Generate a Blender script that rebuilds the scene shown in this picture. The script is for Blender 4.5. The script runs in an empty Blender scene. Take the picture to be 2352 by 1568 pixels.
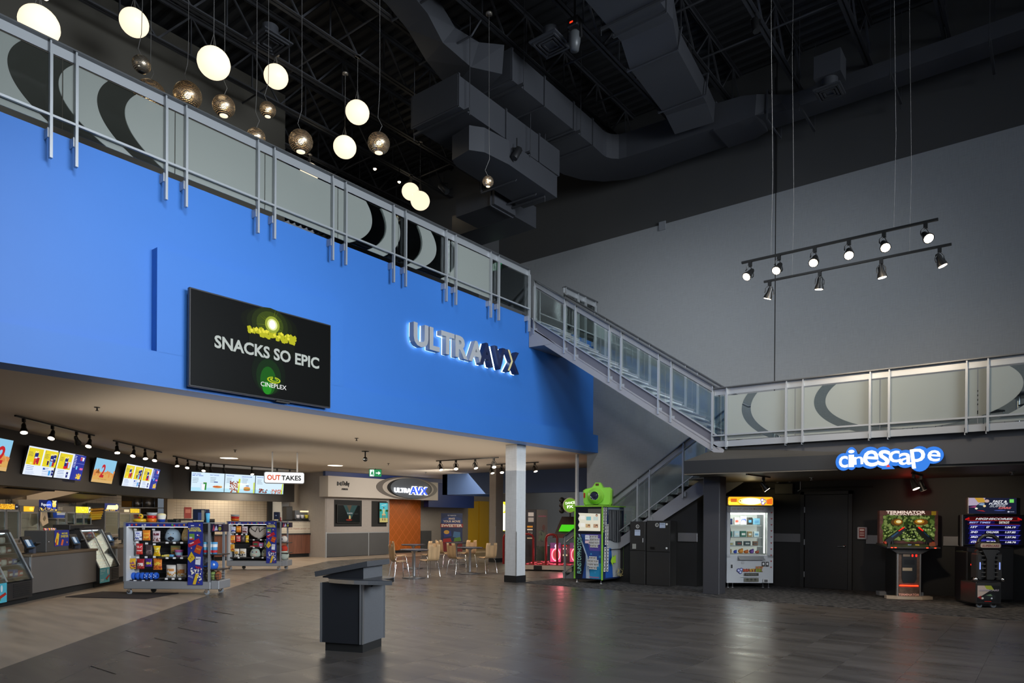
import bpy, math, random
from mathutils import Vector as V, Matrix
R = math.radians
random.seed(7)
SC = bpy.context.scene
COL = SC.collection
# ---------------- camera (level shift lens, solved from the building's lines) ----------------
F_PX, YAW, PITCH, ROLL, CX, CY, EYE = 1605.23, 0.66159, -0.0019508, 0.0060343, 1176.0, 1195.6, 1.55
FW = V((-math.sin(YAW)*math.cos(PITCH), math.cos(YAW)*math.cos(PITCH), math.sin(PITCH)))
RT = V((math.cos(YAW), math.sin(YAW), 0)); UP = RT.cross(FW)
RT, UP = RT*math.cos(ROLL)+UP*math.sin(ROLL), UP*math.cos(ROLL)-RT*math.sin(ROLL)
EYEV = V((0, 0, EYE))
cam = bpy.data.cameras.new('camera'); camo = bpy.data.objects.new('camera', cam); COL.objects.link(camo)
cam.sensor_width = 36; cam.lens = F_PX/2352*36; cam.shift_y = (CY-784)/2352; cam.clip_start = .1; cam.clip_end = 200
camo.matrix_world = Matrix.Translation(EYEV) @ Matrix((RT, UP, -FW)).transposed().to_4x4()
SC.camera = camo
SC.view_settings.view_transform = 'Standard'; SC.view_settings.look = 'None'
SC.view_settings.gamma = 1; SC.view_settings.use_curve_mapping = False
SC.view_settings.exposure = 0.0
SC.cycles.max_bounces = 6; SC.cycles.diffuse_bounces = 3; SC.cycles.glossy_bounces = 3
SC.cycles.transmission_bounces = 4; SC.cycles.transparent_max_bounces = 12
SC.cycles.caustics_reflective = False; SC.cycles.caustics_refractive = False
SC.cycles.sample_clamp_indirect = 4; SC.cycles.blur_glossy = 1
# ---------------- world: dim daylight entering from the glazed entrance side behind the camera ----------------
W = bpy.data.worlds.new('world'); SC.world = W; W.use_nodes = True
WB = W.node_tree.nodes['Background']; WB.inputs[0].default_value = (.62, .72, .85, 1); WB.inputs[1].default_value = .20
# ---------------- lamps ----------------
def light(kind, name, loc, power, col=(1, .93, .82), target=None, size=.1, spot=60, blend=.6, size_y=None):
    d = bpy.data.lights.new(name, kind); d.energy = power; d.color = col
    if kind == 'AREA':
        d.size = size
        if size_y: d.shape = 'RECTANGLE'; d.size_y = size_y
    else: d.shadow_soft_size = size
    if kind == 'SPOT': d.spot_size = R(spot); d.spot_blend = blend
    o = bpy.data.objects.new(name, d); COL.objects.link(o); o.location = loc
    if target is not None: o.rotation_euler = (V(target)-V(loc)).to_track_quat('-Z', 'Y').to_euler()
    return o
WARM = (1, .80, .56); COOL = (.80, .90, 1)
def px_ray(x, y): return FW+RT*((x-CX)/F_PX)-UP*((y-CY)/F_PX)
def on(ax, v, x, y):                       # the point of a building plane seen at a photo pixel
    d = px_ray(x, y); i = 'XYZ'.index(ax); return EYEV+d*((v-EYEV[i])/d[i])
# ---------------- materials ----------------
_M = {}
def mat(key, col=(.5, .5, .5), rough=.5, metal=0, emit=0, spec=.5, noise=0, nscale=8, bump=0, alpha=1, ecol=None, coat=0):
    if key in _M: return _M[key]
    m = bpy.data.materials.new(key); m.use_nodes = True; n = m.node_tree; b = n.nodes['Principled BSDF']
    b.inputs['Base Color'].default_value = (*col, 1); b.inputs['Roughness'].default_value = rough
    b.inputs['Metallic'].default_value = metal; b.inputs['Specular IOR Level'].default_value = spec
    b.inputs['Coat Weight'].default_value = coat
    if emit: b.inputs['Emission Color'].default_value = (*(ecol or col), 1); b.inputs['Emission Strength'].default_value = emit
    if alpha < 1: b.inputs['Alpha'].default_value = alpha
    if noise or bump:
        tc = n.nodes.new('ShaderNodeTexCoord'); t = n.nodes.new('ShaderNodeTexNoise'); t.inputs['Scale'].default_value = nscale
        t.inputs['Detail'].default_value = 4; n.links.new(tc.outputs['Object'], t.inputs['Vector'])
        if noise:
            mx = n.nodes.new('ShaderNodeMix'); mx.data_type = 'RGBA'
            mx.inputs[6].default_value = (*[c*(1-noise) for c in col], 1); mx.inputs[7].default_value = (*[min(1, c*(1+noise)) for c in col], 1)
            n.links.new(t.outputs['Fac'], mx.inputs[0]); n.links.new(mx.outputs[2], b.inputs['Base Color'])
        if bump:
            bp = n.nodes.new('ShaderNodeBump'); bp.inputs['Strength'].default_value = bump; bp.inputs['Distance'].default_value = .01
            n.links.new(t.outputs['Fac'], bp.inputs['Height']); n.links.new(bp.outputs['Normal'], b.inputs['Normal'])
    _M[key] = m; return m
def s2l(c): return tuple((x/12.92 if x <= .04045 else ((x+.055)/1.055)**2.4) for x in c)
def hexc(h): return s2l(tuple(int(h[i:i+2], 16)/255 for i in (0, 2, 4)))
def K(h, rough=.5, **k):                    # plain paint / print of an sRGB colour
    return mat('paint_%s_%g_%s' % (h, rough, '_'.join('%s%g' % kv for kv in sorted(k.items()))), hexc(h), rough, **k)
def E(h, s=1.0, rough=.25):                 # a lit screen or lamp of an sRGB colour
    key = 'lit_%s_%g' % (h, s)
    if key in _M: return _M[key]
    m = mat(key, (.004, .004, .004), .3, emit=s, ecol=hexc(h), spec=.12); return m
# ---------------- mesh builder ----------------
class MB:
    def __init__(s): s.v = []; s.f = []; s.mi = []; s.sm = []; s.mats = []; s.cur = 0
    def m(s, mt):
        if mt not in s.mats: s.mats.append(mt)
        s.cur = s.mats.index(mt); return s
    def add(s, vs, fs, smooth=False):
        o = len(s.v); s.v += [tuple(p) for p in vs]
        for f in fs: s.f.append(tuple(i+o for i in f)); s.mi.append(s.cur); s.sm.append(smooth)
        return s
    def box(s, x0, y0, z0, x1, y1, z1):
        if x0 > x1: x0, x1 = x1, x0
        if y0 > y1: y0, y1 = y1, y0
        if z0 > z1: z0, z1 = z1, z0
        return s.add([(x0,y0,z0),(x1,y0,z0),(x1,y1,z0),(x0,y1,z0),(x0,y0,z1),(x1,y0,z1),(x1,y1,z1),(x0,y1,z1)],
                     [(0,3,2,1),(4,5,6,7),(0,1,5,4),(1,2,6,5),(2,3,7,6),(3,0,4,7)])
    def bbox(s, x0, y0, z0, x1, y1, z1, b=.01):           # box with chamfered upright and top edges
        if x0 > x1: x0, x1 = x1, x0
        if y0 > y1: y0, y1 = y1, y0
        c = min(b, (x1-x0)/2.2, (y1-y0)/2.2, (z1-z0)/2.2)
        def ring(d, z): return [(x0+c+0, y0+d, z), (x1-c, y0+d, z), (x1-d, y0+c, z), (x1-d, y1-c, z), (x1-c, y1-d, z), (x0+c, y1-d, z), (x0+d, y1-c, z), (x0+d, y0+c, z)]
        rs = [ring(c*.9, z0), ring(0, z0+c), ring(0, z1-c), ring(c*.9, z1)]
        fs = [tuple(range(7, -1, -1)), tuple(range(24, 32))]
        for k in range(3):
            for i in range(8): j = (i+1) % 8; fs.append((k*8+i, k*8+j, k*8+8+j, k*8+8+i))
        return s.add(sum(rs, []), fs)
    def hull8(s, p): return s.add(p, [(0,3,2,1),(4,5,6,7),(0,1,5,4),(1,2,6,5),(2,3,7,6),(3,0,4,7)])
    def bar(s, a, b, w, h, up=(0, 0, 1)):                 # rectangular bar, w across, h along up
        a, b, up = V(a), V(b), V(up); d = (b-a).normalized(); sd = d.cross(up)
        if sd.length < 1e-4: sd = d.cross(V((0, 1, 0)))
        sd.normalize(); u = sd.cross(d); sd *= w/2; u *= h/2
        return s.hull8([a-sd-u, a+sd-u, b+sd-u, b-sd-u, a-sd+u, a+sd+u, b+sd+u, b-sd+u])
    def tube(s, pts, r, n=8, smooth=True, caps=True):
        pts = [V(p) for p in pts]; N = len(pts); rr = r if isinstance(r, (list, tuple)) else [r]*N; vs = []; pu = None
        for i, p in enumerate(pts):
            d = (pts[min(i+1, N-1)]-pts[max(i-1, 0)]).normalized()
            if pu is None: pu = d.orthogonal().normalized()
            u = (pu-d*pu.dot(d))
            u = u.normalized() if u.length > 1e-5 else d.orthogonal().normalized()
            pu = u; w = d.cross(u)
            vs += [p+(u*math.cos(2*math.pi*k/n)+w*math.sin(2*math.pi*k/n))*rr[i] for k in range(n)]
        fs = [(i*n+k, i*n+(k+1) % n, (i+1)*n+(k+1) % n, (i+1)*n+k) for i in range(N-1) for k in range(n)]
        s.add(vs, fs, smooth)
        if caps: s.add(vs[:n], [tuple(range(n-1, -1, -1))]); s.add(vs[-n:], [tuple(range(n))])
        return s
    def lathe(s, prof, c=(0, 0, 0), n=16, axis='z', smooth=True):   # prof: (r, h)
        vs = []
        for r, h in prof:
            for k in range(n):
                a = 2*math.pi*k/n; x, y = r*math.cos(a), r*math.sin(a)
                p = {'z': (x, y, h), 'y': (x, h, y), 'x': (h, x, y)}[axis]; vs.append((p[0]+c[0], p[1]+c[1], p[2]+c[2]))
        fl = axis == 'y'
        fs = [(i*n+k, i*n+(k+1) % n, (i+1)*n+(k+1) % n, (i+1)*n+k)[::-1 if fl else 1] for i in range(len(prof)-1) for k in range(n)]
        return s.add(vs, fs, smooth)
    def ball(s, c, rx, ry=None, rz=None, n=16, m=10):
        ry = ry or rx; rz = rz or rx; vs = []
        for i in range(m+1):
            t = math.pi*i/m
            for k in range(n):
                a = 2*math.pi*k/n; vs.append((c[0]+rx*math.sin(t)*math.cos(a), c[1]+ry*math.sin(t)*math.sin(a), c[2]-rz*math.cos(t)))
        fs = [(i*n+k, i*n+(k+1) % n, (i+1)*n+(k+1) % n, (i+1)*n+k) for i in range(m) for k in range(n)]
        return s.add(vs, fs, True)
    def prism(s, poly, y0, y1, ax='y'):                   # polygon (x,z) swept from y0 (front) to y1; ax 'x': (y,z) swept in x; 'z': (x,y) swept in z
        n = len(poly); a = sum(poly[i][0]*poly[(i+1) % n][1]-poly[(i+1) % n][0]*poly[i][1] for i in range(n))
        if a < 0: poly = poly[::-1]
        g = {'y': lambda p, t: (p[0], t, p[1]), 'x': lambda p, t: (t, p[0], p[1]), 'z': lambda p, t: (p[0], p[1], t)}[ax]
        lo, hi = (y0, y1) if ax == 'y' else (y1, y0)
        if (lo > hi) != (ax != 'y'): lo, hi = hi, lo
        vs = [g(p, lo) for p in poly]+[g(p, hi) for p in poly]
        return s.add(vs, [tuple(range(n)), tuple(range(2*n-1, n-1, -1))]+[(i, n+i, n+(i+1) % n, (i+1) % n) for i in range(n)])
    def rtube(s, path, w, h, fl=None):                    # rectangular duct along a horizontal/bent path; flange rings at joints
        pts = [V(p) for p in path]; N = len(pts); rings = []
        if isinstance(w, list) and not isinstance(h, list): h = [h]*N
        if isinstance(h, list) and not isinstance(w, list): w = [w]*N
        for i, p in enumerate(pts):
            d = (pts[min(i+1, N-1)]-pts[max(i-1, 0)]).normalized(); up = V((0, 0, 1))
            if abs(d.z) > .95: up = V((0, 1, 0))
            sd = d.cross(up).normalized(); u = sd.cross(d)
            ww, hh = (w[i], h[i]) if isinstance(w, (list, tuple)) else (w, h)
            rings.append([p-sd*ww/2-u*hh/2, p+sd*ww/2-u*hh/2, p+sd*ww/2+u*hh/2, p-sd*ww/2+u*hh/2])
        fs = [(i*4+k, i*4+(k+1) % 4, (i+1)*4+(k+1) % 4, (i+1)*4+k) for i in range(N-1) for k in range(4)]
        s.add(sum(rings, []), fs+[(3, 2, 1, 0), (N*4-4, N*4-3, N*4-2, N*4-1)])
        return rings
    def build(s, name, parent=None, loc=None, rz=0, mt=None):
        me = bpy.data.meshes.new(name); me.from_pydata(s.v, [], s.f)
        for m in (s.mats or [mt or K('808080')]): me.materials.append(m)
        me.polygons.foreach_set('material_index', s.mi); me.polygons.foreach_set('use_smooth', s.sm); me.update()
        o = bpy.data.objects.new(name, me); COL.objects.link(o)
        if parent: o.parent = parent
        if loc is not None: o.location = loc
        if rz: o.rotation_euler = (0, 0, rz)
        return o
def B(mt): return MB().m(mt)
def tag(o, label, cat, group=None, kind=None):
    if label: o['label'] = label
    if cat: o['category'] = cat
    if group: o['group'] = group
    if kind: o['kind'] = kind
    return o
def thing(name, label, cat, loc=(0, 0, 0), rz=0, group=None):
    o = bpy.data.objects.new(name, None); o.empty_display_size = .1; COL.objects.link(o)
    o.location = loc; o.rotation_euler = (0, 0, rz); return tag(o, label, cat, group)
def struct(name, mb, parent=None, **k):
    o = mb.build(name, parent, **k)
    if not parent: o['kind'] = 'structure'
    return o
def dup(root, loc=None, rz=None, label=None, group=None, parent=None):
    r = root.copy(); COL.objects.link(r); r.parent = parent
    if loc is not None: r.location = loc
    if rz is not None: r.rotation_euler = (0, 0, rz)
    if label: r['label'] = label
    if group: r['group'] = group
    for ch in list(root.children): dup(ch, parent=r)
    return r
# ---------------- flat print: shapes laid on a local x-z plane facing -y ----------------
_T = {}
def glyphs(text, bold=0, shear=0, space=1.0):
    k = (text, bold, shear, space)
    if k not in _T:
        c = bpy.data.curves.new('t', 'FONT'); c.body = text; c.size = 1; c.offset = bold; c.shear = shear; c.resolution_u = 3; c.space_character = space
        o = bpy.data.objects.new('t', c); COL.objects.link(o)
        me = bpy.data.meshes.new_from_object(o.evaluated_get(bpy.context.evaluated_depsgraph_get()))
        vs = [(p.co.x, p.co.y) for p in me.vertices]; fs = [tuple(p.vertices) for p in me.polygons]
        x0 = min(p[0] for p in vs); x1 = max(p[0] for p in vs); y0 = min(p[1] for p in vs); y1 = max(p[1] for p in vs)
        bpy.data.objects.remove(o); bpy.data.curves.remove(c); bpy.data.meshes.remove(me)
        _T[k] = ([(x-x0, y-y0) for x, y in vs], fs, x1-x0, y1-y0)
    return _T[k]
def text(mb, s, x, z, w=None, h=None, y=0, bold=0, shear=0, rot=0, depth=0, center=False, space=1.0):
    vs, fs, tw, th = glyphs(s, bold, shear, space)
    sx = w/tw if w else (h/th); sz = h/th if h else sx
    if w is None: w = tw*sx
    cx = -tw*sx/2 if center else 0; ca, sa = math.cos(rot), math.sin(rot)
    P = []
    for a, b in vs:
        a = a*sx+cx; b = b*sz; P.append((x+a*ca-b*sa, z+a*sa+b*ca))
    mb.add([(p[0], y, p[1]) for p in P], fs)
    if depth:
        mb.add([(p[0], y+depth, p[1]) for p in P], [f[::-1] for f in fs])
        ed = {}
        for f in fs:
            for i in range(len(f)): a, b = f[i], f[(i+1) % len(f)]; ed[(a, b)] = 1
        q = [(a, b) for a, b in ed if (b, a) not in ed]; n = len(P)
        mb.add([(p[0], y, p[1]) for p in P]+[(p[0], y+depth, p[1]) for p in P], [(b, a, a+n, b+n) for a, b in q])
    return mb
LAY = .0008
def art(name, parent, items, y=0, lit=0, rough=.35, mb=None, lay=LAY):
    a = mb or MB(); g = (lambda h: E(h, lit)) if lit else (lambda h: K(h, rough))
    for it in items:
        y -= lay; k = it[0]; a.m(g(it[-1]) if isinstance(it[-1], str) else it[-1])
        if k == 'r': _, x0, z0, x1, z1, c = it; a.add([(x0, y, z0), (x1, y, z0), (x1, y, z1), (x0, y, z1)], [(0, 1, 2, 3)])
        elif k == 'e':
            _, cx, cz, rx, rz, c = it; n = 20
            a.add([(cx+rx*math.cos(2*math.pi*i/n), y, cz+rz*math.sin(2*math.pi*i/n)) for i in range(n)], [tuple(range(n))])
        elif k == 'p':
            P = it[1]; n = len(P); ar = sum(P[i][0]*P[(i+1) % n][1]-P[(i+1) % n][0]*P[i][1] for i in range(n))
            if ar < 0: P = P[::-1]
            a.add([(p[0], y, p[1]) for p in P], [tuple(range(n))])
        elif k == 't':
            _, s, x, z, w, h, o, c = it; text(a, s, x, z, w, h, y=y, **o)
        elif k == 'd':                      # scattered specks: x0,z0,x1,z1,count,size
            _, x0, z0, x1, z1, cnt, sz, c = it
            for _i in range(cnt):
                px, pz, r = random.uniform(x0, x1), random.uniform(z0, z1), sz*random.uniform(.5, 1.2)
                q = [(px+r*math.cos(t), y-.0002*_i/cnt, pz+r*math.sin(t)) for t in [i*math.pi/2.5+random.random()*.5 for i in range(5)]]
                a.add(q, [(0, 1, 2, 3, 4)])
    if mb is not None: return y
    return a.build(name, parent)
def frame(loc, rz):                         # local frame helper: px() gives local x,z of a photo pixel on the plane y=yy
    M = Matrix.Translation(V(loc)) @ Matrix.Rotation(rz, 4, 'Z'); I = M.inverted()
    def px(x, y, yy=0.0):
        o = I @ EYEV; d = (I.to_3x3() @ px_ray(x, y)); t = (yy-o.y)/d.y; p = o+d*t; return (p.x, p.z)
    return px
# ---------------- shared materials ----------------
STEEL = mat('brushed_steel', (.55, .56, .58), .32, .9); CHROME = mat('chrome', (.75, .75, .76), .12, 1)
ALU = mat('grey_powder_coat', (.30, .31, .33), .45, .3); ALU2 = mat('light_aluminium', (.42, .44, .46), .38, .5)
BLK = mat('black_paint', (.012, .012, .013), .45); BLKM = mat('matt_black', (.008, .008, .008), .8)
CHAR = mat('charcoal_laminate', (.045, .045, .05), .45, noise=.15, nscale=30)
WHT = mat('white_enamel', (.75, .76, .77), .3); CREAM = mat('cream_paint', (.55, .45, .34), .6)
GLASS = None
def nodes(key):
    m = bpy.data.materials.new(key); m.use_nodes = True; n = m.node_tree; b = n.nodes['Principled BSDF']; _M[key] = m
    return m, n.nodes, n.links, b
def glass_mat(key, tint=(.8, .88, .86), refl=.5, op=.08):
    m, n, l, b = nodes(key); out = n['Material Output']; n.remove(b)
    tr = n.new('ShaderNodeBsdfTransparent'); tr.inputs[0].default_value = (*tint, 1)
    gl = n.new('ShaderNodeBsdfGlossy'); gl.inputs['Roughness'].default_value = .03; gl.inputs[0].default_value = (.9, .95, .95, 1)
    fr = n.new('ShaderNodeFresnel'); fr.inputs[0].default_value = 1.45
    mu = n.new('ShaderNodeMath'); mu.operation = 'MULTIPLY_ADD'; mu.inputs[1].default_value = refl*1.6; mu.inputs[2].default_value = op*.3
    mx = n.new('ShaderNodeMixShader'); l.new(fr.outputs[0], mu.inputs[0]); l.new(mu.outputs[0], mx.inputs[0])
    l.new(tr.outputs[0], mx.inputs[1]); l.new(gl.outputs[0], mx.inputs[2]); l.new(mx.outputs[0], out.inputs[0]); return m
GLASS = glass_mat('clear_glass', (.88, .92, .91), .35)
def frost_mat(key, axis, rings, lo, hi, zc, base=(.42, .45, .42), out_frost=1):
    """etched balcony glass: clear crescents between ellipses (a0,a1 = ends along the rail, b = half height)"""
    m, n, l, b = nodes(key); out = n['Material Output']; n.remove(b)
    g = n.new('ShaderNodeNewGeometry'); sp = n.new('ShaderNodeSeparateXYZ'); l.new(g.outputs['Position'], sp.inputs[0])
    U = sp.outputs['Y' if axis == 'Y' else 'X']; Z = sp.outputs['Z']
    def M(op, a, b_=None, c=None):
        q = n.new('ShaderNodeMath'); q.operation = op
        for i, x in enumerate((a, b_, c)):
            if x is None: continue
            if isinstance(x, (int, float)): q.inputs[i].default_value = x
            else: l.new(x, q.inputs[i])
        return q.outputs[0]
    def inside(a0, a1, bb, z0=zc):
        c = (a0+a1)/2; a = (a1-a0)/2
        u = M('DIVIDE', M('SUBTRACT', U, c), a); w = M('DIVIDE', M('SUBTRACT', Z, z0), bb)
        r2 = M('ADD', M('MULTIPLY', u, u), M('MULTIPLY', w, w))
        return M('LESS_THAN', r2, 1.0)
    clear = None
    for (o0, o1, ob, i0, i1, ib) in rings:
        ring = M('MULTIPLY', inside(o0, o1, ob), M('SUBTRACT', 1, inside(i0, i1, ib)))
        clear = ring if clear is None else M('MAXIMUM', clear, ring)
    rng = M('MULTIPLY', M('GREATER_THAN', U, lo), M('LESS_THAN', U, hi))
    fac = M('MULTIPLY', M('SUBTRACT', 1, clear), rng)
    tr = n.new('ShaderNodeBsdfTransparent'); tr.inputs[0].default_value = (.75, .8, .8, 1)
    gl = n.new('ShaderNodeBsdfGlossy'); gl.inputs['Roughness'].default_value = .04; fr = n.new('ShaderNodeFresnel'); fr.inputs[0].default_value = 1.45
    cl = n.new('ShaderNodeMixShader'); l.new(M('MULTIPLY', fr.outputs[0], .9), cl.inputs[0]); l.new(tr.outputs[0], cl.inputs[1]); l.new(gl.outputs[0], cl.inputs[2])
    df = n.new('ShaderNodeBsdfDiffuse'); df.inputs[0].default_value = (*base, 1); tl = n.new('ShaderNodeBsdfTranslucent'); tl.inputs[0].default_value = (*base, 1)
    tm = n.new('ShaderNodeMixShader'); tm.inputs[0].default_value = .45; l.new(df.outputs[0], tm.inputs[1]); l.new(tl.outputs[0], tm.inputs[2])
    t2 = n.new('ShaderNodeBsdfTransparent'); fm = n.new('ShaderNodeMixShader'); fm.inputs[0].default_value = .12; l.new(tm.outputs[0], fm.inputs[1]); l.new(t2.outputs[0], fm.inputs[2])
    mx = n.new('ShaderNodeMixShader'); l.new(fac, mx.inputs[0]); l.new(cl.outputs[0], mx.inputs[1]); l.new(fm.outputs[0], mx.inputs[2]); l.new(mx.outputs[0], out.inputs[0])
    return m
def weave_mat(key, col, scale=26, amt=.10, rough=.65):
    """vinyl wall covering with a fine linen weave"""
    m, n, l, b = nodes(key); tc = n.new('ShaderNodeTexCoord')
    outs = []
    for sc in ((scale*.12, scale*.12, scale*3.2), (scale*2.6, scale*2.6, scale*.10)):
        mp = n.new('ShaderNodeMapping'); mp.inputs['Scale'].default_value = sc; l.new(tc.outputs['Object'], mp.inputs[0])
        t = n.new('ShaderNodeTexNoise'); t.inputs['Scale'].default_value = 1.6; t.inputs['Detail'].default_value = 3; l.new(mp.outputs[0], t.inputs['Vector']); outs.append(t.outputs['Fac'])
    a = n.new('ShaderNodeMath'); a.operation = 'ADD'; l.new(outs[0], a.inputs[0]); l.new(outs[1], a.inputs[1])
    r = n.new('ShaderNodeMapRange'); r.inputs[1].default_value = .7; r.inputs[2].default_value = 1.3; r.inputs[3].default_value = 1-amt; r.inputs[4].default_value = 1+amt; l.new(a.outputs[0], r.inputs[0])
    mx = n.new('ShaderNodeVectorMath'); mx.operation = 'SCALE'; mx.inputs[0].default_value = col; l.new(r.outputs[0], mx.inputs['Scale']); l.new(mx.outputs[0], b.inputs['Base Color'])
    b.inputs['Roughness'].default_value = rough; b.inputs['Specular IOR Level'].default_value = .35
    return m
def floor_mat(key, col, rough=.33, amt=.22, stretch=(1.0, 5.0)):
    """vinyl floor tile: streaky cloud print, tone varying tile by tile, satin finish"""
    m, n, l, b = nodes(key); g = n.new('ShaderNodeNewGeometry'); oi = n.new('ShaderNodeObjectInfo')
    ad = n.new('ShaderNodeVectorMath'); ad.operation = 'ADD'; sc = n.new('ShaderNodeVectorMath'); sc.operation = 'SCALE'; sc.inputs['Scale'].default_value = 1
    cb = n.new('ShaderNodeCombineXYZ'); mu = n.new('ShaderNodeMath'); mu.operation = 'MULTIPLY'; mu.inputs[1].default_value = 19; l.new(oi.outputs['Random'], mu.inputs[0]); l.new(mu.outputs[0], cb.inputs[2])
    l.new(g.outputs['Position'], ad.inputs[0]); l.new(cb.outputs[0], ad.inputs[1])
    mp = n.new('ShaderNodeMapping'); mp.inputs['Scale'].default_value = (stretch[0], stretch[1], 1); l.new(ad.outputs[0], mp.inputs[0])
    t = n.new('ShaderNodeTexNoise'); t.inputs['Scale'].default_value = .8; t.inputs['Detail'].default_value = 2.5; t.inputs['Roughness'].default_value = .45; l.new(mp.outputs[0], t.inputs['Vector'])
    r = n.new('ShaderNodeMapRange'); r.inputs[1].default_value = .3; r.inputs[2].default_value = .7; r.inputs[3].default_value = 1-amt; r.inputs[4].default_value = 1+amt; l.new(t.outputs['Fac'], r.inputs[0])
    r2 = n.new('ShaderNodeMapRange'); r2.inputs[3].default_value = .93; r2.inputs[4].default_value = 1.07; l.new(oi.outputs['Random'], r2.inputs[0])
    m2 = n.new('ShaderNodeMath'); m2.operation = 'MULTIPLY'; l.new(r.outputs[0], m2.inputs[0]); l.new(r2.outputs[0], m2.inputs[1])
    v = n.new('ShaderNodeVectorMath'); v.operation = 'SCALE'; v.inputs[0].default_value = col; l.new(m2.outputs[0], v.inputs['Scale']); l.new(v.outputs[0], b.inputs['Base Color'])
    rr = n.new('ShaderNodeMapRange'); rr.inputs[1].default_value = .3; rr.inputs[2].default_value = .7; rr.inputs[3].default_value = rough-.05; rr.inputs[4].default_value = rough+.08; l.new(t.outputs['Fac'], rr.inputs[0]); l.new(rr.outputs[0], b.inputs['Roughness'])
    b.inputs['Specular IOR Level'].default_value = .55
    return m
def brick_mat(key, c1, c2, mort, w, h, ms=.004, rough=.25, offset=0, axis='xz', scale=1):
    m, n, l, b = nodes(key); g = n.new('ShaderNodeNewGeometry'); sp = n.new('ShaderNodeSeparateXYZ'); l.new(g.outputs['Position'], sp.inputs[0])
    a = n.new('ShaderNodeMath'); a.operation = 'SUBTRACT'; l.new(sp.outputs['Y'], a.inputs[0]); l.new(sp.outputs['X'], a.inputs[1])
    k = n.new('ShaderNodeMath'); k.operation = 'MULTIPLY'; k.inputs[1].default_value = {'d': .7071}.get(axis, 1); l.new(a.outputs[0], k.inputs[0])
    cb = n.new('ShaderNodeCombineXYZ'); l.new(k.outputs[0] if axis == 'd' else sp.outputs['Y'], cb.inputs[0]); l.new(sp.outputs['Z'], cb.inputs[1])
    t = n.new('ShaderNodeTexBrick'); t.offset = offset; t.inputs['Color1'].default_value = (*c1, 1); t.inputs['Color2'].default_value = (*c2, 1); t.inputs['Mortar'].default_value = (*mort, 1)
    t.inputs['Scale'].default_value = scale; t.inputs['Brick Width'].default_value = w; t.inputs['Row Height'].default_value = h; t.inputs['Mortar Size'].default_value = ms; t.inputs['Mortar Smooth'].default_value = .1
    l.new(cb.outputs[0], t.inputs['Vector']); l.new(t.outputs['Color'], b.inputs['Base Color']); b.inputs['Roughness'].default_value = rough
    return m
def wood_mat(key, col, scale=(14, 14, 1.2), amt=.25, rough=.4):
    m, n, l, b = nodes(key); tc = n.new('ShaderNodeTexCoord'); mp = n.new('ShaderNodeMapping'); mp.inputs['Scale'].default_value = scale; l.new(tc.outputs['Object'], mp.inputs[0])
    t = n.new('ShaderNodeTexNoise'); t.inputs['Scale'].default_value = 1.5; t.inputs['Detail'].default_value = 5; t.inputs['Distortion'].default_value = .6; l.new(mp.outputs[0], t.inputs['Vector'])
    r = n.new('ShaderNodeMapRange'); r.inputs[1].default_value = .35; r.inputs[2].default_value = .65; r.inputs[3].default_value = 1-amt; r.inputs[4].default_value = 1+amt; l.new(t.outputs['Fac'], r.inputs[0])
    v = n.new('ShaderNodeVectorMath'); v.operation = 'SCALE'; v.inputs[0].default_value = col; l.new(r.outputs[0], v.inputs['Scale']); l.new(v.outputs[0], b.inputs['Base Color']); b.inputs['Roughness'].default_value = rough
    return m
def carpet_mat(key):
    m, n, l, b = nodes(key); g = n.new('ShaderNodeNewGeometry'); mp = n.new('ShaderNodeMapping'); mp.inputs['Rotation'].default_value = (0, 0, R(25)); mp.inputs['Scale'].default_value = (9, 34, 1); l.new(g.outputs['Position'], mp.inputs[0])
    t = n.new('ShaderNodeTexNoise'); t.inputs['Scale'].default_value = 1; t.inputs['Detail'].default_value = 3; l.new(mp.outputs[0], t.inputs['Vector'])
    r = n.new('ShaderNodeValToRGB'); r.color_ramp.elements[0].position = .42; r.color_ramp.elements[0].color = (.018, .018, .02, 1); r.color_ramp.elements[1].position = .62; r.color_ramp.elements[1].color = (.13, .125, .12, 1)
    l.new(t.outputs['Fac'], r.inputs[0]); l.new(r.outputs[0], b.inputs['Base Color']); b.inputs['Roughness'].default_value = .95; b.inputs['Specular IOR Level'].default_value = .1
    bp = n.new('ShaderNodeBump'); bp.inputs['Strength'].default_value = .5; bp.inputs['Distance'].default_value = .006; l.new(t.outputs['Fac'], bp.inputs['Height']); l.new(bp.outputs[0], b.inputs['Normal'])
    return m
M_BLUE = mat('blue_wall_paint', (.030, .150, .49), .5, noise=.03, nscale=2, spec=.4)
M_GREY = weave_mat('grey_linen_wallcovering', (.265, .275, .285))
M_GREYW = weave_mat('grey_pillar_covering', (.60, .61, .62))
M_TAUPE = weave_mat('taupe_wallcovering', (.30, .27, .25))
M_DARKW = mat('dark_upper_wall', (.052, .052, .052), .75, noise=.1, nscale=1)
M_DECK = mat('black_roof_deck', (.022, .023, .026), .6); M_DECKW = mat('black_joist_steel', (.036, .037, .042), .5)
M_DUCT = mat('charcoal_duct_metal', (.05, .052, .06), .45, .1, noise=.08, nscale=2)
M_SOFFIT = mat('beige_soffit_paint', (.50, .44, .37), .7)
M_FLOOR = floor_mat('dark_vinyl_tile', (.098, .086, .077), .30, .16); M_FLOORL = floor_mat('tan_vinyl_plank', (.42, .335, .26), .34, .14, (1.2, 6))
M_CARPET = carpet_mat('striated_carpet')
M_TILE = brick_mat('cream_wall_tile', (.60, .50, .38), (.57, .47, .36), (.30, .24, .18), .30, .10, .006, .25, axis='d')
M_TILE2 = brick_mat('cream_wall_tile_square', (.62, .52, .40), (.59, .49, .38), (.36, .29, .22), .16, .10, .005, .25, axis='y')
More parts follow.
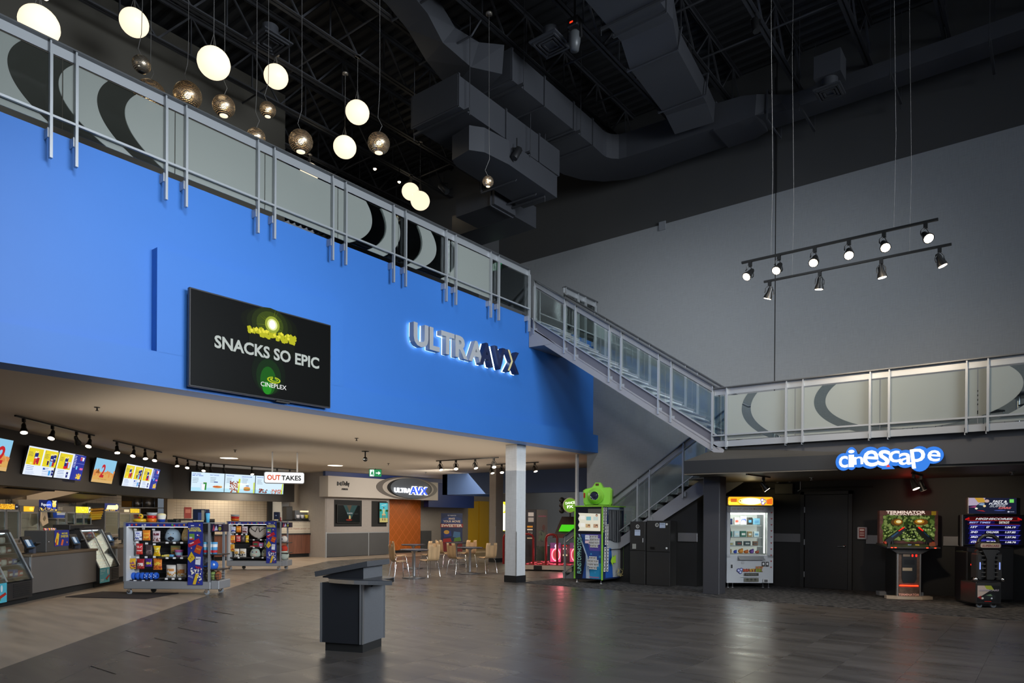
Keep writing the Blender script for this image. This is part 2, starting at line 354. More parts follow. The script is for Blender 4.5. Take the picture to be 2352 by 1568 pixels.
M_MOSAIC = brick_mat('black_grey_mosaic', (.35, .32, .28), (.02, .02, .02), (.1, .09, .08), .055, .03, .003, .3, axis='d')
M_BULK = mat('charcoal_bulkhead_paint', (.042, .038, .036), .6); M_BLACKW = mat('black_arcade_wall', (.0095, .009, .0085), .55)
M_WOODR = wood_mat('red_brown_veneer', (.17, .065, .038), (18, 18, .8)); M_PLY = wood_mat('pale_plywood', (.55, .36, .19), (9, 9, 1.0), .13)
M_ORANGE = mat('orange_tile', (.44, .11, .012), .4)
M_YEL = mat('yellow_wall_paint', (.85, .50, .01), .5); M_NAVY = mat('navy_wall_paint', (.006, .02, .11), .5); M_BLUE2 = mat('slate_blue_paint', (.06, .11, .25), .55)
M_ETCH = frost_mat('etched_balcony_glass', 'Y', [(2.9, 10.9, 1.2, 3.45, 10.3, 1.02), (3.95, 9.9, 1.08, 3.9, 9.3, 1.06), (3.9, 8.95, .98, 4.25, 8.6, .86)], -20, 12.0, 7.05)
# ================= lamps of the hall and added fill lights =================
dl = light('AREA', 'side_window_daylight', (9.2, 6.5, 6.5), 950, (.84, .92, 1), (-9.5, 7.5, 4.5), size=9, size_y=5); dl.data.spread = R(82)
light('AREA', 'entrance_daylight', (4, -7, 6.0), 90, (.86, .92, 1), (-4, 10, 3.0), size=7, size_y=4)
light('SPOT', 'blue_wall_wash', (-3.6, 2.6, 8.6), 1250, (.93, .96, 1), (-10, 5.2, 3.4), size=.5, spot=60, blend=1)
light('SPOT', 'back_wall_wash', (-3.2, 7.5, 9.0), 1000, (.92, .97, 1), (-5.6, 16.6, 3.6), size=.6, spot=72, blend=1)
light('SPOT', 'back_wall_wash', (-6.5, 6.5, 9.0), 800, (.90, .95, 1), (-9.6, 16.6, 4.4), size=.6, spot=60, blend=1)
def bounce_fill(name, x, y, sx, sy, p, z=2.75, col=(1, .87, .70)):
    o = light('AREA', name, (x, y, z), p, col, (x, y, z+1), size=sx, size_y=sy); return o
bounce_fill('soffit_bounce_fill', -11.9, 10.2, 3.4, 11, 78); bounce_fill('soffit_bounce_fill', -17.5, 14.5, 5, 8, 42); bounce_fill('soffit_bounce_fill', -14.5, 17.5, 5, 3, 16)  # added warm fill facing up, stands in for floor bounce on the soffit
light('AREA', 'concession_ceiling_light', (-15.0, 9.4, 3.36), 70, (1, .88, .70), (-15.4, 9.4, 0), size=2.6, size_y=5)
light('AREA', 'concession_ceiling_light', (-19.5, 15.2, 3.36), 100, (1, .90, .74), (-19.5, 15.2, 0), size=5, size_y=4)
light('AREA', 'kitchen_ceiling_light', (-20.6, 4.6, 3.36), 380, (1, .86, .66), (-20.7, 4.4, 1), size=2.4, size_y=2.4)
light('AREA', 'back_counter_light', (-25.1, 14.6, 3.1), 210, (1, .90, .72), (-25.8, 14.6, .6), size=.5, size_y=4.5)
light('AREA', 'lobby_fill_light', (-18.6, 20.2, 3.30), 190, (1, .90, .76), (-21.6, 20.4, 0), size=3, size_y=4)
light('SPOT', 'header_fill', (-17.5, 19.0, 3.2), 760, (1, .93, .84), (-22.3, 19.6, 2.7), size=.3, spot=75, blend=1)  # added spot without a fixture, brightens the header wall
light('AREA', 'lobby_fill_light', (-14.0, 14.5, 3.30), 110, (1, .88, .74), (-14.2, 14.8, 0), size=4, size_y=3)
light('SPOT', 'under_stair_fill', (-1.5, 3.5, 4.6), 900, (.95, .97, 1), (-8.6, 16.0, 2.0), size=.5, spot=58, blend=1)  # added fill spot for the grey wall and booth under the stairs
light('AREA', 'lobby_fill_light', (-21.0, 24.6, 3.3), 90, (1, .9, .7), (-22.6, 24.6, 1), size=2, size_y=3)  # added area fill that brightens the yellow panels
# ================= floor =================
ZC, ZF2, GY, BX, BXM = 3.39, 6.465, 16.605, -9.95, -10.11
JOG = [(-8.46+(-6.2+8.46)*1.0, .0), (-8.46, 2.41), (-12.25, 6.13), (-17.89, 12.04), (-20.9, 15.99), (-21.05, 18.6), (-21.2, 30)]
def floor_side(x, y):                       # True where the tan plank field is (left of the inlay line)
    for (x0, y0), (x1, y1) in zip(JOG, JOG[1:]):
        if y0 <= y <= y1: return x < x0+(x1-x0)*(y-y0)/(y1-y0)
    return y < 0 and x < -6
fl = struct('floor', B(M_FLOOR).box(-40, -4, -.25, 12, 34, -.006))
# tan field: polygons either side of the inlay line
tan = MB().m(M_FLOORL)
pl = [(-40, -4), (-6.0, -4)]+[(-8.46+2.4*1.0, .05)]+JOG[1:]+[(-40, 30)]
tan.prism(pl, -.006, -.0015, ax='z'); t_ = tan.build('tan_floor_field', fl)
# dark vinyl tiles laid square to the building; the nearest 300 are single pieces
TX, TY = .61, 1.22
cells = []
for i in range(-36, 19):
    for j in range(-3, 24):
        x0, y0 = i*TX, j*TY+(i % 2)*TY/2; x1, y1 = x0+TX, y0+TY
        if y1 > 13.6 and x0 > -10.3: y1 = min(y1, 13.6)
        if y1-y0 < .05: continue
        cx, cy = (x0+x1)/2, (y0+y1)/2
        if any(floor_side(a, b) for a in (x0, x1) for b in (y0, y1)): continue
        d = V((cx, cy, 0)).dot(FW); lat = V((cx, cy, 0)).dot(RT)
        if d < 3 or abs(lat/d) > .85: continue
        cells.append((d, x0, y0, x1, y1))
cells.sort(); GAP = .0012; _tm = {}
rest = MB().m(M_FLOOR)
for k, (d, x0, y0, x1, y1) in enumerate(cells):
    w, h = round(x1-x0, 3), round(y1-y0, 3)
    if k < 300:
        if (w, h) not in _tm: o = B(M_FLOOR).box(GAP, GAP, -.006, w-GAP, h-GAP, 0).build('tile', fl); _tm[(w, h)] = o.data
        else: o = bpy.data.objects.new('tile', _tm[(w, h)]); COL.objects.link(o); o.parent = fl
        o.location = (x0, y0, 0)
    else: rest.box(x0+GAP, y0+GAP, -.006, x1-GAP, y1-GAP, 0)
rs = rest.build('tile', fl); rs['kind'] = 'stuff'
cut = MB().m(M_FLOOR); # cut tiles along the inlay line
P0 = [(JOG[k][0], JOG[k][1]) for k in range(len(JOG)-1)]
cut.prism([(-6.06, .05)]+P0[1:]+[(P0[-1][0]+1.6, P0[-1][1])]+[(x+1.6, y-.4) for x, y in P0[::-1][1:-1]]+[(-4, -1)], -.006, -.0008, ax='z'); cut.build('cut_tile_border', fl)
struct('carpet', B(M_CARPET).box(-10.35, 13.62, -.006, 12, 17.2, .007), fl)
# ================= lower soffit, blue bulkhead wall =================
low = struct('ceiling', B(M_SOFFIT).prism([(BX-.003, -4), (BX-.003, GY), (-10.6, GY), (-10.6, 34), (-40, 34), (-40, -4)], ZC+.002, ZC+.06, ax='z'))
bw = struct('wall_left', B(M_BLUE).box(BXM-.3, -4, 3.87, BXM, GY, ZF2-.02))
B(M_BLUE).box(BX-.46, -4, ZC, BX, GY, 3.872).build('fascia_band', bw)
B(M_BLUE).box(BX-.46, 4.66, 3.87, BX, 7.9, 5.33).build('raised_panel', bw)
B(mat('slab_edge_paint', (.02, .02, .02), .6)).box(-40, -4, ZF2-.5, BXM-.02, GY, ZF2-.03).build('upper_floor_slab', bw)
# ================= grey back wall, dark wall above =================
gw = struct('wall_back', B(M_GREY).box(-10.3, GY, 0, -6.7, GY+.3, 9.184))
xr = on('Y', GY, 1780, 700).x
B(M_GREY).box(-6.7, GY, 2.6, xr-.012, GY+.3, 9.184).build('wall_covering_panel', gw)
B(M_GREY).box(xr+.012, GY, 2.6, 12, GY+.3, 9.184).build('wall_covering_panel', gw)
B(M_GREY).box(-13.6, GY, ZF2, -10.3, GY+.3, 9.184).build('wall_covering_panel', gw)
B(BLKM).box(xr-.02, GY+.012, 2.6, xr+.02, GY+.3, 11.9).build('wall_reveal', gw)
dk = struct('wall_back_upper', B(M_DARKW).box(-40, GY+.03, 9.18, xr-.012, GY+.3, 12.6)); B(M_DARKW).box(xr+.012, GY+.03, 9.18, 12, GY+.3, 12.6).build('wall_panel', dk)
B(M_GREYW).box(-10.66, GY-.035, 0, -10.60, GY+.05, ZC).build('wall_corner_trim', gw)
# ================= upper lobby walls seen through the balcony glass =================
uw = struct('wall_upper_lobby', B(mat('brown_black_wall', (.060, .054, .042), .7)).box(-15.6, -4, ZF2, -15.4, on('X', -15.4, 655, 300).y, 12.2))
B(mat('charcoal_lobby_wall', (.07, .07, .072), .7)).box(-13.6-3.5, 15.7, ZF2, -13.52, GY+.3, 12.6).build('wall_return', uw)
B(BLKM).box(-19.4, 14.8, ZF2, -16.9, GY+.3, 12.6).build('dark_recess', uw)
# ================= roof deck with open web joists =================
deck = MB().m(M_DECK); prof = []
y = -5.0
while y < 17.2: prof += [(y, 12.25), (y+.10, 12.25), (y+.13, 12.33), (y+.23, 12.33)]; y += .26
n = len(prof); deck.add([(-22, a, b) for a, b in prof]+[(9, a, b) for a, b in prof], [(i, i+1, n+i+1, n+i) for i in range(n-1)])
rf = struct('ceiling_roof_deck', deck)
def joist(x):
    j = MB().m(M_DECKW)
    for s in (-.045, .045): j.box(x+s-.03, -5, 11.35, x+s+.03, 16.6, 11.362); j.box(x+s*.35-.004, -5, 11.35, x+s*.35+.004, 16.6, 11.42)
    for s in (-.045, .045): j.box(x+s-.03, -5, 12.235, x+s+.03, 16.6, 12.25); j.box(x+s*.35-.004, -5, 12.18, x+s*.35+.004, 16.6, 12.25)
    o = j.build('joist', rf); k = 0; yy = -4.7
    while yy < 16.2:
        w = B(M_DECKW); w.bar((x, yy, 11.37), (x, yy+.72, 12.23), .035, .035); w.bar((x, yy+.72, 12.23), (x, yy+1.44, 11.37), .035, .035); w.bar((x, yy+.72, 12.23), (x, yy+.72, 11.37), .028, .028)
        w.build('web_member', o); yy += 1.44
for k in range(-9, 5): joist(-4.66+1.425*k)
for yb in (9.2, 12.7, 14.3): B(M_DECKW).tube([(-20, yb, 11.45), (9, yb, 11.45)], .022, 6).build('bridging_rod', rf)
# ================= right side wall with tall windows (beyond the frame, mirrored in the television) =================
rw = struct('wall_right', B(M_GREY).box(9.6, 10.5, 0, 9.9, 14.7, 12.4)); B(M_GREY).box(9.6, 16.6, 0, 9.9, 17.0, 12.4).build('wall_panel', rw)
wd = struct('window_1', B(E('DCE8F4', 1.6)).box(9.75, 14.7, 5.5, 9.8, 16.6, 12.2)); wf = B(BLK)
for zz in (6.9, 8.0, 8.5, 9.4, 9.9, 11.0): wf.box(9.6, 14.7, zz, 9.74, 16.6, zz+.10)
wf.box(9.6, 15.05, 5.5, 9.74, 15.12, 12.2); wf.build('window_frame', wd)
# ================= mezzanine over the arcade =================
ZM = 3.12
mz = struct('mezzanine_floor', B(mat('mezzanine_deck', (.06, .06, .065), .6)).box(-5.4, 13.72, 2.52, 12, GY, ZM-.02))
can = struct('arcade_canopy', MB())
cm = MB().m(M_BULK); A0 = (-5.975, 13.354); A1 = (3.0, 14.13); YB = 13.72
# fascia, sloped top, soffit
mc = mat('canopy_slope_paint', (.062, .058, .052), .38)
cm.m(mat('canopy_fascia_paint', (.012, .0125, .014), .5)).hull8([(A0[0], A0[1], 2.5), (A1[0], A1[1], 2.5), (A1[0], A1[1]+.05, 2.5), (A0[0], A0[1]+.05, 2.5), (A0[0], A0[1], 2.757), (A1[0], A1[1], 2.757), (A1[0], A1[1]+.05, 2.757), (A0[0], A0[1]+.05, 2.757)])
fz = on('Y', 13.66, 1610, 1028)
cm.m(mc).add([(A0[0], A0[1]+.005, 2.757), (A1[0], A1[1]+.005, 2.757), (A1[0], 14.6, 3.03), (-5.40, 13.72, 3.02), (-5.62, 14.05, 3.02), (-5.975, 13.9, 2.757)], [(0, 1, 2, 3), (0, 3, 4, 5)])
bpy.data.objects.remove(can)
can = struct('ceiling_arcade_canopy', cm)
sf = B(mat('arcade_soffit_paint', (.10, .085, .065), .55)); sf.prism([(A0[0], A0[1]+.01), (A1[0], A1[1]+.01), (12, 14.9), (12, 17.1), (-6.6, 17.1), (-6.6, 15.0), (-5.9, 14.6)], 2.475, 2.5, ax='z'); sf.build('soffit', can)
ab = struct('wall_arcade', B(M_BLACKW).box(-6.6, 17.1, 0, 12, 17.3, 2.48)); B(M_BLACKW).prism([(-9.3, 0), (-6.6, 0), (-6.6, 2.35), (-9.3, .55)], 15.5, 17.2).build('under_stair_wall', ab)
B(BLKM).box(-5.85, 17.06, 2.3, -3.2, 17.09, 2.34).build('conduit', ab)
dc = struct('column_dark', MB().m(mat('dark_column_paint', (.040, .040, .046), .55)).bbox(-5.9, 14.16, 0, -5.54, 14.52, 2.5, .012))
# white lobby column with dark base
wc = struct('column_light', MB().m(M_GREYW).bbox(-10.78, 13.56, .16, -10.415, 13.93, ZC, .01)); B(BLK).box(-10.79, 13.55, 0, -10.405, 13.94, .165).build('baseboard', wc); B(STEEL).box(-10.425, 13.552, .16, -10.41, 13.56, 1.25).build('corner_guard', wc)
# ================= railings =================
def rail_run(name, label, P, axis, s0, s1, zb, joints, pairs, glass, group=None, low=.10, foot=.42, out=0):
    """level guardrail: P = fixed coordinate of the glass plane; s runs along 'axis'"""
    t = thing(name, label, 'railing', (P, s0, zb) if axis == 'Y' else (s0, P, zb)); L = s1-s0
    def g(u, w, z): return (w, u, z) if axis == 'Y' else (u, -w, z)    # u along, w outward (to the hall)
    def bx(mb, u0, u1, w0, w1, z0, z1):
        a = g(u0, w0, z0); b = g(u1, w1, z1); mb.box(min(a[0], b[0]), min(a[1], b[1]), z0, max(a[0], b[0]), max(a[1], b[1]), z1); return mb
    c = B(mat('dark_cap_metal', (.13, .135, .14), .35, .6)); bx(c, 0, L, -.075, .035, 1.055, 1.075); c.build('top_cap', t)
    c = B(ALU2); bx(c, 0, L, -.05, -.038, .93, 1.055); c.build('rail_band', t)
    c = B(ALU2); bx(c, 0, L, .0, .035, low, low+.03); c.build('lower_rail', t)
    for p in pairs:
        q = B(ALU2); bx(q, p-s0-.017, p-s0+.017, -.02, .038, -foot, .94); bx(q, p-s0-.010, p-s0+.010, -.055, .02, .92, 1.055); bx(q, p-s0-.03, p-s0-.017, -.12, .0, -.16, -.04); q.build('post', t)
    e = [0]+[j-s0 for j in joints]+[L]
    for a, b in zip(e, e[1:]):
        q = B(glass); bx(q, a+.007, b-.007, -.040, -.028, .02, .90); q.build('glass_panel', t)
    return t
posts = [3.35, 3.64, 4.79, 5.08, 6.235, 6.53, 7.68, 7.965, 9.10, 9.41, 10.555, 10.85, 12.0, 12.28, 13.44]
posts = [2.2, .75, .46, 1.9]+posts
ur = rail_run('balcony_railing', 'long grey metal and etched glass railing along the top of the blue wall', -9.99, 'Y', -1.0, 13.46, ZF2, [2.05, 3.495, 4.935, 6.38, 7.82, 9.255, 10.70, 12.14], posts, M_ETCH)
M_ETCH2 = frost_mat('etched_mezzanine_glass', 'X', [(-3.55, -.2, .72, -3.35, -.42, .60), (-4.9, .8, 1.02, -4.72, .25, .92)], -5.25, 9, 3.75, (.50, .54, .52))
mposts = [-5.49, -5.19, -4.035, -3.735, -2.60, -2.30, -1.17, -.88, .25, .55]
mr = rail_run('mezzanine_railing', 'grey metal and etched glass railing above the glowing blue and white sign', 13.60, 'X', -5.46, 5.2, ZM+.02, [-5.32+.0, -3.885, -2.45, -1.02, .40], mposts[1:], M_ETCH2, low=.10, foot=.13)
B(ALU2).box(.0, .0, -.115, 10.5, .03, .0).build('kick_plate', mr)
sr = rail_run('balcony_railing', 'short grey railing section behind the stair head against the grey wall', -9.99, 'Y', 14.98, 16.58, ZF2, [15.6, 16.0], [15.02, 15.62, 15.98, 16.5], M_ETCH)
# ================= stairs =================
N = 18; RUN = .2765; RISE = (ZF2-ZM)/N; X0 = -5.36; ML = RISE/RUN
ST = mat('stair_steel_paint', (.12, .12, .145), .5); STL = mat('stair_channel_paint', (.27, .27, .29), .45)
M_RISE = mat('white_stair_riser', (.78, .79, .80), .5)
def flight(name, label, y0, y1, xs, zs, n, rn, ri, cut=None):
    t = thing(name, label, 'staircase', (xs, y0, zs)); sl = ri/rn; L = n*rn
    for k, yy in enumerate((0.0, y1-y0-.05)):
        q = B(ST); top = [(.0, -.06), (-L, L*sl-.06)]; q.prism([(0.02, -.27), (.02, .10), (-L+.0, L*sl+.13), (-L, L*sl-.23)], yy, yy+.03); q.build('stringer', t)
        q = B(STL); q.prism([(.02, -.105), (-L, L*sl-.08), (-L, L*sl-.11), (.02, -.14)], yy-.03, yy+.0); q.prism([(.10, -.14), (-L, L*sl-.115), (-L, L*sl-.31), (.10, -.32)], yy-.022, yy+.03); q.build('channel', t)
    for k in range(n):
        x = -k*rn; z = (k+1)*ri
        B(M_RISE).box(x-.012, .03, z-ri-.03, x, y1-y0-.05, z-.03).build('riser', t)
        if k < n-1: B(mat('grey_tread', (.3, .3, .31), .6)).box(x-rn-.012, .03, z-.035, x+.02, y1-y0-.05, z).build('tread', t)
    q = B(ST); q.prism([(.02, -.28), (.02, -.24), (-L, L*sl-.20), (-L, L*sl-.24)], .03, y1-y0-.05); q.build('soffit_plate', t)
    return t
f1 = flight('staircase', 'upper grey steel stair flight descending from the blue wall to the mezzanine', 13.63, 14.98, X0, ZM, N, RUN, RISE)
q = B(STL); q.prism([(-9.35, 5.70), (-10.1, 5.72), (-10.1, 6.12), (-9.9, 6.12)], 13.60, 14.95); q.build('landing_beam', f1).matrix_parent_inverse = f1.matrix_basis.inverted()
f2n = 17; r2 = ZM/f2n
f2 = flight('staircase', 'lower grey steel stair flight running down behind the photo booth', 15.42, 16.58, -5.70, 0, 1, .1, .1) if 0 else None
def flight_down(name, label, y0, y1, xs, n, rn, ri):
    t = thing(name, label, 'staircase', (xs, y0, 0)); L = n*rn; H = n*ri    # top at local x=0, foot at -L
    for yy in (0.0, y1-y0-.03):
        q = B(STL); q.prism([(0, H-.55), (0, H-.12), (-L, -.02), (-L+.3, -.02)], yy, yy+.03); q.build('stringer', t)
    for k in range(n):
        x = -L+k*rn; z = (k+1)*ri
        B(mat('grey_tread', (.3, .3, .31), .6)).box(x-.02, .03, z-.035, x+rn, y1-y0-.03, z).build('tread', t)
        B(M_RISE).box(x, .03, z-ri, x+.012, y1-y0-.03, z-.03).build('riser', t)
    return t
f2 = flight_down('staircase', 'lower grey steel stair flight running down behind the photo booth', 15.42, 16.55, -5.72, 17, .270, ZM/17)
def stair_rail(label, y, x0, z0, x1, z1, xs, side=-1, foot=.55, gl=GLASS):
    """sloped guardrail; (x0,z0) and (x1,z1) are nosing-line points, posts at xs"""
    t = thing('stair_railing', label, 'railing', (x0, y, z0)); s = (z1-z0)/(x1-x0); L = x1-x0
    q = B(mat('dark_cap_metal')); q.prism([(0, 1.06), (L, 1.06+L*s), (L, 1.085+L*s), (0, 1.085)], -.03, .08); q.build('top_cap', t)
    q = B(ALU); q.prism([(0, .93), (L, .93+L*s), (L, 1.06+L*s), (0, 1.06)], .03, .042); q.build('rail_band', t)
    q = B(ALU2); q.tube([(0, .12, .93), (L, .12, .93+L*s)], .02, 8); q.build('handrail', t)
    q = B(ALU2); q.prism([(0, .10), (L, .10+L*s), (L, .13+L*s), (0, .13)], -.03, .0); q.build('lower_rail', t)
    for x in xs:
        u = x-x0; z = u*s; q = B(ALU2); q.box(u-.018, -.035, z-.22, u+.018, .02, z+.93); q.box(u-.009, -.02, z+.9, u+.009, .03, z+1.06); q.box(u+.02, -.01, z-.19, u+.075, .04, z-.09); q.build('post', t)
    xs = sorted(xs); mids = [xs[i]*.5+xs[i+1]*.5-x0 for i in range(0, len(xs)-1) if xs[i+1]-xs[i] < .5]
    e = sorted([0, L]+mids)
    for a, b in zip(e, e[1:]):
        q = B(gl); q.prism([(a+.01, .02+a*s), (b-.01, .02+b*s), (b-.01, .88+b*s), (a+.01, .88+a*s)], .018, .028); q.build('glass_panel', t)
    return t
sp = [-9.956, -9.08, -8.78, -7.88, -7.58, -6.68, -6.39, -5.487]
xa, za, xb, zb_ = -5.39, ZM+.03, -9.97, ZM+.03+(-5.39+9.97)*.6765
stair_rail('front glass railing of the upper stair flight facing the hall', 13.62, xb, zb_, xa, za, sp)
stair_rail('rear glass railing of the upper stair flight toward the grey wall', 14.95, xb, zb_, xa, za, [x+.02 for x in sp[1:]])
z_of = lambda x: 3.10+(x+5.72)*(ZM/17/.270)
stair_rail('glass railing of the lower stair flight behind the lockers and photo booth', 15.38, -10.25, z_of(-10.25), -5.75, z_of(-5.75), [-10.2, -9.0, -8.08, -7.76, -6.90, -6.33])
# newel portal at the foot of the upper flight, seen through the mezzanine glass
nw = thing('stair_newel', 'chrome stair newel and bent handrail ends behind the mezzanine glass', 'railing', (-4.7, 15.0, ZM))
q = B(STEEL); q.tube([(0, 0, 0), (0, 0, .98)], .035, 10); q.tube([(.1, 0, 0), (.1, 0, .98)], .03, 10); q.build('newel_post', nw)
q = B(ALU); q.tube([(.05, 0, .92), (-.55, 0, .90), (-.75, 0, 1.02)], .03, 8); q.tube([(-.2, .05, .95), (-.2, .05, .72), (.15, .05, .72)], .03, 8); q.build('handrail_end', nw)
# ================= frames =================
class Fr:
    def __init__(s, loc, rz): s.loc = V(loc); s.rz = rz; s.M = Matrix.Translation(s.loc) @ Matrix.Rotation(rz, 4, 'Z'); s.px = frame(loc, rz)
    def w(s, x, y, z): return s.M @ V((x, y, z))
    def rect(s, x0, y0, x1, y1, yy=0):       # photo pixel rectangle -> local (xa, za, xb, zb)
        a = s.px((x0), y1, yy); b = s.px(x1, y0, yy); return a[0], a[1], b[0], b[1]
FD = Fr((-5.05, -5.05, 0), R(135))           # concession counter line (diagonal)
DB = 1.59                                    # bulkhead face lies this far behind the counter face
DW = 3.5                                     # tiled back wall
# ---- bulkhead with menu boards ----
bk = struct('wall_menu_bulkhead', B(M_BULK).prism([(-12.35-.42+8.2, -8.2), (-12.35+8.2, -8.2), (-24.33, 11.98), (-24.33, 16.9), (-24.75, 16.9), (-24.75, 11.8)], 2.2, ZC, ax='z'))
SB = [(-24.6, 17.42), (-24.6, 18.5)]
tw = struct('wall_concession', MB().m(M_TILE))
bpy.data.objects.remove(tw)
o_ = MB().m(M_TILE); a0 = FD.w(3.0, DW, 0); a1 = FD.w(26.2, DW, 0)
o_.add([(a0.x, a0.y, 0), (a1.x, a1.y, 0), (a1.x, a1.y, 3.4), (a0.x, a0.y, 3.4)], [(0, 1, 2, 3)])
tw = struct('wall_concession', o_)
for s0, s1 in ((15.9, 16.75), (19.3, 19.6), (22.5, 22.95)):
    p = [FD.w(s0, DW-.01, 0), FD.w(s1, DW-.01, 0)]
    B(M_MOSAIC).add([(p[0].x, p[0].y, 1.2), (p[1].x, p[1].y, 1.2), (p[1].x, p[1].y, 3.3), (p[0].x, p[0].y, 3.3)], [(0, 1, 2, 3)]).build('mosaic_strip', tw)
kb = struct('wall_kitchen', B(mat('kitchen_wall', (.40, .34, .26), .6)).box(-31, 8, 0, -30.8, 14.5, 3.4))
B(M_TILE2).box(-26.2, 12.85, 0, -26.05, 19.5, 3.4).build('tiled_wall', kb); B(CREAM).box(-26.3, 12.6, 0, -26.02, 12.86, 3.4).build('door_jamb', kb)
pw = struct('wall_pillar', B(M_TAUPE).box(-26.1, 17.35, .12, -24.45, 18.52, ZC)); B(BLK).box(-26.1, 17.34, 0, -24.44, 18.53, .12).build('baseboard', pw)
B(M_GREYW).box(-26.1, 16.9, 0, -25.2, 17.36, ZC).build('pale_return', pw); B(BLK).box(-25.95, 16.7, 1.3, -25.85, 16.95, ZC).build('dark_trim', pw)
# screens
def screen(name, label, fr, bl, br, top_y, items, back=-.04, tilt=.0, depth=.05, nsplit=1, lit=1.0, group=None, wfull=None):
    """wall screen: bl, br = photo pixels of the lower corners; top_y = pixel row of the upper left corner"""
    xa, za = fr.px(bl[0], bl[1], back); xb, _ = fr.px(br[0], br[1], back)
    zt = fr.px(bl[0]+math.tan(tilt)*0, top_y, back-math.sin(tilt)*.6)[1]; H = (zt-za)/math.cos(tilt); Wd = xb-xa
    t = thing(name, label, 'screen', fr.w(xa, back, za), fr.rz, group)
    pv = bpy.data.objects.new('panel_group', None)
    bpy.data.objects.remove(pv)
    Mx = Matrix.Rotation(tilt, 4, 'X')
    def tl(mb):
        mb.v = [tuple(Mx @ V(p)) for p in mb.v]; return mb
    q = B(BLK)
    for k in range(nsplit): q.bbox(Wd/nsplit*k+.004, 0, 0, Wd/nsplit*(k+1)-.004, depth, H, .006)
    tl(q).build('housing', t)
    a = MB(); art('display', t, items(Wd, H), y=-.002, lit=lit, mb=a); tl(a).build('display', t)
    if nsplit > 1:
        q = B(BLK)
        for k in range(1, nsplit): q.box(Wd/nsplit*k-.007, -.03, 0, Wd/nsplit*k+.007, 0, H)
        tl(q).build('bezel', t)
    B(BLK).box(Wd*.4, depth-.01, H*.3, Wd*.6, -back+.0 if -back > depth else depth+.03, H*.6).build('wall_mount', t)
    return t
def cup(x, z, w, h, c, lid='E8E8F0'): return [('p', [(x, z), (x+w, z), (x+w*1.15, z+h), (x-w*.15, z+h)], c), ('r', x-w*.2, z+h, x+w*1.2, z+h*1.08, lid)]
def popbag(x, z, w, h, c='1F2A7A'): return [('p', [(x+w*.08, z), (x+w*.92, z), (x+w, z+h), (x, z+h)], c), ('d', x, z+h*.95, x+w, z+h*1.15, 14, w*.09, 'FFF3B8'), ('r', x+w*.2, z+h*.45, x+w*.8, z+h*.58, 'E8EEFF')]
def lines(x, z, w, n, dz, c, th=.012, j=.3):
    random.seed(int(x*997+z*331)); return [('r', x, z-k*dz, x+w*(1-j*random.random()), z-k*dz+th, c) for k in range(n)]
def menu_combo(W, H):
    it = [('r', 0, 0, W, H, 'E9F2FF')]; c = W*.76/3; yel = 'E9D52A'
    for k in range(3):
        x = .02+k*(c+.0); it += [('r', x, H*.36, x+c-.03, H*.95, yel)]
        it += [('t', str(k+1), x+.02, H*.86, None, H*.07, {'bold': .01}, '1B2A66')]+lines(x+.03, H*.80, c*.3, 5, H*.035, '2A3050', .006)
        it += popbag(x+c*.42, H*.46, c*.24, H*.34)+cup(x+c*.62, H*.40, c*.13, H*.24, 'B4202E')
        if k == 0: it += cup(x+c*.44, H*.38, c*.13, H*.22, 'E04A20')+[('e', x+c*.28, H*.42, c*.08, H*.04, 'F5E77A')]
        if k == 1: it += popbag(x+c*.62, H*.55, c*.2, H*.28)+cup(x+c*.45, H*.38, c*.14, H*.18, '6FC3F0')+cup(x+c*.25, H*.42, c*.1, H*.16, '3A1A50')
        if k == 2: it += [('r', x+c*.40, H*.38, x+c*.62, H*.48, 'D81E3A')]+cup(x+c*.72, H*.42, c*.12, H*.22, 'C9D6EE')
        it += lines(x+.03, H*.30, c*.55, 3, H*.06, '6A86C0', .010)+lines(x+.03, H*.12, c*.6, 4, H*.03, 'A8BCE0', .006)
    it += [('r', c*1.02, H*.26, c*1.16, H*.31, '2A47B0')]+cup(c*1.45, H*.06, c*.12, H*.18, '3C9BE6')+popbag(c*1.62, H*.07, c*.16, H*.2)+popbag(c*2.7, H*.06, c*.16, H*.22)
    x = W*.77; it += [('r', x, 0, W, H, '26349C')]+lines(x+.02, H*.92, (W-x)*.22, 8, H*.06, 'E8ECFF', .012)+cup(x+(W-x)*.55, H*.78, (W-x)*.13, H*.14, 'C9485A')+cup(x+(W-x)*.72, H*.78, (W-x)*.12, H*.13, 'F0F0FF')
    it += [('r', x+.02, H*.66, W-.02, H*.665, 'BFC8FF')]+cup(x+(W-x)*.3, H*.42, (W-x)*.1, H*.12, '6FD0FF')+[('r', x+(W-x)*.62, H*.42, x+(W-x)*.9, H*.5, 'E86AA0')]
    it += [('d', x+(W-x)*.45, H*.08, x+(W-x)*.82, H*.28, 26, .03, 'F2D04A'), ('d', x+(W-x)*.5, H*.1, x+(W-x)*.78, H*.26, 8, .018, 'E88A2A')]
    return it
def poster_two(W, H):
    it = [('r', 0, 0, W, H, '8EC8E8'), ('p', [(0, 0), (W, 0), (W, H*.42), (W*.7, H*.5), (W*.4, H*.44), (0, H*.52)], 'D9A75A'), ('d', 0, H*.3, W, H*.5, 30, .05, 'D98B4A'), ('p', [(W*.1, H*.38), (W*.3, H*.38), (W*.22, H*.60)], '9A5A2A'), ('r', 0, 0, W, H*.12, 'D8B070')]
    it += [('t', '2', W*.30, H*.22, None, H*.56, {'bold': .03, 'shear': .15}, 'C2202A'), ('t', 'IN THEATRES', W*.28, H*.13, W*.4, H*.03, {}, '7A5A20')]
    return it
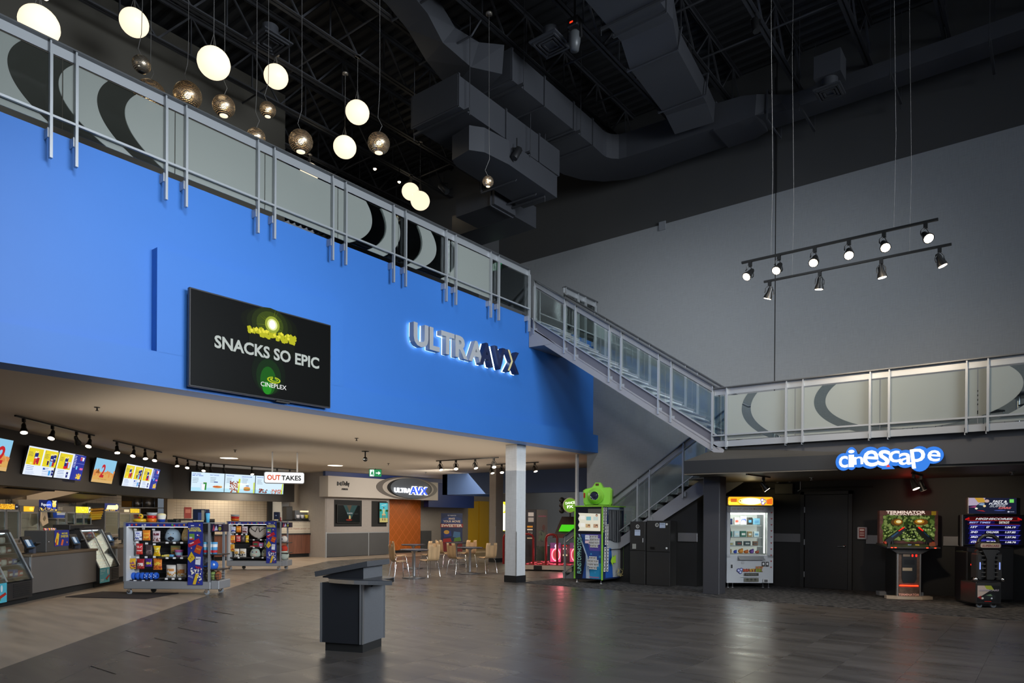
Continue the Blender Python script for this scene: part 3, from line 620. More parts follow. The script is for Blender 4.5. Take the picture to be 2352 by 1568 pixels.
def menu_food(W, H):
    c = W/3; it = [('r', 0, 0, W, H, 'D6ECFB'), ('r', 0, 0, W, H*.2, 'B4E0F2')]
    T = lambda s, x, z, w: ('t', s, x, z, w, H*.055, {'bold': .02}, '2440B8')
    it += [T('YOU HAD', .04, H*.88, c*.25), T('ME AT BEER', .04, H*.80, c*.32), T('HOT DOGS', c*.55, H*.86, c*.27), T('POUTINE', c*1.06, H*.88, c*.24), T('SANDWICHES', c*1.55, H*.86, c*.34), T('SNACKS', c*2.06, H*.88, c*.22)]
    for x, z in ((.04, .68), (c*.56, .74), (c*1.06, .76), (c*1.56, .76), (c*2.06, .76)): it += lines(x, H*z, c*.2, 4, H*.075, '28304A', .010)
    it += cup(c*.27, H*.1, c*.09, H*.34, 'CFE0F2')+cup(c*.36, H*.08, c*.08, H*.4, '2F8A3A')+cup(c*.31, H*.07, c*.08, H*.3, 'F2F2F6')
    it += [('e', c*.78, H*.27, c*.15, H*.07, 'C98A4A'), ('e', c*.78, H*.29, c*.14, H*.035, 'C2452A'), ('d', c*.64, H*.28, c*.92, H*.33, 12, .015, 'F0D060')]
    it += [('d', c*1.18, H*.02, c*1.46, H*.62, 70, .035, '8A3A22'), ('d', c*1.18, H*.05, c*1.44, H*.55, 30, .02, 'F0E8E0'), ('p', [(c*1.42, 0), (c*1.47, 0), (c*1.5, H*.75), (c*1.44, H*.78)], 'C9DA30')]
    it += [('e', c*1.72, H*.17, c*.11, H*.06, 'B8652A'), ('e', c*1.72, H*.26, c*.11, H*.08, 'D98A3A'), ('r', c*1.61, H*.19, c*1.83, H*.225, '5A8A2A'), ('r', c*1.93, 0, c*1.97, H*.6, 'C9DA30')]
    it += [('d', c*2.12, H*.04, c*2.42, H*.25, 34, .03, '7A2A1A'), ('d', c*2.55, H*.03, c*2.92, H*.25, 50, .024, 'C8541E'), ('p', [(c*2.9, 0), (c*2.94, 0), (c*2.97, H*.6), (c*2.93, H*.6)], 'C9DA30')]
    it += [('r', c*.66, H*.50, c*.78, H*.55, '3A4A8A'), ('r', c*1.68, H*.37, c*1.78, H*.42, '3A4A8A')]
    return it
TL = R(13)
screen('menu_screen', 'lit beach-coloured poster screen cut off at the left picture edge', FD, (-32, 1077), (13, 1083), 1000, poster_two, back=DB-.05, tilt=TL)
screen('menu_screen', 'large two-panel yellow and blue combo menu screen over the counter', FD, (51, 1088), (178, 1102), 1020, menu_combo, back=DB-.05, tilt=TL, nsplit=2)
screen('menu_screen', 'lit desert poster screen with a big red number two', FD, (208.5, 1105.5), (256, 1111), 1048, poster_two, back=DB-.05, tilt=TL)
screen('menu_screen', 'smaller two-panel yellow and blue combo menu screen near the corner', FD, (279, 1115), (352, 1123.5), 1062, menu_combo, back=DB-.05, tilt=TL, nsplit=2)
FB = Fr((-24.33, 0, 0), R(90))
screen('menu_screen', 'wide three-panel pale blue food menu screen behind the hanging sign', FB, (438, 1127), (650, 1134.5), 1083, menu_food, back=-.05, tilt=R(5), nsplit=3, lit=1.05)
# ---- track lights ----
TRK = mat('track_black', (.01, .01, .01), .4, .3); LMP = E('FFE9C8', 14, .3); LMPOFF = mat('lamp_glass_dim', (.5, .45, .38), .3, emit=.8, ecol=(1, .8, .55))
def head(parent, x, z, aim, on_=True, s=1.0, drop=.05):
    """one spot on a track: stem, yoke, barrel, lens; local coordinates of the track"""
    q = B(TRK); q.box(x-.02*s, -.02*s, z-drop-.02, x+.02*s, .02*s, z); q.build('stem', parent)
    a = V(aim).normalized(); c = V((x, 0, z-drop-.10*s)); h = bpy.data.objects.new('spot_head', None)
    bpy.data.objects.remove(h)
    m = MB().m(TRK); b0 = c-a*.07*s
    m.tube([b0, b0+a*.03*s, b0+a*.08*s, b0+a*.13*s, b0+a*.165*s], [.022*s, .034*s, .036*s, .055*s, .06*s], 12)
    sd = a.orthogonal().normalized()*.062*s
    m.tube([(x, 0, z-drop+.0), c+sd+V((0, 0, .03*s)), c+sd, c+sd+a*.03*s], .007*s, 5); m.tube([(x, 0, z-drop+.0), c-sd+V((0, 0, .03*s)), c-sd, c-sd+a*.03*s], .007*s, 5)
    hd = m.build('spot_head', parent)
    e = b0+a*.168*s; l = MB().m(LMP if on_ else LMPOFF); l.tube([e-a*.012*s, e], .05*s, 12); l.build('lens', hd)
    return c, a
def track(label, p0, p1, heads, group=None, s=1.0, hang=None, on_z=None):
    p0, p1 = V(p0), V(p1); d = p1-p0; t = thing('track_light', label, 'track light', p0, math.atan2(d.y, d.x), group)
    L = math.hypot(d.x, d.y); B(TRK).bar((0, 0, -.018), (L, 0, -.018+d.z), .036, .03).build('rail', t)
    Mi = Matrix.Rotation(-math.atan2(d.y, d.x), 3, 'Z'); out = []
    for f, aim, o in heads: head(t, f*L, -.03+f*d.z, Mi @ V(aim), o, s); out.append(p0+d*f)
    return t, out
ctr = V((1, 1, 0)).normalized()
def ta(a, b): return on('Z', ZC-.01, *a), on('Z', ZC-.01, *b)
T1 = ta((35, 952), (216, 998)); T2 = ta((261, 1010), (371, 1037)); T3 = ta((398, 1046), (472, 1062)); T3b = ta((472, 1062), (685, 1078)); T4 = ta((1002, 1057), (1145, 1049)); T5 = ta((1118, 1066), (1237, 1060))
bkd = (-.6, -.6, -.9)
hs = lambda *f: [(x, (.45, -.1-.3*(k % 2), -1.0) if o else (-.5, .5, -.8), o) for k, (x, o) in enumerate(f)]
track('black track of four spots over the left end of the snack counter', *T1, hs((.09, True), (.42, True), (.74, False), (.93, True)), s=1.15)
track('black track of four spots over the middle of the snack counter', *T2, hs((.06, True), (.38, True), (.62, True), (.85, True)), s=1.15)
track('black track of four spots before the bulkhead corner', *T3, hs((.1, True), (.42, True), (.72, False), (.95, True)), s=1.15)
track('long black track of spots crossing in front of the food menu', *T3b, hs((.05, False), (.18, False), (.47, True), (.75, False), (.9, False)), s=1.15)
track('black track of four bright spots between the soffit and the slate blue box', *T4, hs((.07, True), (.33, True), (.64, True), (.93, True)), s=1.2)
track('black track of two spots left and right of the white column', *T5, hs((.1, True), (.3, True), (.93, True)), s=1.2)
for p, q in ((T1, (-.5, -.5, -1)), (T2, (-.5, -.5, -1)), (T4, (.2, .1, -1)), (T5, (.1, -.2, -1))):
    m = (p[0]+p[1])/2; light('SPOT', 'track_spot', (m.x, m.y, ZC-.32), 90, WARM, (m.x+q[0]*1.5, m.y+q[1]*1.5, 1), size=.12, spot=150, blend=1)
m = T3b[0]*.5+T3b[1]*.5; light('SPOT', 'track_spot', (m.x, m.y, ZC-.32), 70, WARM, (m.x-1.5, m.y, 1), size=.12, spot=120, blend=.8)
# ---- counters ----
CP = mat('grey_counter_laminate', (.125, .115, .108), .45, noise=.08, nscale=3); CTOP = mat('counter_top_bronze', (.20, .15, .10), .3, .5)
def counter_unit(label, xa, xb, ztop=.86, y0=0.0, y1=.75):
    t = thing('service_counter', label, 'counter', FD.w(xa, y0, 0), FD.rz); L = xb-xa
    B(BLKM).box(0, .06, 0, L, y1-.02, .14).build('plinth', t); B(CP).box(0, 0, .14, L, y1, ztop-.05).build('front_panel', t)
    B(CTOP).bbox(-.02, -.03, ztop-.05, L+.02, y1+.02, ztop, .01).build('worktop', t); B(STEEL).box(-.012, -.012, .14, .02, .02, ztop-.05).build('corner_guard', t)
    return t
xl, _ = FD.px(70, 1360); xr_, _ = FD.px(221, 1345); x2, _ = FD.px(267, 1330)
counter_unit('grey service counter with bronze edge between the two display cases', xl, xr_)
counter_unit('grey service counter behind the left snack cart', x2+.02, x2+3.4)
def case(label, xa, xb):
    t = thing('display_case', label, 'display case', FD.w(xa, -.06, 0), FD.rz); L = xb-xa; DKC = mat('case_black', (.02, .02, .021), .4)
    B(BLKM).box(0, .1, 0, L, .75, .10).build('plinth', t)
    q = B(DKC); q.prism([(.0, .10), (.8, .10), (.8, 1.30), (.42, 1.30), (.40, 1.25), (-.0, .44)], 0, .03, ax='x'); q.prism([(.0, .10), (.8, .10), (.8, 1.30), (.42, 1.30), (.40, 1.25), (-.0, .44)], L-.03, L, ax='x')
    q.box(.03, .0, .10, L-.03, .75, .40); q.box(.0, .40, 1.26, L, .82, 1.31); q.box(0, .74, .4, L, .8, 1.3); q.build('cabinet', t)
    B(GLASS).hull8([(.03, .0, .42), (L-.03, .0, .42), (L-.03, .012, .42), (.03, .012, .42), (.03, .39, 1.25), (L-.03, .39, 1.25), (L-.03, .405, 1.25), (.03, .405, 1.25)]).build('sloped_glass', t)
    q = B(ALU2); q.bar((.0, -.008, .43), (0, .385, 1.26), .02, .02); q.bar((L, -.008, .43), (L, .385, 1.26), .02, .02); q.bar((L*.5, -.008, .43), (L*.5, .385, 1.26), .018, .018); q.build('glass_frame', t)
    B(E('E8F2FF', 5)).box(.05, .44, 1.235, L-.05, .47, 1.25).build('light_strip', t)
    for z, y in ((.47, .06), (.68, .15), (.88, .25), (1.06, .34)):
        B(STEEL).box(.05, y, z, L-.05, .74, z+.012).build('shelf', t)
    q = B(BLKM)
    for k in range(7): q.box(L*.62, -.012, .14+k*.036, L*.94, .004, .155+k*.036)
    q.build('vent_grille', t)
    art('teal_notice', t, [('r', .02, .09, L*.5, .42, '4FB6CF'), ('t', 'HEALTHIER', .05, .36, L*.25, .022, {}, 'E8FAFF'), ('t', 'OPTIONS', .05, .33, L*.22, .022, {}, 'E8FAFF'), ('t', 'ENJOY', .05, .28, L*.15, .022, {}, 'E8FAFF'), ('r', .05, .16, L*.22, .17, 'E8FAFF'), ('r', .05, .13, L*.2, .14, 'E8FAFF'), ('p', [(L*.28, .17), (L*.47, .26), (L*.49, .22), (L*.36, .15)], 'B02A22'), ('e', L*.40, .33, .03, .06, 'D8E8F0'), ('e', L*.37, .15, .025, .02, '4A8A3A')], y=-.004)
    return t
case('left black glass display case with packed snacks, cut by the picture edge', FD.px(-62, 1400)[0], FD.px(66, 1375)[0])
case('black sloped glass display case between the grey counters', FD.px(220, 1345)[0]+.02, x2)
random.seed(3)
SN = ['C8323A', 'E8E0D0', 'D8823A', '3A5AA8', 'B02838', 'F0C84A', '7A2A2A', 'DDE4EE']
for (ca, cb, nm) in ((FD.px(-62, 1400)[0], FD.px(66, 1375)[0], 'left'), (FD.px(220, 1345)[0]+.02, x2, 'middle')):
    proto = None; rows = ('bottom', 'second', 'third', 'top')
    for r, (z, y) in enumerate(((.482, .10), (.692, .2), (.892, .3), (1.072, .40))):
        n = max(3, int((cb-ca-.1)/.16)); c = SN[(r*3) % 8]
        for k in range(n):
            c = SN[(r*3+k*5) % 8]; x = ca+.08+(k+.5)*(cb-ca-.16)/n
            q = B(K(c, .4)); q.bbox(-.06, 0, 0, .06, .12, .10+.03*(k % 2), .012); q.m(K('F4F0E8')); q.box(-.045, -.003, .03, .045, -.0005, .07)
            tag(q.build('snack_pack', None, FD.w(x, -.06+y, z), FD.rz), 'small snack packets on the %s shelf of the %s display case' % (rows[r], nm), 'snack', 'snack packets, %s shelf, %s case' % (rows[r], nm))
# ---- things on the counter ----
def pos_tablet(label, x, y, z=.86, s=1):
    t = thing('payment_terminal', label, 'terminal', FD.w(x, y, z), FD.rz)
    B(BLK).lathe([(.0, .0), (.09, .0), (.09, .012), (.02, .02), (.02, .12), (0, .12)], n=14).build('stand', t)
    q = B(BLK); c = [(-.15, -.07, .10), (.15, -.07, .10), (.15, -.04, .095), (-.15, -.04, .095), (-.15, .03, .32), (.15, .03, .32), (.15, .06, .31), (-.15, .06, .31)]; q.hull8(c); sc_ = q.build('tablet', t)
    q = B(E('3A5878', .7)); q.add([(-.13, -.068, .118), (.13, -.068, .118), (.13, .024, .302), (-.13, .024, .302)], [(0, 1, 2, 3)]); q.m(E('C8D8E8', .8)); q.add([(-.08, -.062, .14), (.02, -.062, .14), (.02, .0, .26), (-.08, .0, .26)], [(0, 1, 2, 3)]); q.build('display', sc_)
    q = B(mat('dark_slate_plastic', (.06, .07, .10), .5)); q.box(.16, -.02, 0, .25, .06, .13); q.m(BLK); q.bar((.10, -.14, .20), (.26, .06, .12), .09, .03); q.build('card_reader', t)
    return t
x, _ = FD.px(63, 1262, .2); pos_tablet('black payment tablet beside the left display case', x, .2)
x, _ = FD.px(170, 1256, .3); pos_tablet('black payment tablet right of the candy poster box', x, .3)
x, _ = FD.px(250, 1250, .35); pos_tablet('black payment tablet right of the sloped display case', x, .35)
xa, za, xb, zb2 = FD.rect(106, 1213, 158, 1264, .12)
t = thing('till_cabinet', 'dark till cabinet carrying a blue and yellow candy poster', 'cabinet', FD.w(xa, .12, .86), FD.rz); L = xb-xa; Hh = .42
B(mat('till_grey', (.06, .058, .056), .45)).bbox(0, 0, 0, L, .4, Hh, .01).build('body', t); B(CHROME).lathe([(.0, -.01), (.012, -.01), (.012, .0)], (.08, -.003, .2), 10, 'y').build('lock', t)
art('candy_poster', t, [('r', L*.34, .10, L, Hh, '23308E'), ('p', [(L*.36, .2), (L*.46, .38), (L*.56, .34), (L*.5, .12), (L*.42, .14)], 'F2D02A'), ('p', [(L*.38, .12), (L*.44, .26), (L*.48, .24), (L*.42, .11)], 'D8342A'), ('p', [(L*.62, .12), (L*.68, .24), (L*.76, .22), (L*.7, .11)], 'E86A2A'), ('t', 'SWEETER', L*.62, .27, L*.34, .05, {'bold': .03}, 'F4E03A'), ('t', 'MOVIE', L*.66, .335, L*.26, .035, {'bold': .03}, 'F4E03A'), ('e', L*.9, .17, .02, .02, 'F2902A'), ('e', L*.5, .38, .015, .015, 'E02A3A')], y=-.003)
cb = thing('candy_tray', 'row of bright candy sticks on the till cabinet', 'candy', FD.w(xa+.02, .14, .86+Hh), FD.rz)
q = MB()
for k in range(12): q.m(K(SN[k % 8])); q.bar((k*.038, .02, .01), (k*.038+.05, .06, .035), .02, .02)
q.build('candy_sticks', cb)
def chairback(label, x, y, z=.95):
    t = thing('till_monitor', label, 'monitor', FD.w(x, y, .86), FD.rz); B(BLK).lathe([(0, 0), (.1, 0), (.1, .01), (.02, .03), (.02, .12), (0, .12)], n=12).build('stand', t)
    q = B(mat('monitor_back', (.035, .035, .035), .4)); q.prism([(-.2, .1), (.2, .1), (.2, .36), (.14, .42), (-.16, .42), (-.2, .38)], 0, .04); q.m(ALU2); q.box(.2, 0, .1, .21, .03, .4); q.build('screen_back', t); return t
x, _ = FD.px(92, 1240, .5); chairback('rounded dark till monitor seen from behind left of the poster cabinet', x, .5)
x, _ = FD.px(283, 1235, .6); chairback('rounded dark till monitor seen from behind at the cart side', x, .6)
xa, za, xb, zb2 = FD.rect(157, 1198, 210, 1212, .5)
t = thing('receipt_cabinet', 'black box with a small digit display above the display case', 'till', FD.w(xa, .45, 1.26), FD.rz); L = xb-xa
B(BLK).bbox(-.04, 0, -.0, L, .35, .12, .01).build('body', t); B(BLK).bbox(L*.45, -.06, .0, L*1.2, -.01, .06, .008).build('customer_display', t); art('digits', t, [('t', '1.11.01%', L*.62, .016, L*.52, .028, {}, 'B8C8D8')], y=-.061, lit=.8)
# ---- hoods, warmers, signs on the back line ----
HD = mat('hood_steel', (.45, .37, .29), .5, .1)
for lab, p0, p1, p2 in (('left stainless extraction hood under the bulkhead', (9, 1141), (95, 1124), (137, 1133)), ('right stainless extraction hood under the bulkhead', (176, 1152), (246, 1136), (277, 1142))):
    xa = FD.px(p0[0], p0[1], 2.2)[0]; xb = FD.px(p2[0], p2[1], 1.95)[0]; t = thing('extraction_hood', lab, 'hood', FD.w(xa, 1.95, 1.98), FD.rz); L = xb-xa
    q = B(HD); q.prism([(.0, .28), (.0, .36), (1.5, .36), (1.5, -.02), (1.1, .0)], 0, L, ax='x'); q.build('canopy', t); B(BLKM).box(.03, .1, .20, L-.03, 1.4, .24).build('filter', t); B(mat('hood_lip', (.12, .09, .06), .4, .5)).box(-.01, -.02, .26, L+.01, .02, .38).build('front_lip', t)
bc = thing('back_counter', 'steel back counter under the popcorn warmers', 'counter', FD.w(10.5, 2.7, 0), FD.rz); B(mat('dull_steel', (.30, .27, .23), .4, .7)).box(0, 0, .05, 12.2, .72, .88).build('cabinet_run', bc); B(STEEL).box(-.01, -.02, .88, 12.2, .76, .91).build('worktop', bc)
MST = mat('machine_steel', (.36, .33, .29), .35, .7)
def warmer(label, pl, pr, top, sign, head_h=.16, doors=2, bright=None, name='popcorn_warmer', sign_h=(0, 1), side='l'):
    xa = FD.px(pl, 1200, 2.75)[0]; xb = FD.px(pr, 1200, 2.75)[0]; zt = FD.px(pl, top, 2.75)[1]; L = xb-xa; H = zt-.91
    t = thing(name, label, 'popcorn warmer', FD.w(xa, 2.75, .91), FD.rz)
    q = B(MST); q.box(0, .5, 0, L, .55, H); q.box(0, 0, 0, .03, .5, H-head_h); q.box(L-.03, 0, 0, L, .5, H-head_h); q.box(0, 0, H-head_h, L, .55, H); q.box(0, 0, 0, L, .55, .06); q.build('cabinet', t)
    if bright: B(E(bright, .75)).box(.04, .47, .06, L-.04, .49, H-head_h-.02).build('lit_lining', t)
    else: B(mat('warm_lining', (.55, .46, .33), .5)).box(.04, .47, .06, L-.04, .49, H-head_h-.02).build('lining', t)
    for k in range(3): B(STEEL).box(.03, .05, .12+k*(H-head_h)/3.2, L-.03, .45, .125+k*(H-head_h)/3.2).build('rack', t)
    for k in range(doors):
        w = L/doors; d = B(STEEL); a = k*w+.01; b = (k+1)*w-.01
        d.box(a, -.02, .06, a+.03, 0, H-head_h); d.box(b-.03, -.02, .06, b, 0, H-head_h); d.box(a, -.02, .06, b, 0, .10); d.box(a, -.02, H-head_h-.04, b, 0, H-head_h); dd = d.build('door', t); B(GLASS).box(a+.03, -.014, .1, b-.03, -.008, H-head_h-.04).build('door_glass', dd)
    art('lit_sign', t, sign(L, H-head_h, head_h), y=-.004, lit=1.2)
    return t
def sg_gold(L, z, h): return [('r', .0, z+.02, L*.84, z+h-.02, 'D89A1A'), ('d', .0, z+.02, L*.84, z+h-.02, 90, .016, 'F0C040'), ('d', .0, z+.02, L*.84, z+h-.02, 60, .013, 'A8641A'), ('e', L*.91, z+h/2, L*.07, h*.42, '1A1A28'), ('t', 'POP', L*.875, z+h*.42, L*.07, h*.2, {'bold': .02}, 'E8E8E8')]
def sg_blue(L, z, h): return [('r', 0, z, L, z+h, '101A4A'), ('e', L*.55, z+h*.55, L*.16, h*.4, '2A50D0'), ('t', 'Popcorn', L*.12, z+h*.35, L*.5, h*.36, {'bold': .01}, 'F0F4FF'), ('d', 0, z, L, z+h*.25, 40, .02, 'F0C848'), ('e', L*.82, z+h*.6, L*.11, h*.36, 'F2D060'), ('d', L*.72, z+h*.6, L*.95, z+h*.95, 14, .022, 'FFF0A8'), ('r', L*.74, z+h*.12, L*.9, z+h*.35, '3A4AA0')]
def sg_yel(L, z, h): return [('r', L*.05, z+.01, L*.82, z+h-.01, 'F2E02A'), ('d', L*.05, z+.01, L*.8, z+h-.01, 40, .016, 'FFF27A'), ('e', L*.90, z+h/2, L*.07, h*.42, 'F4F4D0'), ('e', L*.90, z+h/2, L*.04, h*.22, '3A3A20')]
warmer('steel popcorn warmer with a gold popcorn sign at the left picture edge', -20, 43, 1154, sg_gold)
warmer('tall clear popcorn bin with a bright inside and small yellow sign', 45, 88, 1160, lambda L, z, h: [('p', [(L*.2, z+.01), (L*.72, z+.01), (L*.78, z+h-.02), (L*.2, z+h-.02)], 'F2B82A'), ('e', L*.6, z+h*.5, L*.12, h*.3, 'FFE24A')], doors=1, bright='FFF2DC')
warmer('popcorn warmer under the lit blue popcorn sign', 89, 131, 1147, sg_blue, head_h=.28, doors=1)
warmer('low steel warmer beside the blue sign with slots in its header', 131, 171, 1161, lambda L, z, h: [('r', L*.05+k*L*.14, z+h*(.3+.2*j), L*.05+k*L*.14+L*.1, z+h*(.34+.2*j), 'B8A890') for k in (0, 1) for j in range(3)], doors=2)
warmer('steel popcorn warmer with a plain bright yellow sign', 172, 209, 1162, sg_yel, head_h=.2)
warmer('popcorn warmer under the pale yellow and navy lit sign', 240, 272, 1155, lambda L, z, h: [('r', 0, z, L, z+h, '202A60'), ('p', [(L*.1, z+h*.2), (L*.85, z+h*.2), (L*.95, z+h*.8), (L*.2, z+h*.75)], 'FFF6C0'), ('e', L*.85, z+h*.55, L*.12, h*.35, 'FFF0B0'), ('d', 0, z, L, z+h*.2, 24, .022, 'F2C83A')], head_h=.24, doors=1)
warmer('farthest small warmer with a golden sign beside the tiled wall', 273, 323, 1166, lambda L, z, h: [('r', L*.5, z+.01, L*.93, z+h-.01, 'D8B020'), ('d', L*.5, z+.01, L*.93, z+h-.01, 40, .014, 'F2DA4A'), ('r', L*.03, z+h*.5, L*.2, z+h*.56, '3A3A3A'), ('r', L*.03, z+h*.3, L*.2, z+h*.36, '3A3A3A'), ('r', L*.22, z+h*.2, L*.44, z+h*.7, 'D8C8A0')], head_h=.16, doors=2)
xa, za, xb, zb2 = FD.rect(94, 1180, 122, 1208, 2.6); q = B(K('D8C0A0')); q.prism([(0, .12), (.10, .0), (.36, .08), (.30, .36), (.05, .36)], 0, .03); q.m(K('8A7A60')); q.prism([(.08, .18), (.16, .12), (.24, .20), (.18, .28)], -.003, 0); tag(q.build('carton_sign', None, FD.w(xa, 2.6, za), FD.rz), 'tilted tan cardboard sign hanging before a warmer', 'sign')
random.seed(5)
for k, (y, c) in enumerate(((1167, 'E8A020'), (1174, 'F0B020'), (1179, 'F2C41E'), (1184, 'F2D020'), (1189, 'E8B818'))):
    xa, za, xb, zb2 = FD.rect(210, y-3, 238, y+3, 2.7); q = B(K(c, .5)); q.tube([(0, 0, 0), (xb-xa-.05, 0, .03)], .035, 8); q.m(K('2A2A5A')); q.tube([(xb-xa-.05, 0, .03), (xb-xa, 0, .033)], .036, 8)
    tag(q.build('popcorn_bag_roll', None, FD.w(xa, 2.7+.02*k, za), FD.rz), 'rolled yellow popcorn bags stacked between two warmers', 'bag', 'yellow bag rolls between the warmers')
xa, za, xb, zb2 = FD.rect(132, 1178, 148, 1189, 2.5); q = B(K('2A50B8')); q.prism([(0, 0), (xb-xa, 0), (xb-xa+.03, .14), (-.03, .14)], 0, .1); q.m(K('E8F0FF')); q.prism([(-.02, .08), (xb-xa+.02, .08), (xb-xa+.03, .14), (-.03, .14)], -.004, 0); q.m(K('F2E04A')); q.ball(((xb-xa)*.5, .05, .14), .08, .05, .03); tag(q.build('popcorn_tub', None, FD.w(xa, 2.5, za), FD.rz), 'blue and white popcorn tub on a shelf by the warmers', 'tub')
sh = thing('wall_shelf', 'small shelf holding the blue popcorn tub', 'shelf', FD.w(xa-.05, 2.45, za-.03), FD.rz); B(STEEL).box(0, 0, 0, .35, .9, .03).build('board', sh); B(STEEL).box(.02, .86, -1.0, .05, .9, 0).build('bracket', sh)
# kitchen rack glimpsed through the doorway
kr = thing('kitchen_rack', 'steel kitchen shelf rack seen through the doorway', 'rack', (-28.2, 11.9, 0), R(60))
for z in (.9, 1.3, 1.62, 1.9): B(STEEL).box(-.2, 0, z, 1.5, .5, z+.03).build('shelf', kr)
for x in (-.18, 1.46): B(STEEL).box(x, 0, 0, x+.03, .5, 2.5).build('upright', kr)
Mk = Matrix.Translation((-28.2, 11.9, 0)) @ Matrix.Rotation(R(60), 4, 'Z')
for k, (x, r, h) in enumerate(((.55, .15, .34), (.95, .17, .38))): tag(B(STEEL).lathe([(0, 0), (r, 0), (r, h), (r-.01, h), (r-.01, .02), (0, .02)]).build('stock_pot', None, Mk @ V((x, .25, 1.93))), 'steel stock pot on the top shelf of the kitchen rack, %s' % ('the shorter one' if k == 0 else 'the taller one'), 'pot')
tag(B(K('B8862A')).bbox(0, 0, 0, .45, .3, .24, .02).build('storage_box', None, Mk @ V((-.1, .1, 1.93)), R(60)), 'ochre storage box on the top shelf of the kitchen rack', 'box')
# ---- wood-fronted pick-up counter ----
wcn = thing('pickup_counter', 'red-brown wood fronted pick-up counter with dark top below the food menu', 'counter', (-23.75, 11.9, 0), R(90))
B(BLKM).box(0, .08, 0, 5.75, .7, .14).build('plinth', wcn); B(M_WOODR).box(0, 0, .14, 5.75, .7, .90).build('wood_front', wcn); B(BLK).box(-.03, -.04, .90, 5.85, .75, .94).build('worktop', wcn)
q = MB().m(mat('frosted_notice_glass', (.62, .56, .46), .3)); q.box(3.9, .02, .95, 5.6, .035, 1.42); q.build('notice_screen', wcn)
art('notice_text', wcn, [('t', 'we have your order', 4.35, 1.09, 1.25, .075, {}, '8A3A2A'), ('t', 'you crave sweet savoury salty and more snacks', 4.0, 1.24, 1.55, .035, {}, 'A89888'), ('t', 'fresh hot popcorn and treats for the show', 4.0, 1.0, 1.55, .035, {}, 'A89888'), ('t', "there's nothing better than", 4.0, 1.36, 1.5, .04, {}, '8A7868')], y=.018)
B(BLK).box(3.85, .0, 1.42, 5.7, .5, 1.46).build('raised_shelf', wcn)
FW2 = Fr((-23.75, 11.9, 0), R(90))
pcx = thing('popcorn_case', 'lit glass case full of yellow popcorn between the carts', 'popcorn case', FW2.w(.1, .1, .94), R(90))
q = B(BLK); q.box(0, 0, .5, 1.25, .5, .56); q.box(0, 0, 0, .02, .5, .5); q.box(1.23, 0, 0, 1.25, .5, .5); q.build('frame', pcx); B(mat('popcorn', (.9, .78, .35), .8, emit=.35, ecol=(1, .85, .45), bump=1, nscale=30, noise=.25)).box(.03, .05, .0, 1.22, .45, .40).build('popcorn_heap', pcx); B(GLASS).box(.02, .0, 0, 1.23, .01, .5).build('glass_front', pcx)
mw = thing('oven', 'grey counter oven behind the right cart', 'oven', FW2.w(2.35, .2, .94), R(90)); B(mat('oven_grey', (.25, .27, .30), .4, .4)).bbox(0, 0, 0, .85, .45, .42, .02).build('body', mw); B(BLK).box(.72, -.006, .05, .82, 0, .36).build('control_panel', mw)
cd = thing('condiment_stand', 'dark condiment stand with four labelled bins at the counter end', 'dispenser', FW2.w(4.75, .1, 1.46), R(90)); B(BLK).bbox(0, 0, 0, .85, .4, .06, .01).build('tray', cd); B(mat('cond_grey', (.12, .13, .15), .4)).box(.02, .1, .06, .83, .38, .40).build('housing', cd)
for k in range(4): B(K(('D8D8E0', 'E8E8F0', 'E8D84A', 'F0E060')[k])).lathe([(0, 0), (.06, 0), (.08, .14), (0, .14)], (.13+k*.2, .06, .08), 10).build('bin', cd)
B(E('FFE8B8', 1.2)).box(.25, .02, .33, .83, .09, .39).build('lit_header', cd)
tag(B(BLK).bbox(0, 0, 0, .28, .3, .55, .02).build('napkin_tower', None, FW2.w(4.35, .15, 1.46), R(90)), 'black upright napkin dispenser beside the condiment stand', 'dispenser')
tag(art('wall_notice', None, [('r', 0, 0, .28, .42, '9A3A34'), ('r', .04, .2, .24, .34, 'C87868')], y=0), 'small red notice on the tiled wall above the left cart', 'notice').location = (-26.04, 13.25, 1.52)
bpy.data.objects['wall_notice'].rotation_euler = (0, 0, R(90))
# ---- hanging lit sign ----
pA = on('Z', 2.62, 618, 1103); FO = Fr((pA.x+.6, pA.y-.25, 0), R(54))
xa, za, xb, zb2 = FO.rect(606, 1083, 699, 1109)
L = xb-xa; H = zb2-za-.02; hsn = thing('hanging_sign', 'white lit hanging sign reading outtakes in orange and black letters', 'sign', FO.w(xa, 0, za), FO.rz)
def rrect(x0, z0, x1, z1, r, n=5):
    out = []
    for cx, cz, a0 in ((x1-r, z0+r, -90), (x1-r, z1-r, 0), (x0+r, z1-r, 90), (x0+r, z0+r, 180)):
        for k in range(n+1): a = R(a0+90*k/n); out.append((cx+r*math.cos(a), cz+r*math.sin(a)))
    return out
q = B(ALU); q.prism(rrect(0, 0, L, H, .05), .0, .22); q.build('sign_box', hsn); q = B(E('FFFFFF', 1.15)); q.prism(rrect(.02, .015, L-.01, H-.015, .045), -.02, 0); q.build('lit_face', hsn)
q = MB(); q.m(E('E8501E', .9)); text(q, 'OUT', L*.08, H*.27, L*.33, H*.46, y=-.028, bold=.03); q.m(K('101412')); text(q, 'TAKES', L*.43, H*.26, L*.49, H*.44, y=-.028, bold=.03); q.build('letters', hsn)
q = B(STEEL)
for f in (.2, .82): q.box(L*f-.02, .09, H, L*f+.02, .13, ZC-za)
q.build('hanger', hsn)
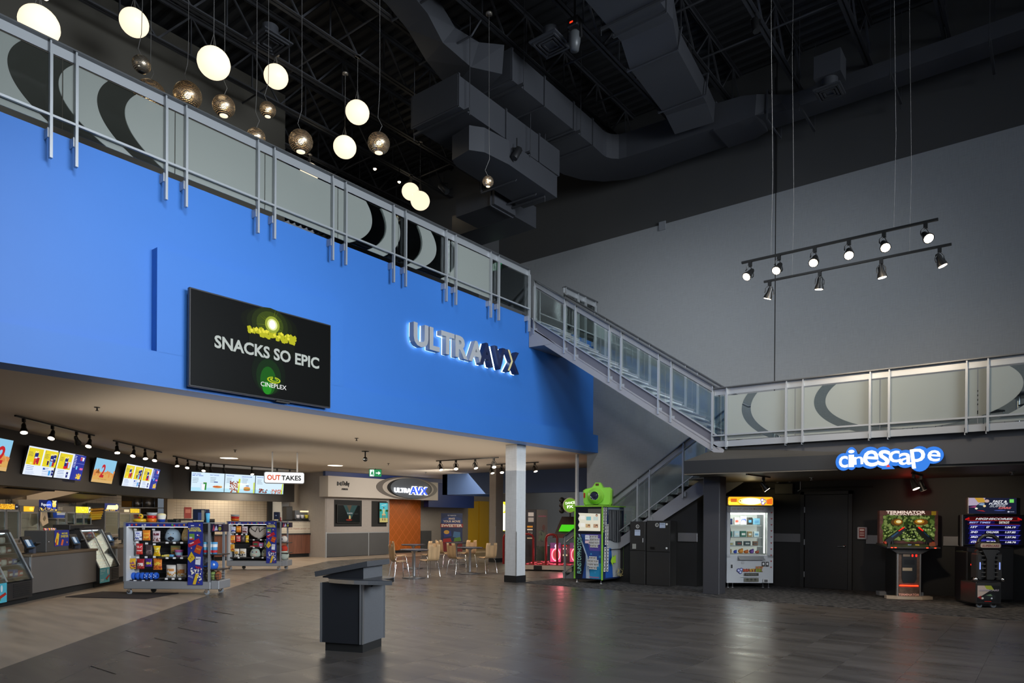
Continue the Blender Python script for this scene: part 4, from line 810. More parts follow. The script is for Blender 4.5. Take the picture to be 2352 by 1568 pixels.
# ================= snack carts =================
def pouch(name, label, loc, rz, w, h, d, c0, c1, c2, seed=0, group=None, cat='snack bag', pinch=.0):
    rnd = random.Random(seed); nx, nz = 8, 10; m = MB()
    def P(i, j, s):
        u = i/nx; v = j/nz; th = d/2*(math.sin(math.pi*u)**.6 if 0 < u < 1 else 0)*(math.sin(math.pi*min(1, max(0, v*.97+.02)))**.45 if 0 < j < nz else 0)
        wv = 1-pinch*math.sin(math.pi*v)**2; return ((u-.5)*w*wv, -s*th, v*h)
    fm = K(c0, .35); rows1 = set(rnd.sample(range(2, 8), 3)); cell = {}
    for j in range(nz):
        for i in range(nx):
            if j in (0, nz-1): c = c0
            elif j in rows1 and 1 <= i <= 6: c = c1 if (rnd.random() < .8) else c0
            elif j <= 3 and rnd.random() < .45: c = c2
            else: c = c0
            cell[(i, j)] = c
    for s in (1, -1):
        vs = [P(i, j, s) for j in range(nz+1) for i in range(nx+1)]; base = len(m.v); m.v += vs
        for j in range(nz):
            for i in range(nx):
                m.m(K(cell[(i, j)], .35) if s == 1 else fm); f = (j*(nx+1)+i, j*(nx+1)+i+1, (j+1)*(nx+1)+i+1, (j+1)*(nx+1)+i)
                m.f.append(tuple(base+k for k in (f if s == 1 else f[::-1]))); m.mi.append(m.cur); m.sm.append(True)
    return tag(m.build(name, None, loc, rz), label, cat, group)
def caster(parent, x, y, r=.055, blk=False):
    q = B(BLK if blk else CHROME); q.box(x-.035, y-.03, r*2+.005, x+.035, y+.03, r*2+.012); q.hull8([(x-.03, y-.028, r), (x+.03, y-.028, r), (x+.03, y-.022, r), (x-.03, y-.022, r), (x-.03, y-.028, r*2+.01), (x+.03, y-.028, r*2+.01), (x+.03, y-.022, r*2+.01), (x-.03, y-.022, r*2+.01)]); q.box(x-.03, y+.022, r, x+.03, y+.028, r*2+.01); o = q.build('caster', parent)
    q = B(mat('grey_rubber', (.25, .27, .29) if not blk else (.02, .02, .02), .5)); q.lathe([(0, -.018), (r*.8, -.018), (r, -.012), (r, .012), (r*.8, .018), (0, .018)], (x, y, r), 16, 'y'); q.m(CHROME); q.lathe([(0, -.022), (r*.3, -.022), (r*.3, .022), (0, .022)], (x, y, r), 10, 'y'); q.build('wheel', o)
NAVY = '2A3690'
def banner_items(w, h):
    it = [('r', 0, 0, w, h, NAVY), ('t', 'MAKE YOUR', w*.22, h*.915, w*.55, h*.012, {'bold': .02}, 'F2E84A'), ('t', 'MOVIE', w*.18, h*.885, w*.66, h*.026, {'bold': .03}, 'E8DC3A'), ('t', 'SWEETER', w*.08, h*.855, w*.84, h*.028, {'bold': .03}, 'F2E84A'), ('r', w*.2, h*.945, w*.42, h*.958, 'E8ECF8')]
    it += [('r', w*.1, h*.72, w*.45, h*.82, '6A9A48'), ('r', w*.12, h*.735, w*.3, h*.77, 'C8CCE8'), ('p', [(w*.12, h*.72), (w*.4, h*.72), (w*.4, h*.75), (w*.12, h*.74)], 'C83A3A')]
    it += [('p', [(w*.02, h*.65), (w*.08, h*.60), (w*.88, h*.68), (w*.74, h*.75)], 'B82032'), ('t', 'Twists', w*.16, h*.645, w*.3, h*.025, {'bold': .02, 'rot': .45}, 'F4F0F0')]
    it += [('p', [(w*.42, h*.53), (w*.82, h*.49), (w*1.0, h*.61), (w*.62, h*.65)], 'C04A22'), ('t', 'PIECES', w*.58, h*.575, w*.28, h*.02, {'bold': .02, 'rot': -.3}, 'F2B83A')]
    it += [('p', [(0, h*.42), (w*.2, h*.355), (w*.52, h*.43), (w*.26, h*.535)], 'D8B82A'), ('e', w*.2, h*.42, w*.05, h*.008, 'A8542A'), ('e', w*.3, h*.45, w*.05, h*.008, 'B02A2A')]
    it += [('p', [(w*.52, h*.33), (w*.86, h*.32), (w*.9, h*.45), (w*.56, h*.455)], 'E4E8F4'), ('t', 'MINTS', w*.58, h*.405, w*.26, h*.02, {'bold': .02}, '1A1E48')]
    it += [('p', [(w*.36, h*.01), (w*.56, h*.01), (w*.78, h*.18), (w*.56, h*.18)], 'D8B22A'), ('d', w*.2, h*.17, w*.95, h*.26, 36, w*.05, 'F4F0E0'), ('d', w*.5, h*.24, w*.9, h*.30, 8, w*.05, 'B02840'), ('d', w*.66, h*.08, w*.95, h*.18, 10, w*.05, 'F4F0E0'), ('t', 'WHERE TREATS', w*.05, h*.155, w*.36, h*.012, {'rot': -.35}, 'E8ECF8'), ('t', 'MEET MOVIES', w*.05, h*.135, w*.36, h*.014, {'rot': -.35}, 'E8ECF8')]
    random.seed(11); it += [('e', w*x, h*z, w*.05, w*.05, c) for x, z, c in ((.1, .9, 'F2C83A'), (.82, .96, 'E8D08A'), (.68, .80, 'F4F0E8'), (.78, .79, 'A8541E'), (.28, .59, 'E88A9A'), (.78, .04, 'A8541E'), (.32, .27, 'F4F0F0'))]
    return it
def header_items(w, h):
    return [('r', 0, 0, w, h, NAVY)]+[('e', w*x, h*(.45+.1*((k*7) % 3-1)), h*.32, h*.30, c) for k, (x, c) in enumerate(((.06, '8AA0E0'), (.10, 'C83A4A'), (.17, 'D8642A'), (.27, 'C8C8D0'), (.31, 'D8D8E0'), (.41, '6A2A6A'), (.52, 'B8843A'), (.62, 'D85A4A'), (.75, '5AA85A'), (.785, 'C83A4A'), (.86, '8A4A6A'), (.94, 'C8883A')))]
SLAT = mat('black_slatwall', (.012, .011, .012), .5); INT = mat('cart_white_lining', (.62, .64, .66), .4)
def cart(label, loc, rz, W=1.73, H=1.45, D=.62, WB=1.58):
    """merchandiser: front faces -y; shelf bay from 0..WB, end bay WB..W+.15"""
    t = thing('snack_cart', label, 'cart', loc, rz)
    B(ALU).bbox(0, 0, .12, W, D, .27, .012).build('base_deck', t)
    for x, y in ((.08, .08), (.34, D-.1), (W-.10, .08), (W+.0, D-.1)): caster(t, x, y, .055, blk=(x < .4 and y > .2))
    B(ALU).box(0, 0, .27, .045, D, H).build('side_panel', t); B(INT).box(.045, .02, .28, .05, D-.12, H-.09).build('side_lining', t)
    s = B(SLAT); s.box(.045, D-.12, .27, WB, D-.08, H-.02); sl_ = s.build('slat_back', t)
    q = B(mat('slat_groove', (.05, .05, .052), .5, .3))
    for k in range(14): q.box(.05, D-.127, .33+k*.08, WB, D-.12, .345+k*.08)
    q.build('slat_groove', sl_); sl_.children[0]['kind'] = 'stuff'
    B(ALU).box(0, 0, H-.02, W+.02, D, H).build('top_board', t)
    hd = B(ALU).box(.045, 0, H-.085, W-.44, .02, H-.02).build('header', t); art('header_print', hd, header_items(W-.44-.05, .065), y=0, lay=.0009).location = (.045, -.001, H-.085)
    B(E('F4FAFF', 3)).box(.06, .03, H-.097, W-.46, .055, H-.09).build('light_strip', t)
    bp_ = B(K('1E2660')).box(W-.44, -.02, .21, W-.145, 0, H+.005).build('banner_panel', t); art('banner_print', bp_, banner_items(.295, H-.21), y=0).location = (W-.44, -.0205, .21)
    B(ALU).box(W-.05, .0, .27, W-.01, .04, H-.02).build('end_post', t); B(ALU).box(W-.0, D-.05, .27, W+.04, D, H).build('end_post', t)
    B(mat('cart_slate', (.10, .115, .14), .5)).box(WB-.06, .04, .27, WB-.03, D-.06, H-.03).build('end_bay_back', t)
    for z in (.80, .50): B(mat('wire_shelf', (.06, .045, .04), .4, .4)).box(WB-.03, .02, z, W+.2, D-.15, z+.02).build('end_shelf', t)
    B(ALU).bbox(W, .03, .12, W+.16, D-.02, .29, .01).build('end_deck', t)
    q = B(BLK); q.box(W-.14, .02, H-.19, W+.0, .1, H-.02); q.m(K('2A2030')); q.box(W, .04, H-.18, W+.24, .30, H-.03); e_ = q.build('end_box', t)
    art('end_box_print', e_, [('r', 0, 0, .24, .15, '2A2040'), ('p', [(.02, .02), (.05, .14), (.08, .02)], 'B8485A'), ('p', [(.06, .02), (.1, .13), (.13, .03)], 'C8C8E8'), ('e', .17, .06, .03, .04, '9A9A3A'), ('r', .15, .12, .2, .135, 'E8E8F0')], y=0).location = (W, .039, H-.18)
    return t
def ptag(p, x, z, y): B(K('F4F4F4')).box(x-.028, y-.004, z-.018, x+.028, y, z+.018).build('price_tag', p)
def hook(p, x, z, y0, y1): B(STEEL).tube([(x, y0, z), (x, y1, z)], .004, 5).build('hook', p)
def plush(name, label, loc, rz, w, h, c0, c1, ears='point', fur=None, eyes=True, blush=None, group=None):
    t = thing(name, label, 'plush toy', loc, rz, group); q = MB().m(mat('plush_'+c0, hexc(c0), .95, spec=.1, bump=.4, nscale=60))
    prof = [(0, 0), (.34, 0), (.47, .10), (.50, .30), (.46, .52), (.37, .76), (.24, .94), (.10, 1.0), (0, 1.0)]
    q.lathe([(r*w, z*h) for r, z in prof], n=18); q.v = [(x, y*.62, z) for x, y, z in q.v]; q.build('body', t)
    if ears == 'point':
        for s in (-1, 1): B(_M['plush_'+c0]).lathe([(0, 0), (.10*w, 0), (.07*w, .10*h), (0, .20*h)], (s*.22*w, 0, .86*h), 10).build('ear', t)
    if ears == 'round':
        for s in (-1, 1): B(mat('plush_'+(fur or c1), hexc(fur or c1), .95, bump=1, nscale=50)).ball((s*.42*w, .02, .78*h), .17*w, .10*w, .17*h).build('ear', t)
    if fur: B(mat('plush_'+fur, hexc(fur), .95, bump=1.2, nscale=50)).ball((0, .03, .86*h), .42*w, .26*w, .16*h).build('hair', t)
    B(mat('plush_'+c1, hexc(c1), .95, bump=.6, nscale=60)).ball((0, -.20*w, .24*h), .26*w, .12*w, .22*h).build('belly', t)
    if eyes:
        for s in (-1, 1): B(K('1A1A1A', .2)).ball((s*.16*w, -.285*w, .56*h), .022*w, .02*w, .022*w, 10, 6).build('eye', t)
        B(K('E8DCD0')).ball((0, -.30*w, .50*h), .05*w, .03*w, .03*w, 10, 6).build('muzzle', t)
    if blush:
        for s, c in ((-1, '2A3A7A'), (1, 'A02030')): B(K(c)).ball((s*.18*w, -.28*w, .56*h), .08*w, .03*w, .05*w, 10, 6).build('glasses_lens', t)
    return t
D_ = .62; SY = D_-.14                        # slat plane depth
def fill1():
    p = on('Z', 0, 283, 1366); F1 = Fr((p.x, p.y, 0), YAW); c = cart('left grey wheeled snack cart nearer the camera with blue pillow rolls', F1.loc, F1.rz)
    bags = [((308.7, 1219, 326, 1240.5), 'E4E6F4', '4A58B8', '2A3A4A', 'white and indigo snack pouch at top left of the left cart'), ((327.6, 1217, 345.4, 1240.5), 'F08A1A', 'F8C04A', 'D85A1A', 'bright orange snack pouch in the top row of the left cart'), ((350.6, 1219, 368.4, 1245), 'D8C8CC', '6A2A3A', '8A5A48', 'pale pouch with maroon print beside the plush toys of the left cart'),
            ((312.7, 1248, 328, 1272.6), 'C82028', 'F0D8D0', 'E85A3A', 'red snack bag in the middle row of the left cart'), ((334.5, 1251, 350, 1275), '4A3A3C', '8A7A7A', '6A5A5A', 'dark brown snack bag in the middle row of the left cart'), ((352.3, 1253, 369, 1276.7), 'F2C81E', 'F8EFA0', 'D88A1A', 'yellow pinched snack bag in the middle row of the left cart'),
            ((295, 1282, 312, 1306), 'E0AC22', '7A3A8A', '8A2A1A', 'golden snack bag at the left end of the lowest row of the left cart'), ((314.4, 1283, 331.7, 1306), 'A8202C', 'F0E8E0', 'C85A4A', 'dark red snack bag in the lowest row of the left cart'), ((333.4, 1282.4, 349.4, 1301.3), '4A2A8A', 'E8D83A', '6A4AA8', 'purple snack bag in the lowest row of the left cart'), ((352.3, 1282, 372.4, 1308), 'E8822A', 'F8D04A', 'A83A2A', 'orange snack bag in the lowest row of the left cart')]
    for k, ((x0, y0, x1, y1), a, b, d, lab) in enumerate(bags):
        yy = .22 if k != 6 else .16; xa, za, xb, zb = F1.rect(x0, y0, x1, y1, yy); w = xb-xa; h = zb-za
        pouch('snack_bag', lab, F1.w((xa+xb)/2, yy, za), F1.rz, w, h, .05, a, b, d, k, 'hanging snack bags, left cart', pinch=.25 if k == 5 else .05)
        ptag(c, xa+.03, zb+.03, yy-.02); hook(c, (xa+xb)/2, zb-.01, yy-.02, SY)
    for y0_, x0, x1, dz in ((1243.4, 366, 433, 0), (1278.4, 366, 433, 0), (1326, 366, 428, 0), (1331, 290, 366, 0)):
        xa, z = F1.px(x0, y0_, .18); xb, _ = F1.px(x1, y0_, .18); B(mat('shelf_dark', (.05, .045, .045), .4, .3)).box(xa, .14, z-.03, xb, SY, z).build('shelf', c)
        for f in (.3, .55, .8): ptag(c, xa+(xb-xa)*f, z-.02, .138)
    def sit(x0, x1, y, yy=.3): xa, z = F1.px(x0, y, .18); xb, _ = F1.px(x1, y, .18); return (xa+xb)/2, z, xb-xa
    x, z, w = sit(369, 409, 1243.4); plush('plush_toy', 'blue-grey round plush toy with curly black fur on the left cart', F1.w(x, .33, z), F1.rz, w*.92, .29, 'A8BCCC', '20202A', 'round', '2A2C30')
    x, z, w = sit(408, 438, 1243.4); plush('plush_toy', 'cream and yellow pointed-ear plush toy on the left cart', F1.w(x, .33, z), F1.rz, w*.95, .28, 'ECC98A', 'F4E4C4', 'point')
    x, z, w = sit(382, 405, 1278.4); pouch('snack_bag', 'pale green pouch standing on the middle shelf of the left cart', F1.w(x, .36, z), F1.rz, w, .22, .06, 'A8A86A', 'D88A4A', '4A3A2A', 31)
    x, z, w = sit(397, 417, 1278.4); q = MB().m(K('C86AA8')); q.lathe([(0, 0), (.06, 0), (.085, .12), (.088, .125), (.088, .14), (0, .14)], n=14); q.m(K('A8D0E8')); q.lathe([(.064, .02), (.080, .09)], n=14); tag(q.build('candy_tub', None, F1.w(x, .26, z), F1.rz), 'pink and blue candy tub on the middle shelf of the left cart', 'tub')
    for k in range(4):
        x, z, w = sit(369+k*6, 377+k*6, 1278.4); tag(B(K(('E8D04A', 'F0DC8A', 'E8C84A', '6AA8D8')[k])).bbox(-.035, 0, 0, .035, .10, .035+.01*(k % 2), .008).build('candy_packet', None, F1.w(x, .2, z), F1.rz), 'small pastel candy packet lying on the middle shelf of the left cart', 'candy', 'small candy packets, left cart')
    for k in range(3):
        x, z, w = sit(415+k*6, 424+k*6, 1278.4); tag(B(K('E8E4E4')).box(-.04, 0, 0, .04, .12, .02).m(K('B02A3A')).box(-.035, .01, .02, .035, .05, .022).build('candy_bar', None, F1.w(x, .2, z+.004*k), F1.rz), 'white and red candy bar box on the middle shelf of the left cart', 'candy', 'candy bar boxes, left cart')
    for k, (x0, x1, h, a, b, d, lab) in enumerate(((377.6, 399.4, .25, 'EDE6DC', 'D8904A', 'D8A83A', 'white and orange popcorn bag on the low shelf of the left cart, left one'), (401.7, 423.5, .27, 'EFE8DE', 'D88A4A', 'D8B04A', 'white and orange popcorn bag low on the left cart, next to the banner'), (421, 434, .24, '3A3A3A', '6A6A5A', '2A2A2A', 'dark popcorn bag half hidden by the banner of the left cart'))):
        x, z, w = sit(x0, x1, 1326); pouch('popcorn_bag', lab, F1.w(x, .26+.06*(k == 2), z), F1.rz, w, h, .09, a, b, d, 40+k)
    for k in range(7):
        x, z = F1.px(295.5+k*10.2, 1331, .24); q = MB().m(mat('blue_plush', (.02, .12, .62), .9, bump=.6, nscale=40)); n = 14
        q.lathe([(.02, -.036), (.06, -.04), (.072, -.02), (.075, 0), (.072, .02), (.06, .04), (.02, .036)], n=14, axis='x')
        if k > 3: q.m(K('D8E4F8')); [q.ball((.02*math.cos(a*2), -.068, .05*math.sin(a*2)*.6), .012, .01, .012, 8, 4) for a in (0, 1, 2)]
        tag(q.build('neck_pillow', None, F1.w(x, .26, z+.075), F1.rz), 'royal blue plush pillow roll %s in the tray of the left cart' % ('plain' if k < 4 else 'with white stars'), 'pillow', 'blue pillow rolls, %s, left cart' % ('plain' if k < 4 else 'starred'))
    # on top
    zt = 1.45
    x, _ = F1.px(323, 1199, .3); dk_ = thing('rubber_duck', 'yellow duck toy with dark glasses and red beak on the left cart', 'toy', F1.w(x, .3, zt), F1.rz)
    q = B(K('F0BE2A', .35)); q.tube([(.11*math.cos(a*math.pi/8), .11*math.sin(a*math.pi/8), .035) for a in range(17)], .035, 8); q.build('swim_ring', dk_); B(K('F2C42E', .35)).ball((0, 0, .115), .052, .05, .055).build('head', dk_); B(K('D0241E', .35)).ball((.0, -.052, .095), .03, .03, .014).build('beak', dk_)
    q = B(BLK); q.box(-.045, -.05, .118, -.006, -.04, .138); q.box(.006, -.05, .118, .045, -.04, .138); q.build('sunglasses', dk_)
    def bowls(label, FrX, x, y, s=1):
        b = thing('bowl_stack', label, 'bowls', FrX.w(x, y, zt), FrX.rz)
        for k, (c, z) in enumerate((('E87A1E', .0), ('D01E1E', .06), ('A8B0B4', .12))): B(K(c, .3)).lathe([(0, z), (.085*s, z), (.10*s, z+.075), (.095*s, z+.075), (.08*s, z+.01), (0, z+.01)], n=18).build('bowl', b)
    x, _ = F1.px(349, 1199, .3); bowls('stack of orange, red and clear bowls on the left cart', F1, x, .3)
    x, _ = F1.px(371, 1199, .3); q = MB().m(K('2A4AA8')); q.lathe([(0, 0), (.06, 0), (.085, .14), (0, .14)], n=14); q.m(K('F0ECE0')); q.lathe([(.072, .06), (.085, .14)], n=14); q.m(K('F4E8B8')); q.ball((0, 0, .145), .085, .085, .04, 12, 6); tag(q.build('popcorn_tub', None, F1.w(x, .3, zt), F1.rz), 'blue and white popcorn tub on top of the left cart', 'tub')
    x, _ = F1.px(457, 1199, .2); q = MB().m(K('14203A')); q.bbox(-.13, 0, 0, .13, .2, .27, .01); q.m(K('3A4A7A')); q.box(-.02, -.002, .03, .06, 0, .2); q.m(K('A09888')); q.box(.05, -.002, .05, .11, 0, .25); q.m(K('E8D8A8')); [q.ball((-.1+.03*k, -.004, .03), .018, .01, .018, 8, 4) for k in range(7)]; tag(q.build('popcorn_box', None, F1.w(x, .2, zt), F1.rz), 'tall dark movie popcorn box on top of the left cart', 'box')
    x, _ = F1.px(477, 1199, .2); q = MB().m(K('5ABCE8')); q.lathe([(0, 0), (.032, 0), (.045, .19), (0, .19)], n=14); q.m(K('1A2A6A')); q.lathe([(.046, .19), (.046, .205), (0, .205)], n=14); q.lathe([(.006, .2), (.006, .26), (0, .26)], (.01, 0, 0), 6); tag(q.build('tumbler', None, F1.w(x, .2, zt), F1.rz), 'pale blue tumbler with dark lid on top of the left cart', 'cup')
    x, _ = F1.px(398, 1199, .3); tag(B(K('141C1A')).bbox(-.1, 0, 0, .1, .12, .06, .01).build('game_box', None, F1.w(x, .25, zt), F1.rz), 'small dark box on top of the left cart', 'box')
    # end bay
    for k in range(3): q = MB().m(K(('6ABCE8', '8ACCF0', '5AA8E0')[k])); q.lathe([(0, 0), (.05, 0), (.06, .24), (0, .24)], n=12); q.m(K('D0303A')); q.lathe([(.052, .03), (.055, .08)], n=12); q.m(K('F0F4F8')); q.lathe([(.057, .14), (.059, .2)], n=12); tag(q.build('character_cup', None, F1.w(1.60+.085*k, .10, .82), F1.rz), 'tall blue printed cup on the end shelf of the left cart', 'cup', 'printed cups, left cart end')
    h_ = thing('cap', 'blue plush cap on the end shelf of the left cart', 'cap', F1.w(1.70, .18, .52), F1.rz); B(mat('cap_blue', (.02, .13, .6), .8)).ball((0, 0, .07), .11, .11, .10).build('crown', h_); B(_M['cap_blue']).ball((-.09, -.04, .05), .09, .08, .015).build('brim', h_); B(K('E8F0FF')).ball((.06, -.09, .09), .025, .02, .025, 8, 5).build('badge', h_)
    bsk = thing('wire_basket', 'black wire basket on the end deck of the left cart', 'basket', F1.w(1.57, .05, .29), F1.rz); q = B(BLK)
    for z in (.02, .07, .12): q.tube([(0, 0, z), (.3, 0, z), (.3, .3, z), (0, .3, z), (0, 0, z)], .004, 5)
    for x in (0, .075, .15, .225, .3): q.tube([(x, 0, 0), (x, 0, .14)], .004, 5)
    q.build('wires', bsk)
    for k, (x, c, lab) in enumerate(((.07, 'E8E0A8', 'pale yellow'), (.16, '8AA05A', 'green'), (.25, '9A5A38', 'brown'))): tag(B(mat('plush_'+c, hexc(c), .95, bump=.4, nscale=50)).ball((0, 0, .09), .06, .08, .10).m(K('1A1A1A')).ball((-.02, -.075, .12), .007, .007, .007, 6, 4).ball((.02, -.075, .12), .007, .007, .007, 6, 4).build('plush_toy', None, F1.w(1.57+x, .16, .295), F1.rz), '%s plush toy in the wire basket of the left cart' % lab, 'plush toy')
    return F1
def fill2():
    p = on('Z', 0, 520, 1309); F2 = Fr((p.x, p.y, 0), R(41)); S = 1.0; c = cart('right grey wheeled snack cart farther back below the food menu', F2.loc, F2.rz, W=1.60, WB=1.45)
    # crop (500,1150) scale 9.223
    g = lambda X, Y: (500+X/9.223, 1150+Y/9.223)
    rows = [((285, 545, 380, 680), 'E4E6F4', '4A58B8', '2A3A4A', 'white and indigo pouch at top left of the right cart'), ((395, 535, 495, 665), 'F08A1A', 'F8C04A', 'D85A1A', 'bright orange pouch in the top row of the right cart'), ((515, 540, 635, 690), 'D8C8CC', '6A2A3A', '8A5A48', 'pale maroon-printed pouch beside the big plush of the right cart'),
            ((260, 730, 370, 885), 'E8822A', 'F8D04A', 'A83A2A', 'orange bag at the left of the second row of the right cart'), ((390, 730, 485, 865), 'C82028', 'F0D8D0', 'E85A3A', 'red bag in the second row of the right cart'), ((500, 730, 575, 870), '4A3A3C', '8A7A7A', '6A5A5A', 'dark brown bag in the second row of the right cart'), ((590, 730, 660, 875), 'F2C81E', 'F8EFA0', 'D88A1A', 'narrow yellow bag in the second row of the right cart'), ((255, 920, 358, 1068), 'E0AC22', 'C83A1A', '8A2A1A', 'golden bag alone in the third row of the right cart')]
    for k, ((a0, b0, a1, b1), a, b, d, lab) in enumerate(rows):
        x0, y0 = g(a0, b0); x1, y1 = g(a1, b1); yy = .22; xa, za, xb, zb = F2.rect(x0, y0, x1, y1, yy)
        pouch('snack_bag', lab, F2.w((xa+xb)/2, yy, za), F2.rz, xb-xa, zb-za, .05, a, b, d, 60+k, 'hanging snack bags, right cart'); ptag(c, xa+.03, zb+.03, yy-.02); hook(c, (xa+xb)/2, zb-.01, yy-.02, SY)
    for Y, X0, X1 in ((812, 665, 1100), (970, 665, 1100), (1190, 245, 1090)):
        xa, z = F2.px(*g(X0, Y), .18); xb, _ = F2.px(*g(X1, Y), .18); B(_M['shelf_dark']).box(xa, .14, z-.03, xb, SY, z).build('shelf', c); [ptag(c, xa+(xb-xa)*f, z-.015, .138) for f in (.25, .6, .85)]
    xa, z = F2.px(*g(650, 812), .18); xb, _ = F2.px(*g(1060, 812), .18); w = xb-xa
    bp_ = thing('plush_toy', 'large speckled grey heart-shaped stone plush on the right cart', 'plush toy', F2.w((xa+xb)/2, .26, z), F2.rz)
    P = [(0, .02), (-.20, .10), (-.38, .22), (-.50, .42), (-.49, .58), (-.38, .70), (-.2, .74), (0, .70), (.2, .74), (.38, .70), (.49, .58), (.50, .42), (.38, .22), (.20, .10)]
    hh = .40/.74; q = B(mat('stone_plush', (.50, .45, .40), .95, noise=.25, nscale=30, bump=.6)); q.prism([(a*w, b*hh) for a, b in P], -.02, .10); q.prism([(a*w*.88, .03+b*hh*.88) for a, b in P], -.07, .0); q.build('body', bp_)
    q = B(K('2A2422')); zz = lambda L_: [q.bar((a[0]*w, -.075, a[1]*hh), (b[0]*w, -.075, b[1]*hh), .012, .018, (0, 0, 1)) for a, b in zip(L_, L_[1:])]; zz([(-.36, .66), (-.34, .56), (-.14, .42), (-.04, .66)]); zz([(.36, .62), (.22, .56), (.08, .40), (.03, .66)]); q.build('stitched_lines', bp_)
    for k, (X0, X1, ww, c0, lab) in enumerate(((660, 890, 0, 'BCC8BC', 'pale plush toy with red and blue glasses, left one of two on the right cart'), (905, 1095, 0, 'C0CCC0', 'pale plush toy with red and blue glasses, beside the banner of the right cart'))):
        xa, z = F2.px(*g(X0, 1190), .2); xb, _ = F2.px(*g(X1, 1190), .2); plush('plush_toy', lab, F2.w((xa+xb)/2, .30, z), F2.rz, xb-xa, .27, c0, 'D8C8B8', 'none', None, False, True)
    for k, (X0, X1, H_) in enumerate(((330, 440, .25), (455, 590, .25))):
        xa, z = F2.px(*g(X0, 1190), .2); xb, _ = F2.px(*g(X1, 1190), .2); pouch('popcorn_bag', 'white and gold popcorn bag low on the right cart, %s' % ('by the golden bag' if k == 0 else 'by the pale plush'), F2.w((xa+xb)/2, .26, z), F2.rz, xb-xa, H_, .09, 'E8E2D8', 'C89A4A', '4A4A48', 80+k)
    for k, (X0, X1, H_, c0, c1, lab) in enumerate(((690, 770, .03, 'C83A3A', 'E8E0D8', 'flat red candy box on the middle shelf of the right cart'), (735, 865, .16, '9A2A34', '3A6A4A', 'dark red and green candy box on the middle shelf of the right cart'), (865, 960, .12, 'C86AA8', 'A8D0E8', 'pink and blue candy box on the middle shelf of the right cart'), (975, 1090, .17, '8AC0B0', 'E8F4F0', 'mint green candy box on the middle shelf of the right cart'))):
        xa, z = F2.px(*g(X0, 970), .2); xb, _ = F2.px(*g(X1, 970), .2); w = xb-xa; q = MB().m(K(c0)); q.bbox(-w/2, 0, 0, w/2, .1, H_, .006); q.m(K(c1)); q.box(-w*.35, -.003, H_*.3, w*.3, 0, H_*.65); tag(q.build('candy_box', None, F2.w((xa+xb)/2, .22-.05*(k == 0), z), F2.rz), lab, 'candy')
    zt = 1.45; x, _ = F2.px(540, 1196, .3); b = thing('bowl_stack', 'stack of orange, red and clear bowls on the right cart', 'bowls', F2.w(x, .3, zt), F2.rz)
    for k, (cc, z) in enumerate((('E87A1E', .0), ('D01E1E', .06), ('A8B0B4', .12))): B(K(cc, .3)).lathe([(0, z), (.10, z), (.13, z+.075), (.12, z+.075), (.09, z+.01), (0, z+.01)], n=18).build('bowl', b)
    x, _ = F2.px(634.5, 1196, .2); q = MB().m(K('14203A')); q.bbox(-.08, 0, 0, .08, .14, .28, .01); q.m(K('8A98B8')); q.box(-.03, -.002, .16, .02, 0, .19); q.m(K('E8D8A8')); q.box(-.06, -.002, .02, .06, 0, .06); tag(q.build('popcorn_box', None, F2.w(x, .2, zt), F2.rz), 'narrow dark movie popcorn box on top of the right cart', 'box')
    q = MB().m(K('A82A2A')); q.lathe([(0, 0), (.03, 0), (.012, .06), (.02, .1), (0, .13)], n=8); tag(q.build('figurine', None, F2.w(x+.13, .2, zt), F2.rz), 'tiny red figurine on top of the right cart', 'figurine')
    for k, (z, c0, lab, r) in enumerate(((.94, 'D8D0C8', 'white fluffy plush on the end of the right cart', .10), (.56, 'C03A28', 'red and navy bag on the end shelf of the right cart', .11), (.30, 'B8C0B4', 'pale plush low on the end of the right cart', .15))):
        z = (.82, .52, .29)[k]; tag(B(mat('plush_'+c0, hexc(c0), .95, bump=.5, nscale=50)).ball((0, 0, r), r, r*.8, r).m(K('1A2448')).ball((-r*.4, -r*.6, r), r*.25, r*.25, r*.3, 10, 6).build('plush_toy', None, F2.w(1.62, .2, z), F2.rz), lab, 'plush toy')
    return F2
F1 = fill1(); F2 = fill2()
mt_ = tag(B(mat('dark_floor_mat', (.03, .02, .018), .9)).box(0, 0, 0, 1.7, 1.0, .012).build('floor_mat', None, on('Z', .001, 150, 1371), R(30)), 'dark floor mat between the counter and the left cart', 'mat')
# ================= big television on the blue wall =================
FL = Fr((-9.80, 0, 0), R(90))
xa, za, xb, zb = 5.045, 3.43, 7.52, 4.85; W_, H_ = xb-xa, zb-za
tv = thing('television', 'large black television showing snack text on the blue wall', 'television', FL.w(xa, 0, za), R(90))
q = B(mat('tv_bezel', (.06, .06, .065), .3, .5)); q.bbox(0, 0, 0, W_, .06, H_, .008); q.build('housing', tv)
def rays(cx, cz, n, r0, r1, c, w=.012):
    out = []
    for k in range(n):
        a = 2*math.pi*k/n+.13*(k % 3); r = r1*(.6+.4*((k*5) % 4)/3); out.append(('p', [(cx+r0*math.cos(a-w*3), cz+r0*math.sin(a-w*3)), (cx+r*math.cos(a), cz+r*math.sin(a)), (cx+r0*math.cos(a+w*3), cz+r0*math.sin(a+w*3))], c))
    return out
it = [('r', .02, .02, W_-.02, H_-.02, '020302')]
for r, c in ((.42, '0A0F02'), (.34, '141C04'), (.27, '222E08'), (.20, '3A4A0E')): it.append(('e', 1.30, 1.17, r*1.2, min(r, .26-.02*(r > .3)), c))
it += [('e', 1.28, .40, .30, .34, '041204'), ('e', 1.28, .34, .22, .28, '0A2A08'), ('e', 1.27, .28, .14, .22, '145A10'), ('e', 1.25, .16, .08, .10, '1E8A1A')]
